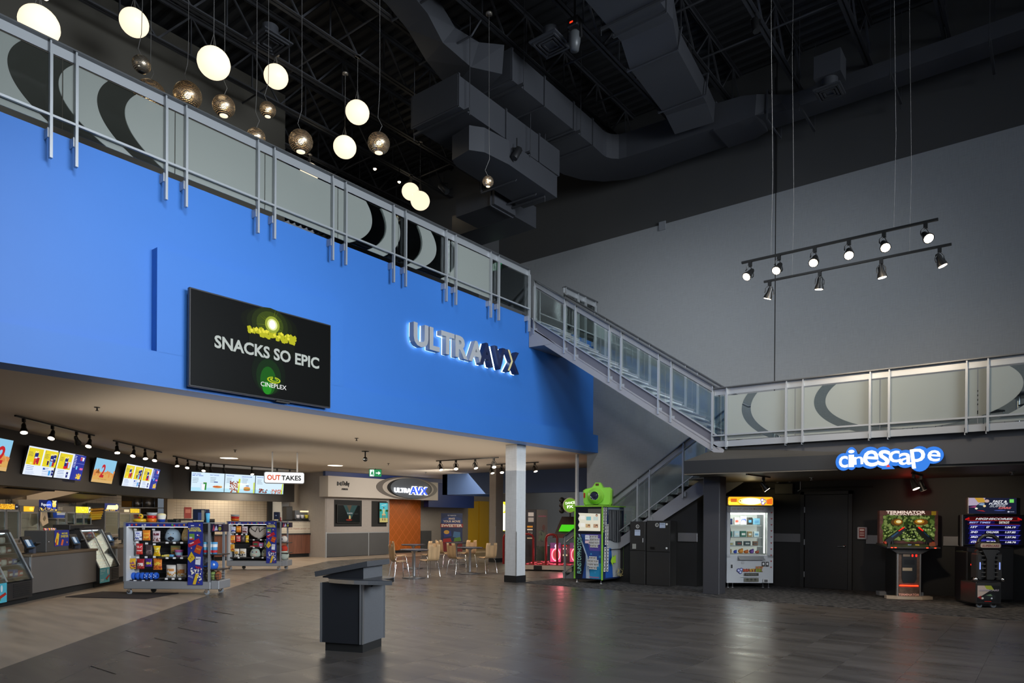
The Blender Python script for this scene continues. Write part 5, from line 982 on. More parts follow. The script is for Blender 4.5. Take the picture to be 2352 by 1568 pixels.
it += [('p', [(.93, .72), (1.74, .72), (1.74, .97), (.93, .97)], '0C1004')]+rays(1.33, 1.16, 14, .06, .30, '5A6A18', .05)+[('d', .93, .95, 1.74, 1.05, 60, .04, 'B8B820'), ('d', .95, .99, 1.7, 1.07, 26, .025, 'E8E040'), ('e', 1.33, 1.17, .13, .13, '9AA838'), ('e', 1.33, 1.17, .09, .09, 'E8F0A0'), ('e', 1.33, 1.17, .06, .07, 'FFFFFF')]
it += [('t', 'SNACKS SO EPIC', .37, .62, 1.85, .19, {'bold': .03}, 'B8C0BC'), ('t', 'CINEPLEX', 1.13, .175, .46, .07, {'bold': .006}, 'F0F0F0')]
it += [('e', 1.36, .30, .12, .05, 'B8C81E'), ('e', 1.36, .302, .095, .035, '145A10'), ('e', 1.36, .305, .07, .026, 'B8C81E'), ('e', 1.37, .305, .045, .016, '145A10'), ('r', 1.345, .30, 1.375, .36, '0E4010')]
art('display', tv, it, y=-.001, lit=1.0, lay=.0006); B(BLK).box(W_*.3, .06, H_*.3, W_*.7, .155, H_*.7).build('wall_mount', tv); B(BLK).box(W_*.58, .02, -.02, W_*.68, .05, .0).build('sensor', tv)
# ================= backlit letters =================
lt = thing('backlit_sign', 'backlit grey and navy raised letters on the blue wall beside the stairs', 'sign', (BXM, 9.60, 4.93), R(90))
LG = mat('letter_grey', (.42, .43, .45), .4, .2); LN = mat('letter_navy', (.012, .02, .07), .35, .2)
def letters(parent, s, x, z, w, h, m, y=-.17, d=.13, bold=.035, nm='letter'):
    """each letter its own part"""
    vs, fs, tw, th = glyphs(s, bold, 0, .93); x0 = 0
    acc = 0
    for ch in s:
        g = glyphs(ch, bold)
        acc += g[2]+.06
    for ch in s:
        g = glyphs(ch, bold); q = MB().m(m); text(q, ch, x+x0/acc*w, z, g[2]/acc*w, h, y=y, bold=bold, depth=d); q.build(nm, parent); x0 += g[2]+.06
letters(lt, 'ULTRA', .0, .02, 2.15, .46, LG); letters(lt, 'AVX', 1.98, .0, 1.42, .50, LN, y=-.20)
q = B(K('D8C890')); q.prism([(2.93, .02), (2.99, .02), (3.12, .26), (2.99, .50), (2.93, .50), (3.06, .26)], -.206, -.2); q.build('chevron', lt)
letters(lt, 'ULTRA', .0, .02, 2.15, .46, E('D8F2FF', 6), y=-.045, d=.005, bold=.045, nm='led_backing'); letters(lt, 'AVX', 1.98, .0, 1.42, .50, E('D8F2FF', 6), y=-.045, d=.005, bold=.045, nm='led_backing')
# ================= fire / exit details =================
def exit_sign(label, loc, rz, w=.34, h=.22):
    t = thing('exit_sign', label, 'exit sign', loc, rz); B(BLK).bbox(-w/2, 0, 0, w/2, .06, h, .006).build('housing', t)
    art('lit_face', t, [('r', -w/2+.01, .012, w/2-.01, h-.012, '1E7A4A'), ('r', -w*.42, .02, -w*.1, h-.02, 'E8FFF4'), ('e', -w*.22, h*.76, .018, .018, '1E7A4A'), ('p', [(-w*.30, h*.68), (-w*.18, h*.66), (-w*.15, h*.4), (-w*.14, h*.16), (-w*.2, h*.16), (-w*.24, h*.36), (-w*.34, h*.2), (-w*.36, h*.28)], '1E7A4A'), ('p', [(.02, h*.44), (w*.24, h*.44), (w*.24, h*.26), (w*.42, h*.5), (w*.24, h*.74), (w*.24, h*.56), (.02, h*.56)], 'F4FFFA')], y=-.002, lit=1.4); return t
p = on('Y', 15.68, 1145, 622); exit_sign('green lit exit sign upstairs seen through the balcony railing', (p.x, 15.62, p.z), 0, .36, .24)
p = on('Z', ZC, 862, 1076); es = exit_sign('green lit exit sign hanging under the low ceiling', (p.x, p.y, ZC-.30), R(50), .46, .28); B(BLK).box(-.02, .02, .28, .02, .05, .30).build('stem', es)
p = on('X', -13.4, 1045, 618); t = thing('security_camera', 'white dome security camera upstairs behind the balcony railing', 'camera', on('Y', 15.65, 1044, 622), 0); B(WHT).lathe([(0, .06), (.07, .06), (.08, .0), (0, 0)], n=14).build('mount', t); B(BLK).ball((0, 0, -.0), .055, .055, .06).build('dome', t)
p = on('Z', ZC, 839, 1036); t = thing('security_camera', 'small black security camera hanging under the beige soffit', 'camera', (p.x, p.y, ZC), 0); B(BLK).lathe([(0, -.015), (.10, -.015), (.10, 0), (0, 0)], n=14).tube([(0, 0, 0), (0, 0, -.16)], .018, 6).build('stem', t); B(BLK).ball((0, 0, -.22), .065).build('ball', t); B(K('C8D8E0', .2)).ball((.02, -.055, -.22), .02).build('lens', t)
def sprinkler(label, z, x, y, c=None):
    p = on('Z', z, x, y); t = B(c or STEEL).lathe([(0, 0), (.045, 0), (.045, -.008), (.012, -.012), (.012, -.05), (.028, -.055), (.028, -.06), (0, -.062)], n=12); tag(t.build('sprinkler', None, (p.x, p.y, z)), label, 'sprinkler')
for lab, x, y in (('sprinkler head in the soffit above the left track lights', 223, 935), ('sprinkler head in the soffit above the column side', 819, 1006), ('sprinkler head in the soffit above the food menu', 540, 1033), ('sprinkler head near the corner of the slate blue box', 978, 1084), ('sprinkler head in front of the white header wall', 892, 1064)): sprinkler(lab, ZC, x, y, BLK)
sprinkler('sprinkler head under the arcade soffit left of the robot game', 2.475, 1864, 1096); sprinkler('sprinkler head under the arcade soffit at the right picture edge', 2.475, 2325, 1083)
for lab, x, y in (('round recessed lit downlight beside the hanging sign', 526, 1052), ('round recessed lit downlight before the white header', 770, 1069)):
    p = on('Z', ZC, x, y); q = B(E('FFF2DC', 3)); q.lathe([(0, -.002), (.26, -.002), (.26, .001)], n=20); tag(q.build('downlight', None, (p.x, p.y, ZC)), lab, 'light')
# ================= pendants over the upper lobby =================
GLOW = mat('opal_glass', (.5, .45, .38), .3, emit=1.18, ecol=(1, .84, .60)); WIRE = mat('pendant_wire', (.12, .115, .11), .6)
def perf_mat():
    m, n, l, b = nodes('perforated_metal'); tc = n.new('ShaderNodeTexCoord'); sp = n.new('ShaderNodeSeparateXYZ'); l.new(tc.outputs['Object'], sp.inputs[0])
    an = n.new('ShaderNodeMath'); an.operation = 'ARCTAN2'; l.new(sp.outputs['Y'], an.inputs[0]); l.new(sp.outputs['X'], an.inputs[1]); cb = n.new('ShaderNodeCombineXYZ'); l.new(an.outputs[0], cb.inputs[0]); zz = n.new('ShaderNodeMath'); zz.operation = 'MULTIPLY'; zz.inputs[1].default_value = 4.5; l.new(sp.outputs['Z'], zz.inputs[0]); l.new(zz.outputs[0], cb.inputs[1])
    t = n.new('ShaderNodeTexBrick'); t.inputs['Scale'].default_value = 1; t.inputs['Brick Width'].default_value = .22; t.inputs['Row Height'].default_value = .085; t.inputs['Mortar Size'].default_value = .028; t.inputs['Mortar Smooth'].default_value = .2; l.new(cb.outputs[0], t.inputs['Vector'])
    b.inputs['Base Color'].default_value = (.5, .42, .32, 1); b.inputs['Metallic'].default_value = .9; b.inputs['Roughness'].default_value = .3; l.new(t.outputs['Fac'], b.inputs['Alpha']); return m
PERF = perf_mat(); BULB = E('FFDCA0', 22)
def pendant(kind, x, y, r, D, label, group, wob=0):
    d = px_ray(x, y); P = EYEV+d*(F_PX*D/2/r); top = 11.35
    if P.z > 10.95: P = EYEV+d*((10.9-EYE)/d.z)
    t = thing('pendant_lamp', label, 'pendant lamp', P, 0, group); R_ = D/2
    if kind == 'w':
        B(GLOW).ball((0, 0, 0), R_, R_, R_*.93, 24, 16).build('globe', t)
        q = B(WIRE); q.tube([(0, 0, R_*.93), (0, 0, top-P.z)], .006, 5)
        for k in range(3): a = k*2.1; q.tube([(math.cos(a)*R_*.25, math.sin(a)*R_*.25, R_*.88), (0, 0, R_*1.9)], .004, 4)
        q.build('cord', t)
    else:
        q = B(PERF); q.lathe([(R_*math.sin(a), -R_*.95*math.cos(a)) for a in [R(22)+k*R(158)/14 for k in range(15)]], n=28); q.build('shade', t)
        B(BULB if kind == 'm' else mat('dim_bulb', (.3, .25, .2), .3)).ball((0, 0, .0), R_*.22, None, None, 12, 8).build('bulb', t); B(mat('opal_glass') if kind == 'm' else BLK).lathe([(0, -R_*.90), (R_*.36, -R_*.90), (R_*.36, -R_*.84), (0, -R_*.84)], n=16).build('diffuser', t)
        L = top-P.z; q = B(WIRE); q.tube([(0, 0, R_*.95), (.05*wob, .03*wob, R_*.95+.12), (-.06*wob, .03*wob, R_*.95+.3), (.02, 0, R_*.95+min(.8, L*.3)), (0, 0, L)], .005, 5); q.build('cord', t)
    B(mat('canopy_brass', (.45, .40, .34), .35, .7)).lathe([(0, top-P.z), (.065, top-P.z), (.065, top-P.z+.03), (0, top-P.z+.035)], n=14).build('ceiling_canopy', t)
    return t
wn = ['largest white globe lamp at the upper left picture corner', 'white globe lamp high above the small dark ball lamp', 'big white globe lamp hanging left of the middle pair', 'white globe lamp under the bright ceiling canopy', 'white globe lamp above the two lit metal balls at the right', 'lower white globe lamp beside the perforated balls', 'left globe of the close white pair near the ducts', 'right lower globe of the close white pair near the ducts', 'white globe lamp half hidden behind the balcony railing']
for (x, y, r), lab in zip(((90, 57, 42), (308, 52, 31), (491, 145, 36), (634, 176, 25.5), (821, 258, 27), (792, 338, 26), (943, 440, 19.5), (965, 461, 22), (711, 395, 19)), wn): pendant('w', x, y, r, .50, lab, 'white globe pendants')
mn = ['unlit dark perforated ball lamp at the left', 'perforated metal ball lamp cut by the handrail at the left', 'perforated metal ball lamp left of the big white globe', 'perforated metal ball lamp below the big white globe', 'small perforated metal ball lamp under the white globe', 'bright perforated ball lamp resting behind the handrail', 'large perforated metal ball lamp in the middle of the cluster', 'rightmost large perforated metal ball lamp', 'tiny lit perforated ball lamp alone under the big ducts']
for k, ((x, y, r, D), lab) in enumerate(zip(((325, 148, 20, .27), (345, 218, 34, .50), (431, 219, 31, .46), (514, 244, 25, .36), (615, 252, 18, .27), (588, 315, 21, .30), (691, 325, 27, .40), (870, 329, 25, .38), (1121, 417, 13, .22)), mn)): pendant('s' if k == 0 else 'm', x, y, r, D, lab, 'perforated metal pendants', 1 if k % 2 else -1)
for lab, x, y, z in (('small bright spotlight high above the upper lobby, nearer the pendants', 861, 387, 10.8), ('small bright spotlight high above the upper lobby, behind the close white pair', 917, 417, 10.9), ('bright spotlight at the upper left picture corner', 105, -6, 9.5)):
    p = on('Z', z, x, y); t = thing('spotlight', lab, 'spotlight', p); B(TRK).lathe([(0, .16), (.03, .16), (.05, .0), (.055, -.01), (.048, -.01), (.04, .05)], n=12).tube([(0, 0, .15), (0, 0, .5)], .012, 5).build('housing', t); B(E('FFD9A0', 40)).ball((0, 0, 0), .042).build('lamp', t)
# ================= suspended tracks before the grey wall =================
for n_, (lab, x0, x1, y, hd) in enumerate((('upper suspended track of six bright spots before the grey wall', -3.77, -1.22, 10.45, ((.05, 1), (.215, 1), (.41, 1), (.585, 1), (.755, 1), (.945, 1))), ('lower suspended track of four spots before the grey wall', -3.78, -1.18, 11.5, ((.035, 1), (.33, 1), (.66, 1), (.945, 1))))):
    z = 5.46; aims = [(.15*(k-2.5)+(0 if n_ else .1), -.75 if n_ == 0 else .2, -.75) for k in range(6)]
    t, pts = track(lab, (x0, y, z), (x1, y, z), [(f, aims[k] if n_ == 0 else (.25*(k-1.5), .1, -1), True) for k, (f, o) in enumerate(hd)], s=1.15)
    q = B(WIRE)
    for f in ((.17, .80) if n_ == 0 else (.17, .80)): q.tube([(f*(x1-x0), 0, 0), (f*(x1-x0)+.02, 0, 1.2), (f*(x1-x0)-.02, 0, 3.5), (f*(x1-x0), 0, 5.9)], .003, 5)
    q.build('hanging_wire', t)
for k, x in enumerate((-3.2, -1.9)): light('SPOT', 'hung_track_spot', (x, 10.9, 5.2), 170, WARM, (x-1.5*(k == 0)+.6, 15.0, 1.8), size=.1, spot=110, blend=.9)
light('SPOT', 'hung_track_spot', (-2.6, 10.2, 5.2), 150, WARM, (-4.0, 7.5, 0), size=.1, spot=100, blend=.9)
# ================= ducts =================
def flanges(parent, path_pts, w, h, mt=None):
    for (p, d) in path_pts:
        p = V(p); d = V(d).normalized(); sd = d.cross(V((0, 0, 1))).normalized(); u = sd.cross(d); q = B(mt or M_DUCT); W2, H2 = w/2+.02, h/2+.02
        q.bar(p-sd*W2-u*H2, p+sd*W2-u*H2, .03, .03, u); q.bar(p-sd*W2+u*H2, p+sd*W2+u*H2, .03, .03, u); q.bar(p-sd*W2-u*H2, p-sd*W2+u*H2, .03, .03, sd); q.bar(p+sd*W2-u*H2, p+sd*W2+u*H2, .03, .03, sd); q.build('flange', parent)
def duct(label, path, w, h, fl, hang=()):
    t = thing('air_duct', label, 'duct', path[0]); o = V(path[0]); q = B(M_DUCT); q.rtube([V(p)-o for p in path], w, h); q.build('duct_body', t)
    flanges(t, [(V(p)-o, d) for p, d in fl], w if not isinstance(w, list) else max(w), h if not isinstance(h, list) else max(h))
    for p in hang:
        p = V(p)-o; s = B(M_DECKW); W2 = (w if not isinstance(w, list) else max(w))/2+.14
        ax = V(path[1])-V(path[0]); sd = V((1, 0, 0)) if abs(ax.y) > abs(ax.x) else V((0, 1, 0)); hz = -(h if not isinstance(h, list) else h[0])/2-.03
        s.bar(p-sd*W2+V((0, 0, hz)), p+sd*W2+V((0, 0, hz)), .045, .045); 
        for e in (-1, 1): s.tube([p+sd*W2*e+V((0, 0, hz-.12)), p+sd*W2*e+V((0, 0, 12.2-p.z-o.z))], .008, 4)
        s.build('hanger_strap', t)
    return t
def arc(cx, cy, z, r, a0, a1, n=8): return [(cx+r*math.cos(R(a0+(a1-a0)*k/n)), cy+r*math.sin(R(a0+(a1-a0)*k/n)), z) for k in range(n+1)]
ZB = 10.42                                            # bottom of the large duct at the grey wall
c1 = on('Z', ZB, 1056, 238); c2 = on('Z', ZB, 1172, 180); X1 = (c1.x+c2.x)/2; W1 = c2.x-c1.x; yA = c1.y
m1 = on('Z', ZB, 1252, 250); YT = 15.72
zc1 = ZB+.30
duct('large charcoal duct running to the grey wall and turning right', [(X1, yA, zc1), (X1, 14.3, zc1)]+[(X1+1.05-1.05*math.cos(R(a)), 14.67+1.05*math.sin(R(a)), zc1) for a in (10, 30, 50, 70, 90)]+[(X1+2.2, YT, zc1), (X1+3.3, YT, zc1)], [W1]*2+[W1*.95, W1*.9, W1*.85, W1*.8, W1*.78]+[.95, .92], .60,
     [((X1, yA+.02, zc1), (0, 1, 0)), ((X1, yA+1.15, zc1), (0, 1, 0)), ((X1, yA+2.3, zc1), (0, 1, 0)), ((X1, 14.2, zc1), (0, 1, 0))], [(X1, yA+.25, zc1), (X1, yA+2.4, zc1)])
px_s = on('Z', ZB, 1500, 360)
duct('low charcoal duct snaking along the grey wall to the right picture edge', [(X1+3.25, YT, zc1-.05), (X1+3.9, YT, zc1-.07), (X1+4.2, YT-.05, zc1-.1), (X1+4.6, YT-.02, zc1-.12), (-5.2, YT+.1, zc1-.14), (8.5, YT+.1, zc1-.14)], [.92, .9, .8, .7, .55, .55], [.6, .55, .45, .36, .32, .32],
     [((-5.0, YT+.1, zc1-.14), (1, 0, 0))], [(-4.3, YT+.1, zc1-.14), (-2.6, YT+.1, zc1-.14), (-1.0, YT+.1, zc1-.14)])
duct('charcoal duct rising in a bend from the upper picture edge to the large duct', [(X1-.45, yA-2.9, zc1+.95), (X1-.45, yA-2.0, zc1+.92), (X1-.42, yA-1.4, zc1+.70), (X1-.36, yA-.95, zc1+.32), (X1-.16, yA-.45, zc1+.04), (X1, yA+.02, zc1)], [.6, .6, .62, .66, .9, W1], [.5, .5, .5, .5, .58, .6], [((-9.62, yA-1.7, zc1+.9), (0, 1, -.1)), ((-9.69, yA-.75, zc1+.45), (0, 1, -.6))], [])
d1 = on('Z', 9.6, 946, 292); d2 = on('Z', 9.6, 1046, 238); d3 = on('Z', 9.6, 1281, 406); X2 = (d1.x+d2.x)/2; W2_ = d2.x-d1.x
duct('second large charcoal duct with an open crossed end above the white globes', [(X2, d1.y, 9.9), (X2, d3.y, 9.9)], W2_, .60, [((X2, d1.y+.02, 9.9), (0, 1, 0)), ((X2, d1.y+1.5, 9.9), (0, 1, 0)), ((X2, d1.y+2.7, 9.9), (0, 1, 0))], [(X2, d1.y+.2, 9.9), (X2, d1.y+2.2, 9.9)])
e1 = on('Z', 9.0, 1000, 357); e2 = on('Z', 9.0, 1240, 472)
duct('low rounded charcoal duct above the upper lobby stairs', [(e1.x+.42, e1.y+.30, 9.25), (e1.x+.46, e1.y+.55, 9.25), (e1.x+.50, e1.y+1.2, 9.25), (e1.x+.45, e2.y-.1, 9.25)], [.55, .85, .95, .95], .5, [((e1.x+.2, e1.y+1.8, 9.25), (0, 1, 0)), ((e1.x+.16, e1.y+2.6, 9.25), (0, 1, 0))], [(e1.x+.15, e2.y-.35, 9.25)])
duct('small charcoal duct box deep above the upper lobby stairs', [(e1.x-1.4, e2.y-.6, 9.05), (e1.x-.2, e2.y-.6, 9.05)], .8, .42, [((e1.x-.3, e2.y-.6, 9.05), (1, 0, 0))], [])
duct('short charcoal duct branch by the dark wall at the far end', [(e1.x-2.6, e2.y+.6, 9.3), (e1.x-.5, e2.y+.6, 9.3)], .9, .55, [], [])
f1_ = on('Z', 10.3, 1385, 90); f2_ = on('Z', 10.3, 1560, 90); f3 = on('Z', ZB, 1565, 280)
duct('wide charcoal duct sloping down from the top of the picture to the wall duct', [(-6.1, f1_.y-2.6, 11.0), (-6.15, f1_.y+.9, 10.98), (-6.3, f1_.y+1.5, 10.8), (-6.5, 14.5, zc1+.1), (-6.55, 15.1, zc1-.02)], [1.05, 1.05, 1.0, .92, .9], [.42, .42, .42, .42, .5], [((-6.15, f1_.y+.6, 10.98), (0, 1, 0)), ((-6.3, f1_.y+1.5, 10.8), (0, 1, -.3)), ((-6.48, 14.3, zc1+.14), (0, 1, -.25))], [(-6.12, f1_.y+.3, 10.98)])
def diffuser(label, z, x, y, s=.6, box=False):
    p = on('Z', z, x, y); t = thing('ceiling_diffuser', label, 'air vent', p); q = B(M_DUCT); q.box(-s/2, -s/2, 0, s/2, s/2, .03); q.build('plate', t)
    for k, f in enumerate((.80, .58, .36)):
        r = B(M_DECKW); a = s/2*f; w = .03; [r.hull8([(-a, sy*a-w/2, -.03), (a, sy*a-w/2, -.03), (a, sy*a+w/2, -.03), (-a, sy*a+w/2, -.03), (-a, sy*a-w/2, 0), (a, sy*a-w/2, 0), (a, sy*a+w/2, 0), (-a, sy*a+w/2, 0)]) for sy in (-1, 1)]; [r.box(sx*a-w/2, -a, -.03, sx*a+w/2, a, 0) for sx in (-1, 1)]; r.build('ring', t)
    B(M_DUCT).lathe([(.16, .03), (.16, .3)], n=16).build('neck', t)
    if box: B(M_DUCT).box(-.25, -.2, .25, .25, .25, .7).build('plenum_box', t)
diffuser('square charcoal air diffuser above the left globe lamps', 10.75, 620, 98, .62); diffuser('square charcoal air diffuser beside the hanging moving light', 10.8, 1265, 103, .62); diffuser('square charcoal air diffuser with plenum box on the wall duct', 10.15, 1905, 212, .50, True)
p = on('Z', 10.9, 1405, 25); t = thing('ceiling_fixture', 'black cylinder downlight fixture at the top picture edge', 'light fixture', p); B(BLK).lathe([(0, -.02), (.17, -.02), (.21, .05), (.22, .35), (0, .42)], n=20).build('housing', t); B(TRK).tube([(0, 0, .4), (0, 0, 1.3)], .015, 5).build('stem', t)
p = on('Z', 10.7, 1320, 85); t = thing('moving_light', 'black moving-head light with a small red display', 'light fixture', p); B(BLK).bbox(-.12, -.10, .16, .12, .10, .34, .02).tube([(-.13, 0, .2), (-.15, 0, -.05)], .025, 6).tube([(.13, 0, .2), (.15, 0, -.05)], .025, 6).tube([(0, 0, .3), (0, 0, .7)], .02, 6).build('yoke_base', t); B(mat('grey_head', (.08, .085, .09), .4)).lathe([(0, -.26), (.08, -.26), (.11, -.1), (.12, .05), (.06, .12), (0, .12)], n=14).build('lamp_head', t); art('red_display', t, [('r', -.05, .22, .02, .25, 'FF2A10')], y=-.102, lit=2.5)
def can_light(label, ax, v, x, y, tilt):
    p = on(ax, v, x, y); t = thing('theatre_spotlight', label, 'spotlight', p, YAW); q = B(BLK); a = R(tilt); d = V((math.sin(a), -.25, -math.cos(a))).normalized(); q.tube([-d*.14, -d*.12, d*.12, d*.14], [.05, .075, .075, .07], 14); q.build('barrel', t); q = B(TRK); q.tube([(0, 0, .32), (0, 0, .12)], .012, 5); q.box(-.1, -.01, .1, .1, .01, .12); q.tube([(-.1, 0, .11), (-.09, 0, 0)], .008, 4); q.tube([(.1, 0, .11), (.09, 0, 0)], .008, 4); q.build('clamp', t)
can_light('black spotlight clamped under the joist beside the wide duct', 'Z', 11.1, 1581, 126, 5); can_light('black spotlight clamped to a joist near the right upper corner', 'Z', 11.1, 1735, 58, 5); can_light('black spotlight hanging below the second large duct', 'Z', 9.25, 1187, 352, -25); can_light('chrome-edged black spotlight left of the tiny lit ball lamp', 'Z', 9.2, 1019, 432, 40)
p = on('Y', GY, 1522, 519); tag(B(mat('panel_cover', (.22, .23, .25), .4)).box(-.09, -.03, -.11, .09, 0, .11).build('wall_sensor', None, (p.x, GY, p.z)), 'small grey box on the line between grey and black wall', 'sensor')
# ================= kiosk in the hall =================
kc = on('Z', 0, 830, 1500); kz = YAW+R(5)
FK = Fr((kc.x, kc.y, 0), R(21))
ksk = thing('hall_kiosk', 'free-standing dark angled kiosk desk with a chrome-edged half-round ledge', 'kiosk', FK.loc, FK.rz)
KD = mat('kiosk_dark_laminate', (.016, .018, .023), .5, noise=.2, nscale=60); KG = mat('kiosk_grey_laminate', (.10, .105, .115), .5, noise=.15, nscale=60)
w_, d_ = .53, .52
B(BLKM).box(-w_+.04, .03, 0, -.0, d_-.03, .10).build('plinth', ksk)
q = B(KD); q.box(-w_, 0, .10, 0, d_, .80); q.build('cabinet', ksk)
B(KG).box(-.001, .0, .10, .012, d_, .80).build('side_panel', ksk)
q = B(STEEL)
for x, y in ((-w_-.012, -.008), (-.024, -.008), (.008, d_-.01)): q.box(x, y, .10, x+.024, y+.012, .80)
q.box(.010, -.006, .10, .016, .03, .8); q.build('corner_trim', ksk)
led = [(-.05-w_/2+.64*math.cos(R(a)), .25+.46*math.sin(R(a))) for a in range(180, 370, 10)]
led = [(-w_+.02, .10), (-w_+.10, .0)]+[(-w_+.22+(k)*.09, -.05-.06*math.sin(math.pi*k/8)) for k in range(9)]+[(.20, .10), (.24, .24), (.22, .38), (.12, .48), (-.1, d_)]+[(-w_+.02, d_)]
q = B(mat('kiosk_ledge_top', (.05, .052, .058), .3)); q.prism(led, .845, .853, ax='z'); q.build('ledge_top', ksk)
q = B(CHROME); q.prism([(x*1.0, y) for x, y in led], .80, .845, ax='z'); q.build('chrome_edge', ksk)
q = B(KD); q.prism([(-w_, .853), (0, .853), (0, 1.0), (-w_, .87)], .03, d_-.03); q.build('wedge', ksk); B(KG).box(.0, .03, .853, .006, d_-.03, 1.0).build('wedge_side', ksk)
q = B(mat('kiosk_top', (.07, .073, .08), .35, noise=.2, nscale=50)); q.hull8([(-w_-.07, -.02, .865), (.08, -.02, 1.0), (.08, d_+.02, 1.0), (-w_-.07, d_+.02, .865), (-w_-.08, -.02, .925), (.075, -.02, 1.062), (.075, d_+.02, 1.062), (-w_-.08, d_+.02, .925)]); q.build('sloping_top', ksk)
B(BLK).prism([(.01, .74), (.09, .80), (.01, .80)], .20, .22).build('ledge_bracket', ksk)
# ================= far lobby: header wall, posters, coloured panels =================
FA = Fr((-22.8, 17.3, 0), R(90))             # wall facing the hall, local x runs away to the right
xr2 = FA.px(893, 1200)[0]
wl = struct('wall_lobby', B(M_TAUPE).box(-23.1, 17.3, .95, -22.8, 17.3+xr2, 2.55)); B(M_TAUPE).box(-26, 17.25, 0, -22.8, 17.31, ZC).build('wall_return', wl)
q = B(mat('charcoal_wainscot', (.07, .07, .072), .5, noise=.1, nscale=2))
xm = FA.px(846, 1250)[0]
for a, b in ((0.05, xm-.02), (xm+.02, xr2-.02)): B(_M['charcoal_wainscot']).box(-23, 17.3+a, .02, -22.79, 17.3+b, .95).build('wainscot_panel', wl)
B(ALU2).box(-22.82, 17.3+xm-.02, 0, -22.78, 17.3+xm+.02, .97).build('wainscot_trim', wl); B(ALU2).box(-22.82, 17.3, .95, -22.785, 17.3+xr2, .975).build('wainscot_rail', wl); B(ALU2).box(-22.84, 17.28, 0, -22.78, 17.33, 1.0).build('corner_guard', wl)
# white header box with the oval
hb = struct('wall_header', B(M_GREYW)); bpy.data.objects.remove(hb)
xh0 = 0.0; FH = Fr((-22.35, 17.05, 0), R(90)); xh1 = FH.px(1006, 1120)[0]; zb_h = FH.px(757, 1140)[1]; zt_h = FH.px(757, 1092)[1]
hb = struct('wall_header', B(mat('warm_grey_header', (.42, .38, .34), .6)).box(-22.9, 17.05, zb_h, -22.35, 17.05+xh1, zt_h))
nv = B(M_NAVY); nv.box(-22.6, 17.0, zt_h, -22.45, 17.3+xh1+.3, ZC); nv.box(-23.2, 17.0+xh1, zb_h-.3, -22.9, 17.0+xh1+3.2, ZC); nv.build('navy_band', hb)
lg = thing('wall_lettering', 'small black lettering with a double D mark on the header wall', 'lettering', FH.w(0, 0, 0), R(90))
a = FH.rect(774, 1106, 802, 1116); q = MB().m(BLK); h = a[3]-a[1]; x = a[0]
n = 10; q.prism([(x, a[1]+h*.1), (x, a[1]+h*.9)]+[(x+h*.05+h*.42*math.sin(R(180*k/n)), a[1]+h*.5+h*.40*math.cos(R(180*k/n))) for k in range(n+1)], -.03, 0)
x += h*1.1; q.prism([(x, a[1]+h*.1), (x, a[1]+h*.9)]+[(x-h*.05-h*.42*math.sin(R(180*k/n)), a[1]+h*.5+h*.40*math.cos(R(180*k/n))) for k in range(n+1)], -.03, 0)
text(q, 'Dolby', a[0]+h*1.35, a[1]-.02, a[2]-a[0]-h*1.35, h*1.15, y=-.03, depth=.03); text(q, 'ATMOS', a[0]+h*1.1, a[1]-h*.72, (a[2]-a[0])*.5, h*.36, y=-.03, depth=.03, bold=.02); q.build('letters', lg)
c = FH.px(939, 1121, -.06); ov = thing('oval_sign', 'oval sign with concentric rings and glowing white and blue letters', 'sign', FH.w(c[0], 0, c[1]), R(90))
L_, _ = FH.px(866, 1121, -.06); R_, _ = FH.px(1006, 1121, -.06); O0, _ = FH.px(895, 1121, -.06); O1, _ = FH.px(986, 1121, -.06)
rx = (R_-L_)/2; cxo = (R_+L_)/2-c[0]; rz_ = .50
B(K('5A5450')).prism([(cxo+rx*math.cos(t), rz_*.98*math.sin(t)) for t in [2*math.pi*k/40 for k in range(40)]], -.02, .0).build('ring_backing', ov)
q = MB(); ell = lambda cx, a, b, y, h, d=.02: q.m(K(h)).prism([(cx+a*math.cos(t), b*math.sin(t)) for t in [2*math.pi*k/40 for k in range(40)]], y, y+d)
ell(cxo+.03, rx*.84, rz_*.90, -.035, 'A09890'); ell(cxo+.1, rx*.74, rz_*.88, -.05, '1A1818'); q.build('ring', ov)
q = MB(); q.m(K('4A4F56')).prism([((O0+O1)/2-c[0]+(O1-O0)/2*math.cos(t), .44*math.sin(t)) for t in [2*math.pi*k/40 for k in range(40)]], -.12, -.05); q.build('oval_face', ov)
a = FH.rect(906, 1114, 983, 1135, -.15); X = lambda px: FH.px(px, 1121, -.15)[0]-c[0]; Zc = a[1]-c[1]
q = MB().m(E('F4F8FF', 3)); text(q, 'ULTRA', X(906), Zc+.09, X(944)-X(906), .20, y=-.17, bold=.03, depth=.04); q.build('letters_white', ov)
q = MB().m(E('FFFFFF', 3)); text(q, 'AVX', X(941)-.02, Zc+.02, X(981)-X(941)+.05, .37, y=-.165, bold=.075, depth=.04); q.m(E('2A50F0', 1.6)); text(q, 'AVX', X(941), Zc+.03, X(981)-X(941), .34, y=-.19, bold=.03, depth=.02); q.build('letters_blue', ov)
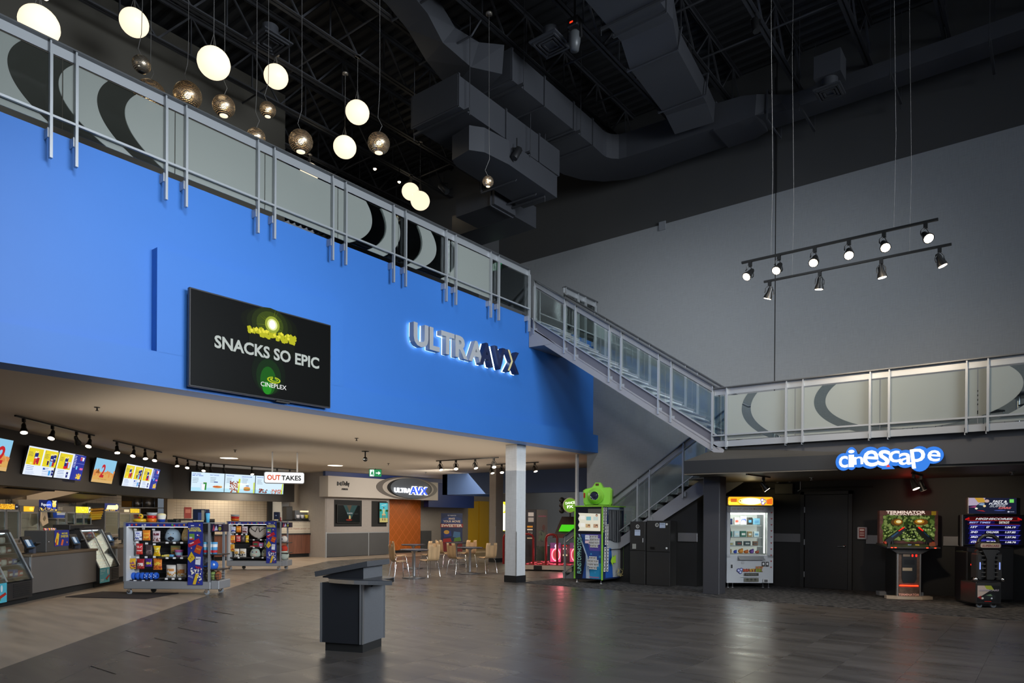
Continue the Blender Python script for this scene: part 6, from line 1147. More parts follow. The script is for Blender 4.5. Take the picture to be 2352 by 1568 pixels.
# recessed screens
def niche(label, x0, y0, x1, y1, items, lit=1.0, portrait=False, inset=(.15, .12)):
    xa, za, xb, zb = FA.rect(x0, y0, x1, y1, 0); t = thing('recessed_screen', label, 'screen', FA.w(xa, 0, za), R(90)); W_, H_ = xb-xa, zb-za
    B(BLKM).box(0, -.004, 0, W_, .0, H_).build('niche_lining', t); o = .05
    a, b = (W_*.06, W_*.90) if not portrait else (W_*.42, W_*1.0); q = B(BLK); q.bbox(a, -.09, H_*.14, b, -.02, H_*.82 if not portrait else H_*.96, .006); q.build('housing', t)
    z0, z1 = (H_*.16, H_*.80) if not portrait else (H_*.17, H_*.93); w = b-a-.04
    dsp = art('display', t, items(w, z1-z0), y=0, lit=lit); dsp.location = (a+.02, -.093, z0)
niche('dark recessed screen with a pale triangle beam left of the portrait poster', 767, 1149, 831, 1209, lambda w, h: [('r', 0, 0, w, h, '0C1414'), ('p', [(w*.25, h), (w*.88, h), (w*.55, h*.1)], '3A5A58'), ('p', [(w*.40, h), (w*.62, h), (w*.52, h*.6)], '6A5A48'), ('t', 'D-BOX', w*.42, h*.5, w*.24, h*.07, {'bold': .03}, 'E8E8E8'), ('e', w*.53, h*.28, w*.04, h*.14, 'F2D08A'), ('e', w*.5, h*.14, w*.14, h*.06, '8A2A1E'), ('e', w*.82, h*.5, w*.1, h*.05, '2A3030')], .55)
niche('bright portrait movie poster screen with a seated figure on a teal ground', 853, 1151, 888, 1209, lambda w, h: [('r', 0, 0, w, h, '3FA8A0'), ('r', 0, h*.62, w, h, '58C0CC'), ('r', 0, 0, w, h*.22, 'C8B870'), ('e', w*.1, h*.62, w*.16, h*.06, '2A5A28'), ('e', w*.9, h*.6, w*.16, h*.06, '2A5A28'), ('e', w*.5, h*.74, w*.07, h*.035, '8A5A3A'), ('e', w*.5, h*.765, w*.07, h*.02, '2A1A12'), ('p', [(w*.34, h*.68), (w*.66, h*.68), (w*.62, h*.44), (w*.38, h*.44)], 'B8C89A'), ('p', [(w*.3, h*.44), (w*.7, h*.44), (w*.74, h*.36), (w*.26, h*.36)], 'D8B07A'), ('r', w*.32, h*.14, w*.40, h*.38, '9A6A42'), ('r', w*.60, h*.14, w*.68, h*.38, '9A6A42'), ('e', w*.36, h*.12, w*.08, h*.02, '3A2A1A'), ('e', w*.64, h*.12, w*.08, h*.02, '3A2A1A'), ('p', [(w*.2, h*.86), (w*.8, h*.90), (w*.8, h*.92), (w*.2, h*.88)], 'F4FAF4')], .9, True)
# orange tiled doorway panel, grey panel, yellow panels
def vwall(name, ax, v, x0, x1, yb, yt, m, thick=.2, parent=None, ref=None):
    """vertical panel on plane ax=v between photo columns x0..x1, floor to the height seen at (x0, yt)"""
    a = on(ax, v, x0, 1200); b = on(ax, v, x1, 1200); z = on(ax, v, x0, yt).z; q = B(m)
    if ax == 'Y': q.box(a.x, v, yb, b.x, v+thick, z)
    else: q.box(v-thick, a.y, yb, v, b.y, z)
    return q.build(name, parent), a, b, z
YO = 23.2; orr, a, b, z = vwall('panel', 'X', -23.6, 893, 966, 0, 1145, M_ORANGE); orr.name = 'wall_orange'; orr['kind'] = 'structure'
q = MB().m(mat('orange_joint', hexc('D8743A'), .5)); w = b.y-a.y
FOx = Fr((-23.6, a.y, 0), R(90))
seg = MB().m(mat('orange_joint'))
for k in range(-8, 18):
    for s in (1, -1):
        # diagonal joint lines clipped to the panel
        P = []
        x0 = k*.42; pts = []
        for tt in range(0, 61):
            z_ = z*tt/60; x_ = x0+s*z_*.9
            if 0 <= x_ <= w: pts.append((x_, z_))
        if len(pts) > 1: seg.bar((pts[0][0], -.003, pts[0][1]), (pts[-1][0], -.003, pts[-1][1]), .004, .016, (0, 0, 1))
jo = seg.build('tile_joint', orr); jo.location = (-23.6, a.y, 0); jo.rotation_euler = (0, 0, R(90)); jo['kind'] = 'stuff'
B(BLK).box(-23.58, a.y, 0, -23.56, b.y, .12).build('baseboard', orr); B(ALU2).box(-23.62, a.y-.03, 0, -23.56, a.y, z).build('corner_trim', orr)
gp, a2, b2, z2 = vwall('panel', 'X', -24.0, 966, 1075, 0, 1149, M_TAUPE); gp.name = 'wall_lobby_end'; gp['kind'] = 'structure'
c_ = on('X', -24.0, 990, 1230); B(_M['charcoal_wainscot']).box(-23.99, a2.y, 0, -23.97, c_.y, .98).build('wainscot_panel', gp); B(BLK).box(-23.99, c_.y, 0, -23.97, b2.y, .12).build('baseboard', gp)
for x0, x1 in ((1074.5, 1099), (1101, 1123)):
    o, a3, b3, z3 = vwall('panel', 'X', -24.2, x0, x1, 0, 1150.5, M_YEL, parent=None); o.name = 'wall_yellow'; o['kind'] = 'structure'
ov_, a4, b4, z4 = vwall('panel', 'X', -24.4, 1040, 1330, 0, 1090, mat('lobby_cream_wall', (.45, .40, .34), .6)); ov_.name = 'wall_far'; ov_['kind'] = 'structure'
# slate blue box under the soffit
p0 = on('Z', 2.55, 1017, 1136); sb = struct('wall_blue_box', B(M_BLUE2).box(p0.x-.02, p0.y, 2.55, -12.3, p0.y+.25, ZC)); B(M_BLUE2).box(p0.x-.02, p0.y, 2.55, p0.x+.25, p0.y+3, ZC).build('box_return', sb)
# grey pillar with steel corner guard in the lobby
pc = struct('column_lobby', B(M_TAUPE).box(-17.25, 19.55, .14, -16.25, 20.3, ZC)); bpy.data.objects.remove(pc)
ca = on('Z', 0, 1122, 1290); cb_ = on('Z', 0, 1138, 1291)
pc = struct('column_lobby', B(M_TAUPE).box(cb_.x-.30, cb_.y-.0, .14, cb_.x+.0, cb_.y+.42, ZC)); B(BLK).box(cb_.x-.31, cb_.y-.01, 0, cb_.x+.01, cb_.y+.43, .14).build('baseboard', pc); B(STEEL).box(cb_.x-.01, cb_.y-.005, .14, cb_.x+.005, cb_.y+.01, 1.3).build('corner_guard', pc)
yp = on('Y', 22.0, 1156, 1190); ys = thing('backlit_poster', 'narrow yellow and white backlit poster left of the white column', 'poster', (yp.x-.5, 22.0, 0), R(0)); z0 = on('Y', 22, 1156, 1219).z; z1_ = on('Y', 22, 1156, 1152).z
B(BLK).box(0, .0, z0-.05, .75, .08, z1_+.05).build('frame', ys); art('lit_print', ys, [('r', .05, z0, .70, z1_, 'F4F6E8'), ('r', .05, z1_-.45, .70, z1_, 'E8E02A'), ('e', .38, z1_-.25, .25, .2, 'F8F8C0'), ('r', .05, z0, .7, z0+.02, 'E8E02A')], y=-.003, lit=1.3)
# standee
sp_ = on('Z', 0, 1033, 1270); st = thing('standee', 'cardboard standee reading make your movie sweeter behind the chairs', 'standee', (sp_.x-.65, sp_.y+.1, 0), YAW)
f_ = 1605/ (V((sp_.x, sp_.y, 0)).dot(FW)); wS = 50/f_; hS = (1270-1178)/f_*1.0
B(K('1C1C3A')).prism([(0, .05), (wS, .05), (wS, hS*.62), (wS*1.03, hS*.64), (wS*1.03, hS*.72), (wS, hS*.76), (wS, hS), (0, hS), (0, hS*.76), (-wS*.03, hS*.72), (-wS*.03, hS*.64), (0, hS*.62)], 0, .03).build('board', st); B(K('3A2A20')).prism([(wS*.4, 0), (wS*.6, 0), (wS*.5, hS*.6)], .03, .35).build('strut', st)
art('print', st, [('r', .0, .05, wS, hS*.28, '7A1A1E'), ('r', 0, hS*.28, wS, hS, '20305A'), ('e', wS*.5, hS*.8, wS*.5, hS*.12, '28407A'), ('t', 'MAKE', wS*.36, hS*.84, wS*.28, hS*.045, {'bold': .03}, 'E8D8C8'), ('t', 'YOUR MOVIE', wS*.10, hS*.765, wS*.8, hS*.055, {'bold': .03}, 'E8D8C8'), ('p', [(-wS*.03, hS*.64), (wS*1.03, hS*.64), (wS*1.03, hS*.73), (-wS*.03, hS*.73)], '9A2A24'), ('t', 'SWEETER', wS*.01, hS*.652, wS*.98, hS*.07, {'bold': .04}, 'F0E4D8'), ('t', 'treats', wS*.3, hS*.93, wS*.4, hS*.03, {}, 'D8DCE8'), ('p', [(wS*.15, hS*.38), (wS*.5, hS*.42), (wS*.45, hS*.56), (wS*.12, hS*.52)], '2A3A8A'), ('e', wS*.26, hS*.52, wS*.13, hS*.05, 'D8A84A'), ('p', [(wS*.55, hS*.4), (wS*.9, hS*.36), (wS*.9, hS*.52), (wS*.6, hS*.54)], '4A78A8'), ('p', [(wS*.6, hS*.28), (wS*.95, hS*.3), (wS*.9, hS*.4), (wS*.62, hS*.37)], '5A8A3A'), ('p', [(wS*.1, hS*.26), (wS*.5, hS*.28), (wS*.45, hS*.37), (wS*.1, hS*.35)], 'A82A2A'), ('t', 'movie', wS*.35, hS*.12, wS*.5, hS*.05, {'bold': .02}, 'D88A8A')], y=-.001)
# ---- cafe tables and plywood chairs ----
def cafe_table(label, x, y):
    t = thing('cafe_table', label, 'table', (x, y, 0), 0, 'round cafe tables'); q = B(mat('table_top_dark', (.05, .05, .065), .25)); q.lathe([(0, .72), (.36, .72), (.375, .73), (.375, .75), (.36, .757), (0, .757)], n=28); q.build('tabletop', t)
    B(STEEL).lathe([(.04, .03), (.04, .66), (.10, .71), (.10, .72)], n=14).build('column', t)
    q = B(mat('table_base', (.18, .18, .19), .35, .7)); q.lathe([(0, 0), (.30, 0), (.31, .015), (.10, .035), (.045, .06), (0, .06)], n=22); q.build('base', t); return t
def chair_proto(label):
    t = thing('cafe_chair', label, 'chair', (0, 0, 0), 0, 'plywood cafe chairs'); q = MB().m(M_PLY); n = 12   # sits facing +y, back at -y
    prof = [(.20, .445), (.19, .455), (.05, .445), (-.10, .44), (-.17, .452), (-.205, .50), (-.215, .58), (-.225, .70), (-.235, .80), (-.245, .87)]
    wd = [.17, .19, .205, .205, .20, .195, .20, .205, .20, .185]
    def row(i, dz): y, z = prof[i]; return [(wd[i]*(2*k/n-1), y+(-.012*(abs(2*k/n-1)**2) if i < 4 else .02*(abs(2*k/n-1)**2))+(dz if i > 4 else 0), z+(0 if i > 4 else dz)) for k in range(n+1)]
    vs = []; N_ = len(prof)
    for dz in (0, -.012):
        for i in range(N_): vs += row(i, dz)
    fs = []; st_ = (n+1); off = N_*st_
    skip = {(8, k) for k in (4, 5, 6, 7)}
    for i in range(N_-1):
        for k in range(n):
            if (i, k) in skip: continue
            a = i*st_+k; fs.append((a, a+1, a+st_+1, a+st_)); fs.append(tuple(off+j for j in (a, a+st_, a+st_+1, a+1)))
    for i in range(N_-1):
        for k in (0, n): a = i*st_+k; fs.append((a, a+st_, a+st_+off, a+off))
    for i in (0, N_-1):
        for k in range(n): a = i*st_+k; fs.append((a, a+1, a+1+off, a+off))
    q.add(vs, fs, True); q.build('seat_shell', t)
    for sx in (-1, 1):
        for (y0, y1) in ((.13, .20), (-.10, -.22)):
            B(CHROME).tube([(sx*.12, y0*.4, .425), (sx*.17, y0*.9, .425), (sx*.185, (y0+y1)/2*1.0, .36), (sx*.21, y1, .0)], .010, 6).build('leg', t)
    B(CHROME).tube([(-.12, .05, .428), (.12, .05, .428)], .010, 6).tube([(-.12, -.04, .428), (.12, -.04, .428)], .010, 6).build('seat_frame', t); return t
tb = [('nearer round cafe table left of the lobby pillar', (951, 1327)), ('round cafe table behind the nearer left one', (949, 1305)), ('nearer round cafe table close to the lobby pillar', (1079, 1317)), ('far round cafe table before the standee', (1048, 1296))]
TP = []
for lab, q_ in tb: p = on('Z', 0, *q_); TP.append(p); cafe_table(lab, p.x, p.y)
cp = chair_proto('plywood chair with its back to the hall at the nearer left table'); used = [False]
def put(label, bx, by, rz):
    """bx, by: photo pixel under the middle of the seat"""
    global cp
    p = on('Z', 0, bx, by)
    if not used[0]: used[0] = True; cp.location = (p.x, p.y, 0); cp.rotation_euler = (0, 0, R(rz)); cp['label'] = label
    else: dup(cp, (p.x, p.y, 0), R(rz), label)
put('plywood chair nearest the kiosk, turned right at the nearer left table', 917, 1327, -22)
put('plywood chair at the left side of the back left table', 917, 1308, -26)
put('plywood chair facing left at the nearer left table, chair back on the right', 985, 1324, 84)
put('plywood chair at the right side of the back left table', 985, 1306, 82)
put('plywood chair beside the standee, left of the far table', 1021, 1301, -12)
put('plywood chair seen from behind at the left of the nearer right table', 1050, 1317, -10)
put('plywood chair at the far side near the yellow panels', 1074, 1301, 75)
put('plywood chair in front of the lobby pillar facing left', 1118, 1315, 78)
# ================= dance game, snack vending machine behind the booth =================
vp = on('Z', 0, 1232, 1293); FV = Fr((-15.0, 20.3, 0), R(60))
fv = lambda x, y, yy=0: FV.px(x, y, yy)
p = on('Z', 0, 1206, 1300); FV = Fr((p.x, p.y+.5, 0), R(35))
xa = FV.px(1190, 1200)[0]; xb = FV.px(1232, 1200)[0]; xc = FV.px(1256, 1200)[0]; zt = FV.px(1220, 1170)[1]
vm = thing('vending_machine', 'tall snack vending machine with a grey printed side by the white column', 'vending machine', FV.w(xa, 0, 0), FV.rz); L = xb-xa
B(mat('vend_brown', (.02, .014, .012), .4)).bbox(0, 0, .05, L, .8, zt, .015).build('cabinet', vm); B(K('5A5654')).box(L, .0, .05, L+.02+(xc-xb), .03, zt).build('printed_side', vm)
art('keypad_panel', vm, [('r', L*.35, .3, L*.97, zt-.05, '1A1210'), ('r', L*.55, zt*.78, L*.85, zt*.86, 'B8B8B8'), ('r', L*.55, zt*.88, L*.85, zt*.95, 'D8D8D8'), ('r', L*.5, zt*.68, L*.8, zt*.71, 'F0A81E'), ('r', L*.5, zt*.63, L*.8, zt*.655, 'F4F0E0')]+[('r', L*(.55+.09*i), zt*(.54+.025*j), L*(.60+.09*i), zt*(.555+.025*j), 'A8A8A8') for i in range(3) for j in range(3)]+[('r', L*.5, zt*.48, L*.8, zt*.5, 'E8D8B8')], y=-.003)
B(E('FFF0D0', 2.2)).box(.02, -.006, .2, L*.33, -.002, zt-.04).build('lit_window', vm)
w2 = xc-xb; art('side_print', vm, [('t', 'cococoloco', L+.06, zt*.87, w2-.08, .07, {'bold': .02}, 'A84A6A'), ('e', L+.02+w2*.5, zt*.53, w2*.25, .2, '3A3A38'), ('d', L+w2*.2, zt*.45, L+w2*.85, zt*.62, 60, .035, '5A6A54'), ('e', L+w2*.7, zt*.68, w2*.14, .1, '5A3020'), ('d', L+.03, .08, L+w2, zt*.34, 260, .035, '33402A'), ('p', [(L+.03, .06), (L+w2, .06), (L+w2, zt*.2), (L+.03, zt*.32)], '2A3222')], y=-.001)
dz = on('Z', 0, 1288, 1312); dg = thing('dance_game', 'dance arcade game with a round topper, red rails and lit pink panels', 'arcade game', (dz.x, dz.y, 0), R(24))
FG = Fr((dz.x, dz.y, 0), R(24)); X = lambda px, yy=0: FG.px(px, 1250, yy)[0]; Zp = lambda px, py, yy=0: FG.px(px, py, yy)[1]
x0, x1 = X(1196), X(1330)
B(K('B8A898')).box(x0, 0, .04, x1, 2.0, .17).build('stage_base', dg); B(K('8A3030', .2)).box(x0+.02, .02, .17, x1-.02, 1.98, .19).build('stage_deck', dg); B(BLKM).box(X(1226), -.01, .03, X(1245), 0, .16).build('stage_recess', dg)
random.seed(9); art('stage_lights', dg, [], y=0) if 0 else None
q = B(E('FF5A6A', 1.2)); [q.box(a, b, .19, a+.06, b+.06, .196) for a, b in [(random.uniform(x0+.1, x1-.2), random.uniform(.1, 1.8)) for _ in range(40)]]; so = q.build('stage_lights', dg); so['kind'] = 'stuff'
RED = mat('red_rail', (.22, .01, .01), .3, .3)
def hoop(a, b, yy, ztop): w = B(RED); r = min(.12, abs(b-a)/2.5); w.tube([(a, yy, .17), (a, yy, ztop-r), (a+r*.3, yy, ztop-r*.3), (a+r, yy, ztop), (b-r, yy, ztop), (b-r*.3, yy, ztop-r*.3), (b, yy, ztop-r), (b, yy, .17)], .035, 8); w.build('hand_rail', dg)
zt_ = Zp(1265, 1227, .2); hoop(X(1254, .2), X(1280, .2), .2, zt_); hoop(X(1200, .3)-.6, X(1225, .3), .3, zt_)
yy = 1.1
def gpan(a, b, ya, yb, m, d=.05, nm='panel'): q = B(m); q.box(X(a, yy), yy-d, Zp(a, yb, yy), X(b, yy), yy, Zp(a, ya, yy)); return q.build(nm, dg)
gpan(1262, 1330, 1250, 1300, BLK, -.3, 'lower_cabinet')
for a, b in ((1264, 1288), (1309, 1330)):
    xa, xb = X(a, yy-.06), X(b, yy-.06); za, zb = Zp(a, 1290, yy-.06), Zp(a, 1246, yy-.06); w, h = xb-xa, zb-za
    o = art('lit_speaker_panel', dg, [('r', 0, 0, w, h, 'C83A62'), ('r', 0, h*.7, w, h, '5A3050'), ('e', w*.55, h*.38, w*.42, h*.34, 'FFB8C0'), ('e', w*.55, h*.38, w*.34, h*.28, 'E0405A'), ('e', w*.55, h*.38, w*.26, h*.22, '9A3A3A'), ('e', w*.6, h*.82, w*.18, h*.12, 'D8C8D8')], lit=1.6); o.location = (xa, yy-.06, za)
o = art('button_lights', dg, [('r', 0, .42, .04, .46, 'FF3020'), ('r', .08, .42, .12, .46, 'FF3020'), ('r', 0, .32, .12, .37, 'E8A8A8'), ('r', 0, .12, .14, .17, 'D8B890')], lit=1.5); o.location = (X(1293, yy-.06), yy-.06, Zp(1293, 1285, yy-.06))
q = B(K('2A1A18')); xa, xb = X(1278, yy), X(1334, yy); z0, z1 = Zp(1290, 1224, yy), Zp(1290, 1186, yy); q.hull8([(xa, yy-.3, z0), (xb+.3, yy-.3, z0), (xb+.3, yy-.25, z0), (xa, yy-.25, z0), (xa+.15, yy+.1, z1), (xb+.3, yy+.1, z1), (xb+.3, yy+.15, z1), (xa+.15, yy+.15, z1)]); q.build('monitor', dg)
q = B(E('4AC81E', 1.1)); q.add([(xa+.12, yy-.305, z0+.06), (xb+.2, yy-.305, z0+.06), (xb+.2, yy+.06, z1-.1), (xa+.22, yy+.06, z1-.1)], [(0, 1, 2, 3)]); q.build('green_display', dg)
B(K('3A2A20')).box(xa-.05, yy-.4, z0-.14, xb+.3, yy+.2, z0-.02).build('control_shelf', dg)
cz = Zp(1309, 1160, yy); cx = X(1309, yy); q = B(BLK); q.box(cx-.2, yy-.02, cz-.22, cx+.2, yy+.05, cz+.22); [q.lathe([(0, -.05), (.07, -.05), (.09, .1), (0, .12)], (cx-.28, yy, cz+dz_), 10, 'y') for dz_ in (-.17, 0, .17)]; q.tube([(cx, yy+.02, z1), (cx, yy+.02, cz-.2)], .03, 6); q.build('topper_bracket', dg)
q = MB().m(K('D8D8C8')).lathe([(0, -.06), (.24, -.06), (.24, .0), (0, 0)], (cx+.02, yy-.03, cz), 28, 'y'); q.m(E('6A9A2A', 1.0)).lathe([(0, -.064), (.215, -.064)], (cx+.02, yy-.03, cz), 28, 'y'); q.m(E('F4FFE0', 1.6)); text(q, 'DANCE', cx-.13, cz+.02, .30, .08, y=yy-.098, bold=.03, rot=.1); text(q, 'FX', cx-.08, cz-.10, .2, .09, y=yy-.098, bold=.04, rot=.1); q.build('round_topper', dg)
light('POINT', 'dance_glow', FG.w(X(1285), .5, .6), 14, (1, .2, .25), size=.2)
# ================= photo booth =================
FP = Fr((-8.62, 14.60, 0), 0)
x0 = FP.px(1319.5, 1300)[0]; Hb = 1.92
yb = 0
for k in range(200):
    d = k*.01
    P = V((-8.62, 14.6+d, 1))-EYEV
    if CX+F_PX*P.dot(RT)/P.dot(FW) >= 1432: yb = d; break
pb = thing('photo_booth', 'blue and green photo booth with a black curtain under the giant camera', 'photo booth', (-8.62, 14.60, 0), 0); L = -x0
GRN = mat('booth_green', hexc('8CC83C'), .4)
B(K('1A2238')).box(x0, .02, .10, 0, yb, Hb-.04).build('cabinet', pb)
q = B(GRN); [q.box(a-.012, -.012, .10, a+.012, .03, Hb-.03) for a in (x0, 0)]; q.box(x0-.02, -.03, Hb-.05, .03, yb+.05, Hb-.02); q.build('green_edge', pb)
for x, y in ((x0+.05, .05), (-.05, .05), (-.05, yb-.05)): B(STEEL).lathe([(0, 0), (.035, 0), (.03, .015), (.01, .03), (.01, .1), (0, .1)], (x, y, 0), 10).build('foot', pb)
def faces(x, z, w, h, nx, nz, seed):
    rnd = random.Random(seed); out = []
    for i in range(nx):
        for j in range(nz):
            cx = x+w*(i+.5)/nx; cz = z+h*(j+.5)/nz
            if ((i-nx/2+.5)/(nx/2))**2+((j-nz/2+.5)/(nz/2))**2 > 1.25: continue
            a, b = w/nx*.42, h/nz*.46; out += [('r', cx-a, cz-b, cx+a, cz+b, 'E8E6E0'), ('e', cx+rnd.uniform(-.2, .2)*a, cz, a*.55, b*.6, rnd.choice(['8A7A6A', '3A3430', 'A89A8A', '5A504A'])), ('e', cx, cz+b*.35, a*.5, b*.3, '1A1614')]
    return out
W_ = L
it = [('r', 0, .12, W_, 1.20, '2A4A8A'), ('p', [(0, .12), (W_*.28, .12), (W_*.42, .7), (W_*.22, 1.2), (0, 1.2)], '181C2C'), ('p', [(W_*.42, .12), (W_*.56, .12), (W_*.5, .6), (W_*.18, 1.2), (W_*.12, 1.2), (W_*.4, .7)], 'A8B8C8'), ('p', [(W_*.55, .8), (W_, .8), (W_, 1.2), (W_*.4, 1.2)], '5A4A9A'), ('r', W_*.56, .12, W_, .5, '2A8AB8')]
it += [('p', [(W_*x+r*.5*(1 if k % 2 else .4)*math.cos(k*math.pi/5+.3), z+r*.5*(1 if k % 2 else .4)*math.sin(k*math.pi/5+.3)) for k in range(10)], '4A9AC8') for x, z, r in ((.62, .4, .1), (.75, .28, .08), (.88, .42, .1), (.6, .72, .07), (.92, .66, .09), (.72, .6, .07))]
it += faces(W_*.50, .88, W_*.44, .30, 7, 4, 3)+faces(W_*.50, .35, W_*.44, .32, 7, 4, 5)
it += [('t', 'FUNSTOPPHOTOS', W_*.33, .22, .92, W_*.20, {'bold': .05, 'rot': math.pi/2}, '14141E'), ('t', 'FUNSTOPPHOTOS', W_*.315, .24, .88, W_*.15, {'bold': .0, 'rot': math.pi/2}, '9AD8C8'), ('t', 'APPLE PHOTO', W_*.6, .15, W_*.36, .03, {'bold': .02}, 'D82A4A')]
it += [('r', W_*.44, 1.0, W_*.6, 1.18, 'E8ECF4'), ('r', W_*.46, 1.1, W_*.58, 1.14, '6A8AC8')]
it = it[:-2]+[('r', W_*.45, 1.07, W_*.61, 1.18, 'E8ECF4'), ('t', 'EASY', W_*.47, 1.12, W_*.1, .025, {}, '28304A'), ('r', W_*.45, .98, W_*.59, 1.05, 'E8C8CC')]
o = art('front_print', pb, it, y=0, lay=.0006); o.location = (x0, .018, 0)
it = [('r', .02, 1.22, W_-.02, Hb-.06, '12141C'), ('r', W_*.48, Hb-.22, W_*.95, Hb-.1, '4A4A44'), ('p', [(W_*.12, 1.28), (W_*.93, 1.28), (W_*.93, 1.70), (W_*.12, 1.72), (W_*.17, 1.66), (W_*.12, 1.58), (W_*.17, 1.5), (W_*.12, 1.42), (W_*.17, 1.34)], 'E8E4D0')]
it += [('r', W_*a, z, W_*(a+.17), z+.09, c) for a, z, c in ((.42, 1.54, '7AB8C0'), (.68, 1.54, 'C8D8D0'), (.40, 1.36, 'C8A87A'), (.68, 1.36, 'B8987A'), (.2, 1.38, 'F4F2E8'), (.2, 1.56, 'F4F2E8'))]+[('e', W_*a, z, .03, .035, '3A2A22') for a, z in ((.52, 1.40), (.80, 1.40), (.8, 1.66))]+[('e', W_*a, z-.01, .022, .025, 'D8A888') for a, z in ((.52, 1.40), (.80, 1.40), (.8, 1.66))]
o = art('lit_front_window', pb, it, y=0, lit=.85, lay=.0006); o.location = (x0, .012, 0)
# right side: local frame turned to face +x
sd = bpy.data.objects.new('side_print', None); bpy.data.objects.remove(sd)
it = [('r', 0, .12, yb, Hb-.06, '22305A'), ('r', yb*.2, .14, yb*.92, 1.05, 'A8ACB0'), ('p', [(yb*.16, .14), (yb*.5, .14), (yb*.42, .85), (yb*.2, .9)], '2A5AA8'), ('r', yb*.86, .12, yb, Hb-.06, '141E48'), ('r', yb*.25, Hb-.24, yb*.8, Hb-.06, '8AA0B8')]
it += faces(.02, 1.25, yb*.15, .6, 2, 8, 8)+faces(.02, .3, yb*.2, .6, 2, 8, 9)+faces(.02, .95, yb*.14, .5, 2, 6, 10)
it += [('p', [(yb*.26, .55), (yb*.36, .72), (yb*.36, .64), (yb*.5, .70), (yb*.5, .50), (yb*.36, .50), (yb*.36, .42)], 'A8D83A'), ('r', yb*.22, .82, yb*.8, .84, '1A1A1A'), ('t', 'FUNSTOPPHOTOS', yb*.965, .5, 1.2, yb*.07, {'bold': .01, 'rot': math.pi/2}, '8AD0C8'), ('d', yb*.55, .16, yb*.86, .34, 40, .02, 'C8B87A'), ('p', [(yb*.84, .3), (yb*.87, .3), (yb*.87, 1.02), (yb*.8, 1.08), (yb*.8, 1.05), (yb*.84, 1.0)], '8CC83C')]
o = art('side_print', pb, it, y=0, lay=.0006); o.rotation_euler = (0, 0, R(90)); o.location = (.002, 0, 0)
q = B(mat('black_satin_curtain', (.02, .022, .026), .35)); n = 44; P = []
for k in range(n+1): u = k/n; P.append((.035+.028*math.sin(u*38)+.012*math.sin(u*91), yb*.24+u*yb*.60))
q.add([(a, b, 1.04+.04*math.sin(b*7)) for a, b in P]+[(a*.8, b, 1.79) for a, b in P], [(k, k+1, n+2+k, n+1+k) for k in range(n)], True); q.build('curtain', pb)
B(STEEL).tube([(.05, yb*.2, 1.80), (.05, yb*.88, 1.80)], .01, 6).build('curtain_rod', pb)
# giant camera
gc_ = on('Y', 15.1, 1368, 1152); FC = Fr((gc_.x, 15.1, 0), R(22)); a = FC.rect(1341, 1094, 1408, 1150)
gc = thing('giant_camera', 'giant lime green model camera standing on the photo booth', 'model camera', FC.w((a[0]+a[2])/2, 0, Hb-.02), FC.rz); w = a[2]-a[0]; h = .60
CG = mat('lime_plastic', hexc('9AE04A'), .28, coat=.4)
q = B(CG); body = [(-w*.48, .06), (-w*.44, .0), (w*.44, .0), (w*.48, .06), (w*.5, .40), (w*.42, .46), (w*.2, .46), (w*.1, .58), (-w*.08, .58), (-w*.2, .46), (-w*.42, .42), (-w*.5, .38)]
n = len(body); vs = []
for y, s in ((-.12, .93), (-.16, .86), ): pass
rings = [(-.17, .90), (-.13, 1.0), (.13, 1.0), (.17, .9)]
for y, s in rings: vs += [(x*s, y, .28+(z-.28)*s) for x, z in body]
fs = [tuple(range(n-1, -1, -1)), tuple(range(3*n, 4*n))]+[(r*n+i, r*n+(i+1) % n, (r+1)*n+(i+1) % n, (r+1)*n+i) for r in range(3) for i in range(n)]
q.add(vs, fs); q.build('body', gc)
B(CG).lathe([(.20, -.16), (.205, -.22), (.19, -.26), (.165, -.27), (.16, -.36), (.135, -.38), (.125, -.44), (.105, -.45)], (-.03*1, 0, .24), 28, 'y').build('lens_barrel', gc)
B(mat('lens_glass', (.015, .015, .04), .08, coat=1)).lathe([(0, -.435), (.07, -.43), (.106, -.425), (.106, -.44)], (-.03, 0, .24), 24, 'y').build('lens_glass', gc)
B(K('5A3A12', .3)).box(-.04, -.185, .50, .04, -.15, .55).build('viewfinder_window', gc); B(K('A83A1A', .3)).box(-w*.47, -.18, .20, -w*.41, -.14, .32).build('grip_light', gc)
q = B(CG); q.bbox(-w*.5, -.22, -.035, w*.5, .2, .0, .01); q.build('base_plate', gc)
# ================= change lockers =================
p = on('Z', 0, 1538, 1346); yl = 15.12
def locker(label, xa, xb, ht, zs, items):
    a = on('Y', yl, xa, 1300).x; b = on('Y', yl, xb, 1300).x; t = thing('cash_cabinet', label, 'cabinet', (a, yl, 0)); L = b-a; m = mat('locker_dark', (.026, .025, .024), .4)
    B(m).box(0, .02, 0, L, .34, ht).build('cabinet', t); B(m).bbox(.01, 0, zs+.02, L-.01, .025, ht-.01, .008).build('upper_door', t); B(m).bbox(.005, .0, .01, L-.005, .025, zs-.01, .008).build('lower_door', t); art('stickers_and_locks', t, items(L), y=-.002); return t
locker('narrow dark cash cabinet beside the photo booth', 1446, 1482, 1.52, .80, lambda L: [('e', L*.5, 1.40, .045, .045, 'D8D8D0'), ('e', L*.5, 1.40, .032, .032, '1A1A1A'), ('t', 'h', L*.47, 1.38, None, .04, {}, 'E8E8E0'), ('r', L*.32, 1.18, L*.68, 1.32, 'B8C4D8'), ('t', 'EMPLOYEES', L*.34, 1.28, L*.3, .02, {}, '202838'), ('r', L*.82, 1.02, L*.87, 1.12, 'C8C8C8'), ('r', L*.18, .86, L*.42, .98, '9A9A94')])
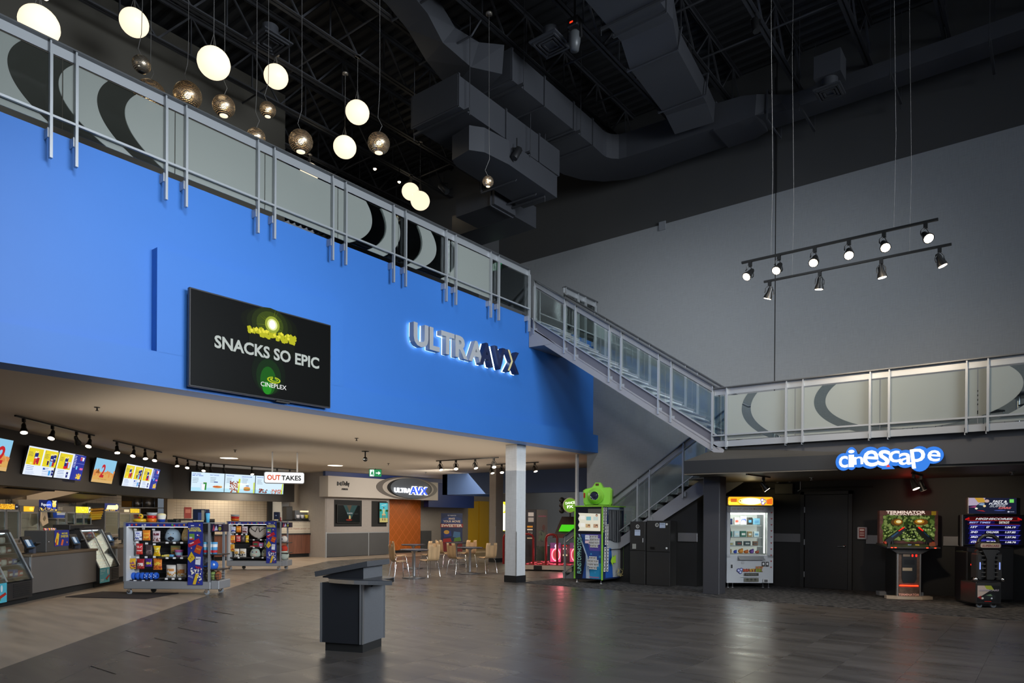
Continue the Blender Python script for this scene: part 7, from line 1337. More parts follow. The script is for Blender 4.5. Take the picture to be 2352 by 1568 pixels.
locker('wide dark cash cabinet with two round locks under the stairs', 1484, 1539, 1.54, .79, lambda L: [('e', L*.45, 1.44, .045, .045, 'D8D8D0'), ('e', L*.45, 1.44, .032, .032, '1A1A1A'), ('t', 'h', L*.43, 1.42, None, .04, {}, 'E8E8E0'), ('r', L*.56, 1.37, L*.80, 1.49, 'B8C4D8'), ('t', 'PRIZES', L*.58, 1.45, L*.18, .02, {}, '202838'), ('e', L*.86, 1.46, .025, .025, 'E8E8E0'), ('e', L*.86, .90, .025, .025, 'E8E8E0'), ('r', L*.18, .86, L*.36, .92, '050505')])
# grey bumper rails
def bumper(label, y, xa, xb, za=1.05, zb=1.26): a = on('Y', y, xa, 1240).x; b = on('Y', y, xb, 1240).x; tag(B(mat('bumper_steel', (.22, .215, .22), .35, .6)).bbox(0, -.04, 0, b-a, 0, zb-za, .01).build('wall_bumper', None, (a, y, za)), label, 'rail', 'steel wall bumpers')
bumper('steel wall bumper under the stairs left of the dark column', 15.5, 1558, 1603); bumper('dark steel wall bumper between the key game and the black door', 17.1, 1776, 1842); bumper('steel wall bumper left of the robot game', 17.1, 1989, 2048); bumper('steel wall bumper between the robot game and the racing game', 17.1, 2166, 2215)
# ================= key prize machine =================
pm0 = on('Z', 0, 1669, 1350); FM = Fr((pm0.x, pm0.y+.0, 0), R(39)); x1 = FM.px(1776, 1300)[0]; Hm = 2.12
pm = thing('prize_machine', 'white key-shaped prize vending game with a bright orange header', 'prize machine', FM.loc, FM.rz); L = x1
WM = mat('machine_white', (.60, .62, .64), .35)
q = B(WM); q.box(0, .05, .12, .03, .75, 1.9); q.box(L-.03, .05, .12, L, .75, 1.9); q.box(0, .0, .12, L, .75, .76); q.box(0, .70, .7, L, .75, 1.9); q.box(0, 0, .70, .075, .06, 1.88); q.box(L-.14, 0, .70, L, .06, 1.88); q.box(0, 0, 1.74, L, .1, 1.88); q.box(0, .05, 1.86, L, .75, 1.9); q.build('cabinet', pm)
q = B(mat('header_frame', (.25, .17, .08), .3, .5)); q.prism(rrect(-.005, 1.89, L-.0, 2.12, .05), .0, .70); q.build('header_box', pm)
o = art('lit_header', pm, [('p', rrect(.02, 1.91, L-.02, 2.10, .04), 'E89A1E'), ('p', [(.03, 1.92), (.3, 1.92), (.18, 2.02), (.03, 2.0)], 'F8D83A'), ('r', .08, 1.98, .22, 2.06, 'A8501A'), ('e', L*.5, 2.0, L*.26, .085, 'FFE88A'), ('e', L*.52, 2.0, L*.2, .07, 'FFFBE8'), ('r', L*.27, 1.99, L*.29, 2.03, '6A3A12'), ('p', [(L*.85, 2.04), (L*.97, 2.08), (L*.97, 1.93), (L*.85, 1.94)], 'B8541A'), ('e', L*.75, 2.03, .045, .045, '4A3A8A'), ('e', L*.80, 2.0, .045, .045, '4A3A8A'), ('e', L*.765, 1.96, .045, .045, '4A3A8A'), ('e', L*.75, 2.03, .028, .028, 'F4E8FF'), ('e', L*.80, 2.0, .028, .028, 'F4D85A'), ('e', L*.765, 1.96, .028, .028, 'F4E8FF')], y=-.002, lit=1.9)
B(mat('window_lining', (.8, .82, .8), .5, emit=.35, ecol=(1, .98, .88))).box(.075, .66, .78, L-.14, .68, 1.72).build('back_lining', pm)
for z in (1.44, 1.16, .96): B(ALU2).box(.08, .30, z-.012, L-.15, .66, z).build('glass_shelf', pm)
B(E('FFFDF0', 9)).box(.09, .10, 1.70, L-.16, .16, 1.73).build('light_tube', pm); B(E('FFFDF0', 6)).box(L-.17, .12, .80, L-.155, .15, 1.70).build('light_tube', pm); B(GLASS).box(.075, .015, .77, L-.14, .022, 1.74).build('window_glass', pm)
q = B(BLK); q.tube([(.10, .20, 1.6), (.16, .2, 1.25), (.10, .18, .9)], .01, 5); q.build('prize_arm', pm)
it = [('t', 'DO NOT LEAN ON MACHINE', .12, 1.80, L-.35, .045, {'bold': .01}, '9A7A5A')]+[('p', [(L-.05, z), (L-.025, z+.03), (L-.04, z+.04), (L-.05, z+.03), (L-.06, z+.04), (L-.075, z+.03)], 'A83A3A') for z in [.46+.14*k for k in range(10)]]
it += [('r', .30, .655, .86-.0, .74, 'A0A4A8'), ('r', .5, .68, .75, .715, 'C8C8C8'), ('t', 'PUSH', .55, .685, .14, .02, {}, '6A6A6A'), ('r', .08, .42, .16, .60, 'D0D2D4'), ('r', .09, .46, .13, .54, '1A1A1A'), ('e', .37, .585, .035, .035, 'B8BABC'), ('r', L-.27, .50, L-.20, .61, '2A2A2A'), ('r', L-.18, .50, L-.11, .61, '2A2A2A'), ('e', L-.235, .56, .02, .03, 'E8E8E8'), ('e', L-.145, .56, .02, .03, 'E8E8E8')]
it += [('e', .27, .41, .045, .045, '3A3A8A'), ('e', .33, .43, .04, .04, '3A3A8A'), ('e', .31, .37, .04, .04, '3A3A8A'), ('e', .27, .41, .026, .026, 'D8E0FF'), ('e', .33, .43, .024, .024, 'D8E0FF'), ('e', .31, .37, .024, .024, 'D8E0FF'), ('t', 'KEY', L*.62, .445, .18, .06, {'bold': .06}, 'C87A2A'), ('t', 'MASTER', .37, .375, .46, .075, {'bold': .07}, '8A3A20'), ('t', 'MA', .375, .38, .13, .065, {'bold': .03}, 'D8542A'), ('t', 'ST', .52, .38, .13, .065, {'bold': .03}, 'E8B82A'), ('t', 'ER', .67, .38, .14, .065, {'bold': .03}, '8AB82A')]
it += [('r', .40, .285, .73, .35, '3A3830'), ('t', 'PRIZES', .44, .30, .24, .03, {}, '8A8A7A'), ('r', .33, .25, .78, .268, 'C8CACC'), ('r', .40, .15, .73, .235, '6A6858'), ('e', .47, .2, .03, .025, '3A3A30'), ('e', .56, .2, .03, .025, '3A3A30'), ('e', .65, .2, .03, .025, '3A3A30'), ('r', L-.24, .13, L-.12, .22, 'D8D8D8'), ('r', L-.22, .14, L-.14, .20, '5A5A5A')]
art('front_print', pm, it, y=-.001)
B(ALU).hull8([(.27, -.09, .655), (.86, -.09, .655), (.83, 0, .64), (.25, 0, .64), (.27, -.09, .66), (.86, -.09, .66), (.83, 0, .74), (.25, 0, .74)]).build('prize_chute', pm)
for x in (.06, .17, L-.2, L-.07): B(STEEL).lathe([(0, 0), (.035, 0), (.03, .015), (.012, .02), (.012, .12), (0, .12)], (x, .1, 0), 10).build('foot', pm)
pr = random.Random(4)
PRZ = [(1.46, [('headset', '1A2A5A', .10, .14), ('boxed_prize', 'E8E4DC', .12, .17), ('boxed_prize', 'F4F6F8', .15, .20), ('boxed_prize', '2A2A22', .11, .17), ('boxed_prize', '7AB8D8', .16, .15)]), (1.17, [('boxed_prize', '3A8A8A', .10, .13), ('boxed_prize', 'C8E0F0', .13, .14), ('boxed_prize', '2A6A5A', .14, .14), ('boxed_prize', 'A88A5A', .10, .13), ('boxed_prize', 'D8ECF8', .12, .13)]), (.97, [('boxed_prize', 'E8E8E8', .13, .07), ('boxed_prize', '4A5A5A', .14, .10), ('boxed_prize', '1A3A40', .15, .10), ('boxed_prize', '8A5A3A', .11, .10)]), (.78, [('toy_prize', 'C8A87A', .11, .09), ('toy_prize', '2A4AC8', .09, .08), ('toy_prize', 'E8942A', .13, .11), ('toy_prize', 'D8701E', .12, .08), ('toy_prize', '6A3A9A', .12, .10), ('toy_prize', 'A84A2A', .10, .07)])]
for r, (z, row) in enumerate(PRZ):
    for k, (nm, c, w, h) in enumerate(row):
        x = .12+(k+.5)*(L-.30)/len(row); q = MB().m(K(c, .4)); lab = ('white box showing a blue game controller, top shelf' if (r == 0 and k == 2) else 'boxed prize on the %s shelf' % ('top', 'second', 'third', 'bottom')[r] if nm != 'toy_prize' else 'small toy prize on the machine floor')+' of the lit key prize machine'
        if nm == 'toy_prize': q.ball((0, 0, h/2), w/2, w/2.4, h/2, 12, 8); q.ball((w*.2, -.02, h*.9), w*.22, w*.2, w*.2, 10, 6)
        else: q.bbox(-w/2, 0, 0, w/2, .08, h, .006); q.m(K(pr.choice(['F0F0F0', '3A3A48', 'B84A3A', '5A9AC8', 'E8C84A']), .4)); q.box(-w*.3, -.003, h*.3, w*.3, 0, h*.65)
        if r == 0 and k == 2:
            q.m(K('2A38B8')); q.prism([(-.055, .07), (-.045, .07), (-.03, .10), (.03, .10), (.045, .07), (.055, .07), (.06, .12), (.045, .145), (-.045, .145), (-.06, .12)], -.01, -.004)
        tag(q.build(nm, None, FM.w(x, .36, z), FM.rz), lab if (r == 0 and k == 2) else lab, 'prize', None if (r == 0 and k == 2) else 'prizes, %s' % ('top shelf', 'second shelf', 'third shelf', 'floor of the machine')[r])
light('POINT', 'prize_window_glow', FM.w(L*.45, .25, 1.60), 6, (1, .98, .88), size=.08); light('POINT', 'prize_header_glow', FM.w(L*.5, .0, 2.2), 2.5, (1, .8, .4), size=.08)
# ================= black door =================
dd = struct('door_1', MB()) if 0 else None
a = on('Y', 17.1, 1850, 1250).x; b = on('Y', 17.1, 1949, 1250).x; zt = on('Y', 17.08, 1900, 1133).z
d1_ = struct('door_1', B(mat('black_door', (.020, .019, .019), .32)).bbox(a, 17.03, .01, b, 17.07, zt-.03, .004))
q = B(mat('door_frame_black', (.022, .021, .02), .35)); q.box(a-.09, 17.0, 0, a-.01, 17.11, zt+.05); q.box(b+.01, 17.0, 0, b+.09, 17.11, zt+.05); q.box(a-.09, 17.0, zt-.02, b+.09, 17.11, zt+.05); q.build('door_frame', d1_)
q = B(CHROME); q.lathe([(0, -.05), (.03, -.045), (.035, 0), (0, 0)], (b-.07, 17.03, .99), 14, 'y'); q.tube([(b-.07, 16.97, .99), (b-.20, 16.965, .985)], .011, 8); q.build('lever_handle', d1_)
for z in (.25, 1.0, 1.75): B(STEEL).box(a-.012, 17.015, z, a+.004, 17.03, z+.13).build('hinge', d1_)
p = on('Y', 17.05, 1807, 1123); el = thing('emergency_light', 'dark emergency light box with two lamp heads on the black wall', 'emergency light', (p.x-.25, 17.06, p.z-.0)); B(mat('dim_box', (.03, .03, .028), .5)).bbox(0, -.12, -.12, .42, .0, .13, .01).build('battery_box', el)
for x in (.06, .34): B(K('D8D8D0', .3)).lathe([(0, -.06), (.035, -.05), (.03, 0), (0, 0)], (x, -.06, .19), 12, 'y').build('lamp_head', el)
B(STEEL).tube([(.56, -.01, .4), (.56, -.01, -.02), (.50, -.01, -.05)], .01, 5).build('conduit', el)
p = on('Y', 17.06, 1981, 1224); tag(MB().m(mat('clear_plastic_white', (.55, .53, .55), .2)).bbox(-.10, -.05, -.135, .10, 0, .135, .015).m(K('8A2A26')).box(-.06, -.054, -.10, .06, -.05, .11).m(K('E8D8D0')).box(-.045, -.056, .05, .045, -.054, .09).m(K('C8A8A0')).box(-.045, -.056, -.06, .045, -.054, -.03).box(-.045, -.056, -.01, .045, -.054, .02).build('fire_alarm_cover', None, (p.x, 17.06, p.z)), 'red fire alarm pull station under a clear cover beside the door', 'alarm')
# ================= robot shooting game =================
tp = on('Z', 0, 2084, 1377); FT = Fr((tp.x, tp.y, 0), YAW-R(8)); sc = V((tp.x, tp.y, 0)).dot(FW)/F_PX
def TX(px): return FT.px(px, 1300, 0)[0]
def TZ(py): return FT.px(2086, py, 0)[1]
sg = thing('shooting_game', 'shooting arcade game with a green speckled screen, mounted guns and red lit strip', 'arcade game', FT.loc, FT.rz)
RUST = mat('rust_print', (.16, .055, .045), .5, noise=.7, nscale=18); SILV = mat('silver_trim', (.55, .52, .5), .25, .8); CAMO = mat('copper_dark_print', (.12, .075, .055), .4, noise=.9, nscale=14)
q = B(mat('foot_wood', (.40, .33, .26), .5)); q.prism([(TX(2037), .0), (TX(2058), -.10), (TX(2113), -.12), (TX(2141), -.04), (TX(2141), .12), (TX(2037), .12)], .015, .075, ax='z'); q.build('front_foot', sg); B(ALU).box(TX(2045), .55, .02, TX(2150), .75, .1).build('rear_foot', sg)
xa, xb = TX(2058), TX(2113)
B(BLK).box(xa+.02, -.02, .07, xb-.02, .6, 1.02).build('pedestal', sg); B(CAMO).box(xa+.02, -.04, .07, xb-.02, -.02, 1.02).build('printed_front', sg)
q = B(SILV); q.box(xa, -.05, .07, xa+.025, .0, 1.02); q.box(xb-.025, -.05, .07, xb, .0, 1.02); q.build('edge_trim', sg)
q = B(mat('coin_door', (.02, .022, .026), .35)); q.prism([(xa+.09, .42), (xa+.12, .34), (xb-.12, .34), (xb-.08, .42), (xb-.08, .93), (xa+.09, .93)], -.05, -.04); q.build('coin_door', sg)
w = xb-xa; art('coin_door_details', sg, [('r', xa+.11, .86, xa+.24, .91, '8A7A6A'), ('r', xa+.10, .58, xa+.28, .64, 'B8A890'), ('r', xa+.13, .70, xb-.12, .80, '14161A'), ('t', 'TERMINATOR', xa+.03, .085, w-.06, .045, {'bold': .03}, 'E8B0A0')], y=-.052)
art('red_buttons', sg, [('r', xa+.27, .86, xa+.30, .905, 'FF2418'), ('r', xa+.34, .86, xa+.37, .905, 'FF2418')], y=-.052, lit=2.5)
B(E('FF2A10', 6)).box(xa+.05, -.06, .275, xb-.05, -.045, .295).build('red_light_strip', sg); B(CAMO).box(xa+.03, -.055, .08, xb-.03, -.04, .25).build('kick_print', sg)
xl_, xr_ = TX(2027), TX(2148)
q = B(mat('control_deck', (.07, .06, .055), .35, .3)); q.hull8([(xl_, -.22, 1.03), (xr_, -.22, 1.03), (xr_, .35, 1.08), (xl_, .35, 1.08), (xl_, -.22, 1.055), (xr_, -.22, 1.055), (xr_, .35, 1.12), (xl_, .35, 1.12)]); q.prism([(xl_+.08, 1.03), (xa, .92), (xb, .92), (xr_-.08, 1.03)], -.08, .2); q.build('control_deck', sg)
q = B(E('FF3A20', 4)); [q.box(TX(p), -.232, 1.035, TX(p+4), -.222, 1.05) for p in (2036, 2044, 2116, 2134)]; q.build('deck_lights', sg)
art('deck_labels', sg, [('r', TX(2073), 1.09, TX(2081), 1.11, '8AA8D8'), ('r', TX(2090), 1.09, TX(2099), 1.11, 'F0D02A'), ('p', [(TX(2120), 1.08), (TX(2136), 1.08), (TX(2134), 1.15), (TX(2122), 1.15)], '9A4A1E')], y=-.24)
# screen
sxa, sxb = TX(2033), TX(2170); z0, z1 = TZ(1253), TZ(1172)
q = B(RUST); q.box(sxa, .30, z0, sxb, .42, z1); q.build('screen_surround', sg)
a0, a1, b0, b1 = TX(2041), TX(2162), TZ(1242), TZ(1183); w, h = a1-a0, b1-b0; rnd = random.Random(2)
it = [('r', 0, 0, w, h, '33441C'), ('d', 0.02, 0.02, w-.02, h-.02, 160, .06, '556A2C'), ('d', 0.02, 0.02, w-.02, h-.02, 150, .045, '26360F'), ('d', .02, .02, w-.02, h-.02, 120, .03, '7A8A48'), ('d', w*.35, .02, w*.65, h*.6, 40, .03, '121C0A'), ('e', w*.27, h*.73, w*.12, h*.15, '5A3A14'), ('e', w*.29, h*.74, w*.08, h*.10, 'A8721E'), ('e', w*.3, h*.75, w*.05, h*.06, 'F4E8A0'), ('e', w*.73, h*.74, w*.14, h*.13, '6A3E10'), ('e', w*.71, h*.76, w*.09, h*.08, 'C08A22'), ('e', w*.71, h*.77, w*.05, h*.045, 'FFF4B0'), ('d', .02, .02, w-.02, h*.5, 60, .02, '98A860'), ('t', 'PRESS START BUTTON', w*.38, h*.03, w*.24, h*.025, {}, 'E8E8D8')]
o = art('display', sg, it, y=0, lit=.75, lay=.0004); o.location = (a0, .298, b0)
q = MB().m(E('FFE8D8', .8)); text(q, 'TERMINATOR', TX(2048), TZ(1179), TX(2140)-TX(2048), .06, y=.294, bold=.03); text(q, 'SALVATION', TX(2056), TZ(1182.5)+.0, TX(2130)-TX(2056), .028, y=.294, bold=.03); q.build('title_lettering', sg); art('yellow_sticker', sg, [('r', TX(2154), TZ(1182), TX(2165), TZ(1173), 'D8B81E')], y=.292)
B(BLK).box(xa+.1, .35, 1.0, xb-.1, .6, z0+.1).build('screen_column', sg)
def gun(label, px, aim):
    x = TX(px); t = thing('light_gun', label, 'toy gun', FT.w(x, -.05, 1.10), FT.rz); d = V(aim).normalized()
    B(BLK).tube([(0, 0, .0), (0, 0, .08)], .03, 8).build('mount', t); q = B(mat('gun_black', (.015, .017, .022), .35)); c = V((0, 0, .14)); q.bar(c-d*.16, c+d*.20, .06, .09); q.bar(c+d*.18, c+d*.30, .045, .06); q.bar(c-d*.08+V((0, 0, -.03)), c-d*.10+V((0, 0, -.12)), .04, .05, (0, 1, 0)); q.build('gun_body', t)
    B(K('2A5A8A', .3)).bar(c-d*.04+V((0, -.03, .03)), c+d*.12+V((0, -.03, .03)), .012, .03).build('blue_stripe', t); B(E('FF2018', 1)).bar(c+d*.14+V((0, -.02, .045)), c+d*.27+V((0, -.02, .04)), .03, .015).build('red_tip', t); B(K('D84A2A')).bar(c-d*.20, c-d*.16, .05, .05).build('end_cap', t)
gun('black toy gun with a red tip on the left of the shooting game', 2047, (.75, .1, .55)); gun('black toy gun seen end-on on the right of the shooting game', 2126, (-.25, .6, .5))
# plain metal topper (generic armature, no face)
# ================= racing game =================
rp = on('Z', 0, 2275, 1397); FRc = Fr((rp.x, rp.y, 0), YAW-R(4)); RX = lambda px, yy=0: FRc.px(px, 1300, yy)[0]; RZ = lambda py, yy=0: FRc.px(2270, py, yy)[1]
rg = thing('racing_game', 'racing arcade game with a high score screen and a black bucket seat', 'arcade game', FRc.loc, FRc.rz)
yy = 1.25; x0, x1, z0, z1 = RX(2209, yy), RX(2349, yy), RZ(1254, yy), RZ(1182, yy)
B(mat('rc_black', (.014, .014, .016), .3)).bbox(x0, yy, z0, x1+.05, yy+.16, z1, .02).build('monitor', rg); B(SILV).box(x0-.01, yy-.01, z0, x0+.015, yy+.05, z1).build('monitor_edge', rg)
a0, a1, b0, b1 = RX(2216, yy), RX(2346, yy), RZ(1250, yy), RZ(1185, yy); w, h = a1-a0, b1-b0
it = [('r', 0, 0, w, h, '050514'), ('p', [(.02, h*.86), (w*.06, h*.98), (w*.94, h*.98), (w*.98, h*.86)], '3A0606'), ('p', [(0, h*.9), (w*.07, h*.96), (w*.08, h*.88), (0, h*.86)], 'B01010'), ('p', [(w, h*.9), (w*.93, h*.96), (w*.92, h*.88), (w, h*.86)], 'B01010'), ('t', 'HIGHSCORES', w*.18, h*.87, w*.66, h*.07, {'bold': .03, 'shear': .3}, 'D8D8DC'), ('r', w*.04, h*.835, w*.96, h*.845, 'D82A1A'), ('r', w*.04, h*.715, w*.96, h*.722, 'A81A12'), ('r', w*.06, h*.73, w*.52, h*.83, '0E0E48'), ('t', 'BEST TIMES', w*.07, h*.745, w*.38, h*.06, {'bold': .02, 'shear': .3}, 'A8B8F0'), ('t', 'DETROIT', w*.60, h*.738, w*.18, h*.08, {'bold': .02}, 'E0E0D8')]
for k, (a_, b_, c_) in enumerate((('1ST', 'S7', '1:36.19'), ('2ND', 'CHLLNGR', '1:37.85'), ('3RD', 'WEEEEEE', '1:37.96'), ('4TH', 'TURBO', '1:38.76'))):
    z = h*(.56-.175*k); it += [('p', [(w*.05, z-.01), (w*.93, z-.01), (w*.96, z+h*.12), (w*.08, z+h*.12)], '12125A'), ('p', [(w*.08, z+h*.105), (w*.96, z+h*.105), (w*.98, z+h*.125), (w*.08, z+h*.135)], '4A48C0'), ('p', [(w*.33, z), (w*.36, z+h*.1), (w*.90, z+h*.1), (w*.88, z)], '06061C'), ('t', a_, w*.09, z+.01, w*.13, h*.07, {'bold': .03, 'shear': .3}, 'E8E8F4'), ('t', b_, w*.37, z+.01, w*(.06 if k == 0 else .22), h*.07, {'bold': .03, 'shear': .2}, 'E8E8F4'), ('t', c_, w*.70, z+.01, w*.19, h*.065, {'bold': .03, 'shear': .2}, 'E8E8F4')]
o = art('display', rg, it, y=0, lit=1.0, lay=.0005); o.location = (a0, yy-.001, b0)
x0, x1, z0, z1 = RX(2225, yy), RX(2335, yy), RZ(1179, yy), RZ(1143, yy); w, h = x1-x0, z1-z0
B(SILV).bbox(x0-.01, yy+.02, z0-.01, x1+.01, yy+.1, z1+.01, .006).build('marquee_box', rg); B(BLK).box((x0+x1)/2-.1, yy+.05, z0-.08, (x0+x1)/2+.1, yy+.1, z0).build('marquee_neck', rg)
it = [('r', 0, 0, w, h, '1C2038'), ('p', [(0, h*.5), (0, h), (w*.35, h), (w*.3, h*.55)], 'B8A8C0'), ('p', [(w*.12, h), (w*.3, h), (w*.38, h*.72), (w*.2, h*.7)], 'C89A3A'), ('p', [(0, h*.4), (w*.2, h*.55), (w*.18, h*.35)], '8A3A6A'), ('p', [(w*.13, h*.24), (w*.16, h*.5), (w*.24, h*.68), (w*.34, h*.7), (w*.38, h*.45), (w*.3, h*.28)], '20283A'), ('p', [(w*.2, h*.55), (w*.25, h*.66), (w*.33, h*.67), (w*.33, h*.5)], '8AA0C0'), ('e', w*.16, h*.32, w*.03, h*.06, 'F4F0D8'), ('e', w*.33, h*.48, w*.03, h*.07, 'F4D8A0'), ('p', [(w*.15, h*.2), (w*.35, h*.12), (w*.3, h*.2)], 'B82A2A'), ('e', w*.38, h*.8, w*.05, h*.1, 'C8A8A0'), ('t', 'FAST &', w*.50, h*.70, w*.30, h*.15, {'bold': .03, 'shear': .25}, 'F0F2F8'), ('t', 'FURIOUS', w*.42, h*.56, w*.40, h*.13, {'bold': .03, 'shear': .25}, 'E0E4F0'), ('t', 'SUPER', w*.43, h*.40, w*.34, h*.14, {'bold': .04, 'shear': .3}, '9AA0A8'), ('t', 'CARS', w*.62, h*.30, w*.27, h*.13, {'bold': .05, 'shear': .3}, 'D86A6A'), ('e', w*.65, h*.2, w*.12, h*.03, '4A5AA8'), ('r', w*.85, h*.70, w*.94, h*.92, '7AE06A'), ('e', w*.83, h*.12, w*.022, h*.045, 'D8D8E8'), ('r', w*.86, h*.11, w*.95, h*.13, 'C8C8D8')]
o = art('lit_marquee', rg, it, y=0, lit=.85, lay=.0005); o.location = (x0, yy+.018, z0)
q = B(mat('rc_black')); q.bbox(RX(2222, .9), .9, .05, RX(2330, .9), 1.35, RZ(1256, .9), .02); q.bbox(RX(2224, .5), .55, .05, RX(2240, .5), .95, 1.0, .02); q.build('cabinet', rg)
B(E('FF2A1A', 3)).lathe([(0, -.01), (.025, -.005), (.025, 0), (0, 0)], (RX(2236, .5), .55, RZ(1297, .5)), 10, 'y').build('start_button', rg)
st = bpy.data.objects.new('x', None); bpy.data.objects.remove(st)
sxa, sxb = RX(2241), RX(2306); cxs = (sxa+sxb)/2; ws = sxb-sxa; SB_ = mat('seat_black', (.018, .018, .019), .35)
z_b, z_t = RZ(1333), RZ(1262)
q = B(SB_); q.bbox(cxs-.20, .04, z_b, cxs+.20, .16, z_t, .03); q.build('seat_back', rg)
q = B(SB_); q.bbox(sxa+.02, 0, z_b, sxa+.12, .2, z_t-.07, .02); q.bbox(sxb-.12, 0, z_b, sxb-.02, .2, z_t-.07, .02); q.prism([(cxs-.14, z_t), (cxs+.14, z_t), (cxs+.06, z_t-.16), (cxs+.06, z_b+.02), (cxs-.06, z_b+.02), (cxs-.06, z_t-.16)], -.02, .06); q.build('seat_frame', rg)
q = B(mat('slat_grey', (.06, .06, .06), .3, .3))
for k in range(7):
    z = z_b+.06+k*.075
    for s in (-1, 1): q.box(cxs+s*.07, .0, z, cxs+s*.17, .04, z+.022)
q.build('back_slats', rg); rg.children[-1]['kind'] = 'stuff'
q = B(E('9AB0FF', .9)); q.box(sxa+.065, -.006, z_b+.20, sxa+.085, -.001, z_b+.33); q.box(sxb-.085, -.006, z_b+.20, sxb-.065, -.001, z_b+.33); q.build('blue_reflector', rg)
q = B(SB_); q.bbox(cxs-ws*.42, -.02, z_t, cxs+ws*.42, .14, z_t+.14, .04); q.build('headrest', rg); art('headrest_print', rg, [('p', rrect(cxs-ws*.36, z_t+.035, cxs+ws*.36, z_t+.115, .03), 'A89A90'), ('t', 'SUPERCARS', cxs-ws*.30, z_t+.05, ws*.60, .04, {'bold': .03, 'shear': .2}, '6A1A1A'), ('p', [(cxs-.02, z_t+.1), (cxs+.1, z_t+.1), (cxs+.05, z_t+.112)], 'C8C83A')], y=-.021)
q = B(SB_); q.tube([(cxs-.17*math.cos(a*math.pi/10), .05, z_t+.13+.13*math.sin(a*math.pi/10)) for a in range(11)], .032, 8); q.build('grab_handle', rg)
for s in (-1, 1): B(CHROME).lathe([(0, -.02), (.03, -.02), (.04, .1), (.035, .1), (.028, 0)], (cxs+s*ws*.47, .0, z_b+.02), 12, 'y').build('exhaust_tip', rg)
xa, xb = RX(2242), RX(2301); z0 = RZ(1387); z1 = z_b-.03
q = B(SB_); q.bbox(xa, 0, z0, xb, .5, z1, .015); q.build('seat_base', rg); w, h = xb-xa-.05, z1-z0-.09
o = art('seat_print', rg, [('r', 0, 0, w, h, '0C0C0E'), ('p', [(0, h*.3), (0, h), (w*.4, h), (w*.55, h*.7), (w*.2, h*.4)], 'B8A8A0'), ('p', [(w*.3, h), (w*.6, h), (w*.75, h*.7), (w*.4, h*.8)], '9AA832'), ('p', [(0, h*.3), (w*.2, h*.15), (w*.15, h*.4)], '8A1A1E'), ('p', [(w*.2, h*.15), (w*.3, h*.45), (w*.6, h*.55), (w*.8, h*.4), (w*.75, h*.2)], '1E2226'), ('p', [(w*.36, h*.42), (w*.58, h*.5), (w*.66, h*.38)], '6A8A6A'), ('e', w*.22, h*.25, w*.05, h*.06, 'D8D8D0'), ('e', w*.62, h*.25, w*.04, h*.05, 'D8E0F0'), ('t', 'SUPERCARS', w*.06, h*.68, w*.88, h*.10, {'bold': .04, 'shear': .2}, 'A8A0B0'), ('r', w*.3, h*.05, w*.6, h*.08, 'C82A1A')], y=0); o.location = (xa+.025, -.002, z0+.03)
for x in (xa+.10, xb-.10): caster(rg, x, .08, .05, blk=True)
# arcade spots
for lab, a_, b_, hd in (('short arcade track with one lit spot above the key prize machine', (1715, 1087), (1768, 1094), ((.72, (.5, .2, -.7), True),)), ('short arcade track with two spots above the shooting game', (2095, 1084), (2118, 1090), ((.15, (.35, -.1, -.8), True), (.9, (.3, .2, -.8), False)))):
    p0, p1 = on('Z', 2.47, *a_), on('Z', 2.47, *b_); track(lab, p0, p1, hd, s=1.2)
p = on('Z', 2.3, 2106, 1096); light('SPOT', 'arcade_spot', (p.x, p.y, 2.2), 70, WARM, (p.x+.1, p.y+1.8, 1.3), size=.05, spot=80, blend=.5)
p = on('Z', 2.3, 1750, 1096); light('SPOT', 'arcade_spot', (p.x, p.y, 2.2), 45, WARM, (p.x+.8, p.y+1.0, .8), size=.05, spot=110, blend=.9)
light('POINT', 'red_game_glow', (tp.x-.1, tp.y+.7, 2.1), 1.6, (1, .05, .03), size=.1)
light('SPOT', 'arcade_spot', (rp.x+.2, rp.y-.5, 2.4), 30, WARM, (rp.x, rp.y-.6, 0), size=.05, spot=100, blend=.9)
# ================= glowing canopy sign =================
def fasc(px, py, out=.0):
    """point on the canopy fascia plane (slightly skewed)"""
    A = V((A0[0], A0[1], 0)); D = (V((A1[0], A1[1], 0))-A).normalized(); Nn = V((D.y, -D.x, 0)); d = px_ray(px, py); P0_ = A+Nn*out; t = (P0_-EYEV).dot(Nn)/d.dot(Nn); return EYEV+d*t, math.atan2(D.y, D.x)
pA, ang = fasc(1923, 1077, .12); FS = Fr((pA.x, pA.y, 0), ang)
cs = thing('lit_sign', 'glowing white and blue playful letter sign on the arcade canopy', 'sign', (pA.x, pA.y, 0), ang)
g = lambda X, Y: FS.px(1850+X/4.685, 990+Y/4.685)
LT = [('c', 362, 395, 460, 265, 0), ('i', 462, 388, 530, 200, 0), ('n', 525, 362, 625, 275, .05), ('e', 612, 375, 780, 195, -.10), ('s', 770, 370, 905, 195, -.1), ('c', 905, 345, 1030, 215, .1), ('a', 1005, 365, 1150, 230, .0), ('p', 1150, 405, 1310, 190, .12), ('e', 1305, 320, 1448, 195, -.12)]
blob = MB().m(E('3A86F0', .95)); wh = MB().m(E('FFFFFF', 1.25)); navy = MB().m(K('0A1A5A'))
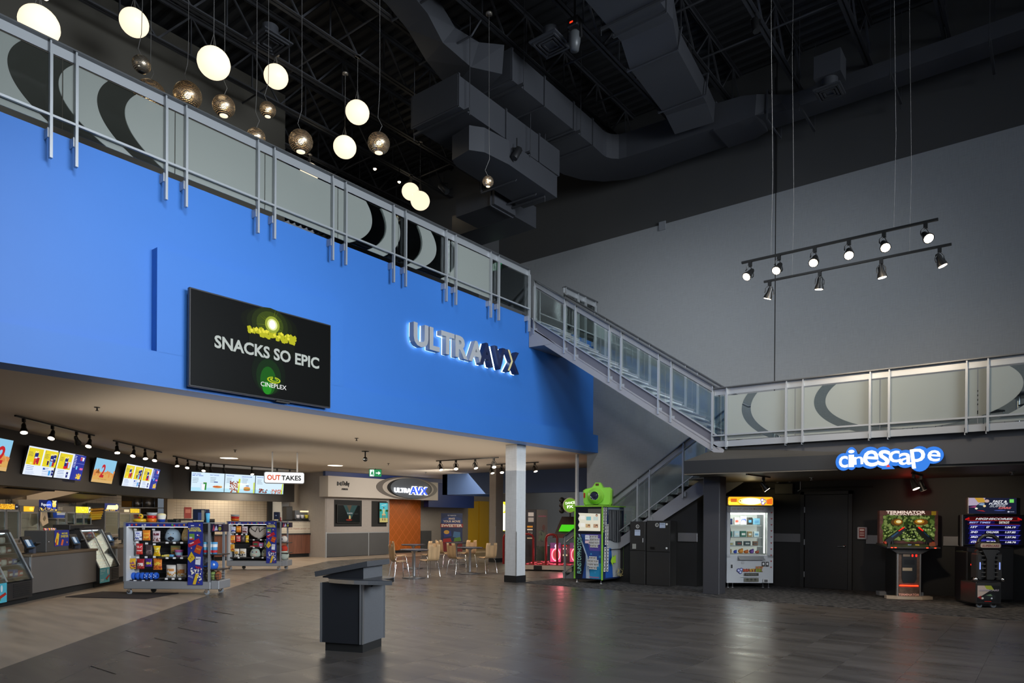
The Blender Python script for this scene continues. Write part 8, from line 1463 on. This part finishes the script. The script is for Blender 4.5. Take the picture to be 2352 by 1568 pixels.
for ch, X0, Y0, X1, Y1, rot in LT:
    xa, za = g(X0, Y0); xb, zb = g(X1, Y1); w, h = xb-xa, zb-za; cx, cz = (xa+xb)/2, (za+zb)/2
    P = [(cx+(w*.5+.055)*math.cos(t), cz+(h*.5+.05)*math.sin(t)) for t in [2*math.pi*k/24 for k in range(24)]]
    blob.prism(P, -.02-.0015*X0/400, .04); navy.prism([(cx+(x-cx)*1.03, cz+(z-cz)*1.03) for x, z in P], 0.0+.001*X0/400, .06)
    text(wh, ch, xa, za, w, h, y=-.032, bold=.012, rot=rot, depth=.01)
xa, za = g(820, 408); xb, _ = g(960, 408); xc, zc_ = g(890, 330); blob.prism([(xa, za), (xb, za), (xc, zc_)], -.024, .04)
wh.m(E('FF3A20', 1.2)); x0_, z0_ = g(868, 386); x1_, _ = g(916, 386); xm_, zm_ = g(892, 356); wh.add([(x0_, -.026, z0_), (x1_, -.026, z0_), (xm_, -.026, zm_)], [(0, 1, 2)])
blob.build('blue_outline', cs); wh.build('letters', cs); navy.build('sign_back', cs)
# ---- chairs upstairs behind the mezzanine glass ----
MG = mat('mesh_chair_dark', (.02, .02, .02), .5)
for k, (x, y, rz, lab) in enumerate(((-1.9, 14.9, 20, 'dark cafe chair behind the mezzanine glass near its middle posts'), (-1.0, 15.2, -30, 'dark cafe chair behind the mezzanine glass left of the right-hand posts'), (-.25, 14.7, 40, 'dark cafe chair behind the mezzanine glass near the right picture edge'))):
    t = thing('cafe_chair', lab, 'chair', (x, y, ZM-.02), R(rz), 'mezzanine chairs')
    B(MG).bbox(-.2, -.2, .43, .2, .2, .46, .01).build('seat', t); q = B(MG)
    for j in range(4): q.box(-.18, -.215, .55+j*.08, .18, -.20, .58+j*.08)
    q.build('backrest', t)
    for sx in (-1, 1):
        B(CHROME).tube([(sx*.19, -.21, .88), (sx*.19, -.2, .45), (sx*.2, -.23, 0)], .010, 6).build('leg', t); B(CHROME).tube([(sx*.18, .17, .44), (sx*.2, .22, 0)], .010, 6).build('leg', t)
for x, y, lab in ((-2.3, 15.2, 'round table behind the mezzanine glass near its middle posts'), (-.55, 15.5, 'round table behind the mezzanine glass toward the right edge')):
    t = thing('cafe_table', lab, 'table', (x, y, ZM-.02), 0, 'mezzanine tables'); B(_M['table_top_dark']).lathe([(0, .72), (.35, .72), (.35, .75), (0, .75)], n=24).build('tabletop', t); B(STEEL).lathe([(.04, .03), (.04, .72)], n=12).build('column', t); B(_M['table_base']).lathe([(0, 0), (.28, 0), (.28, .02), (.05, .04), (0, .04)], n=20).build('base', t)
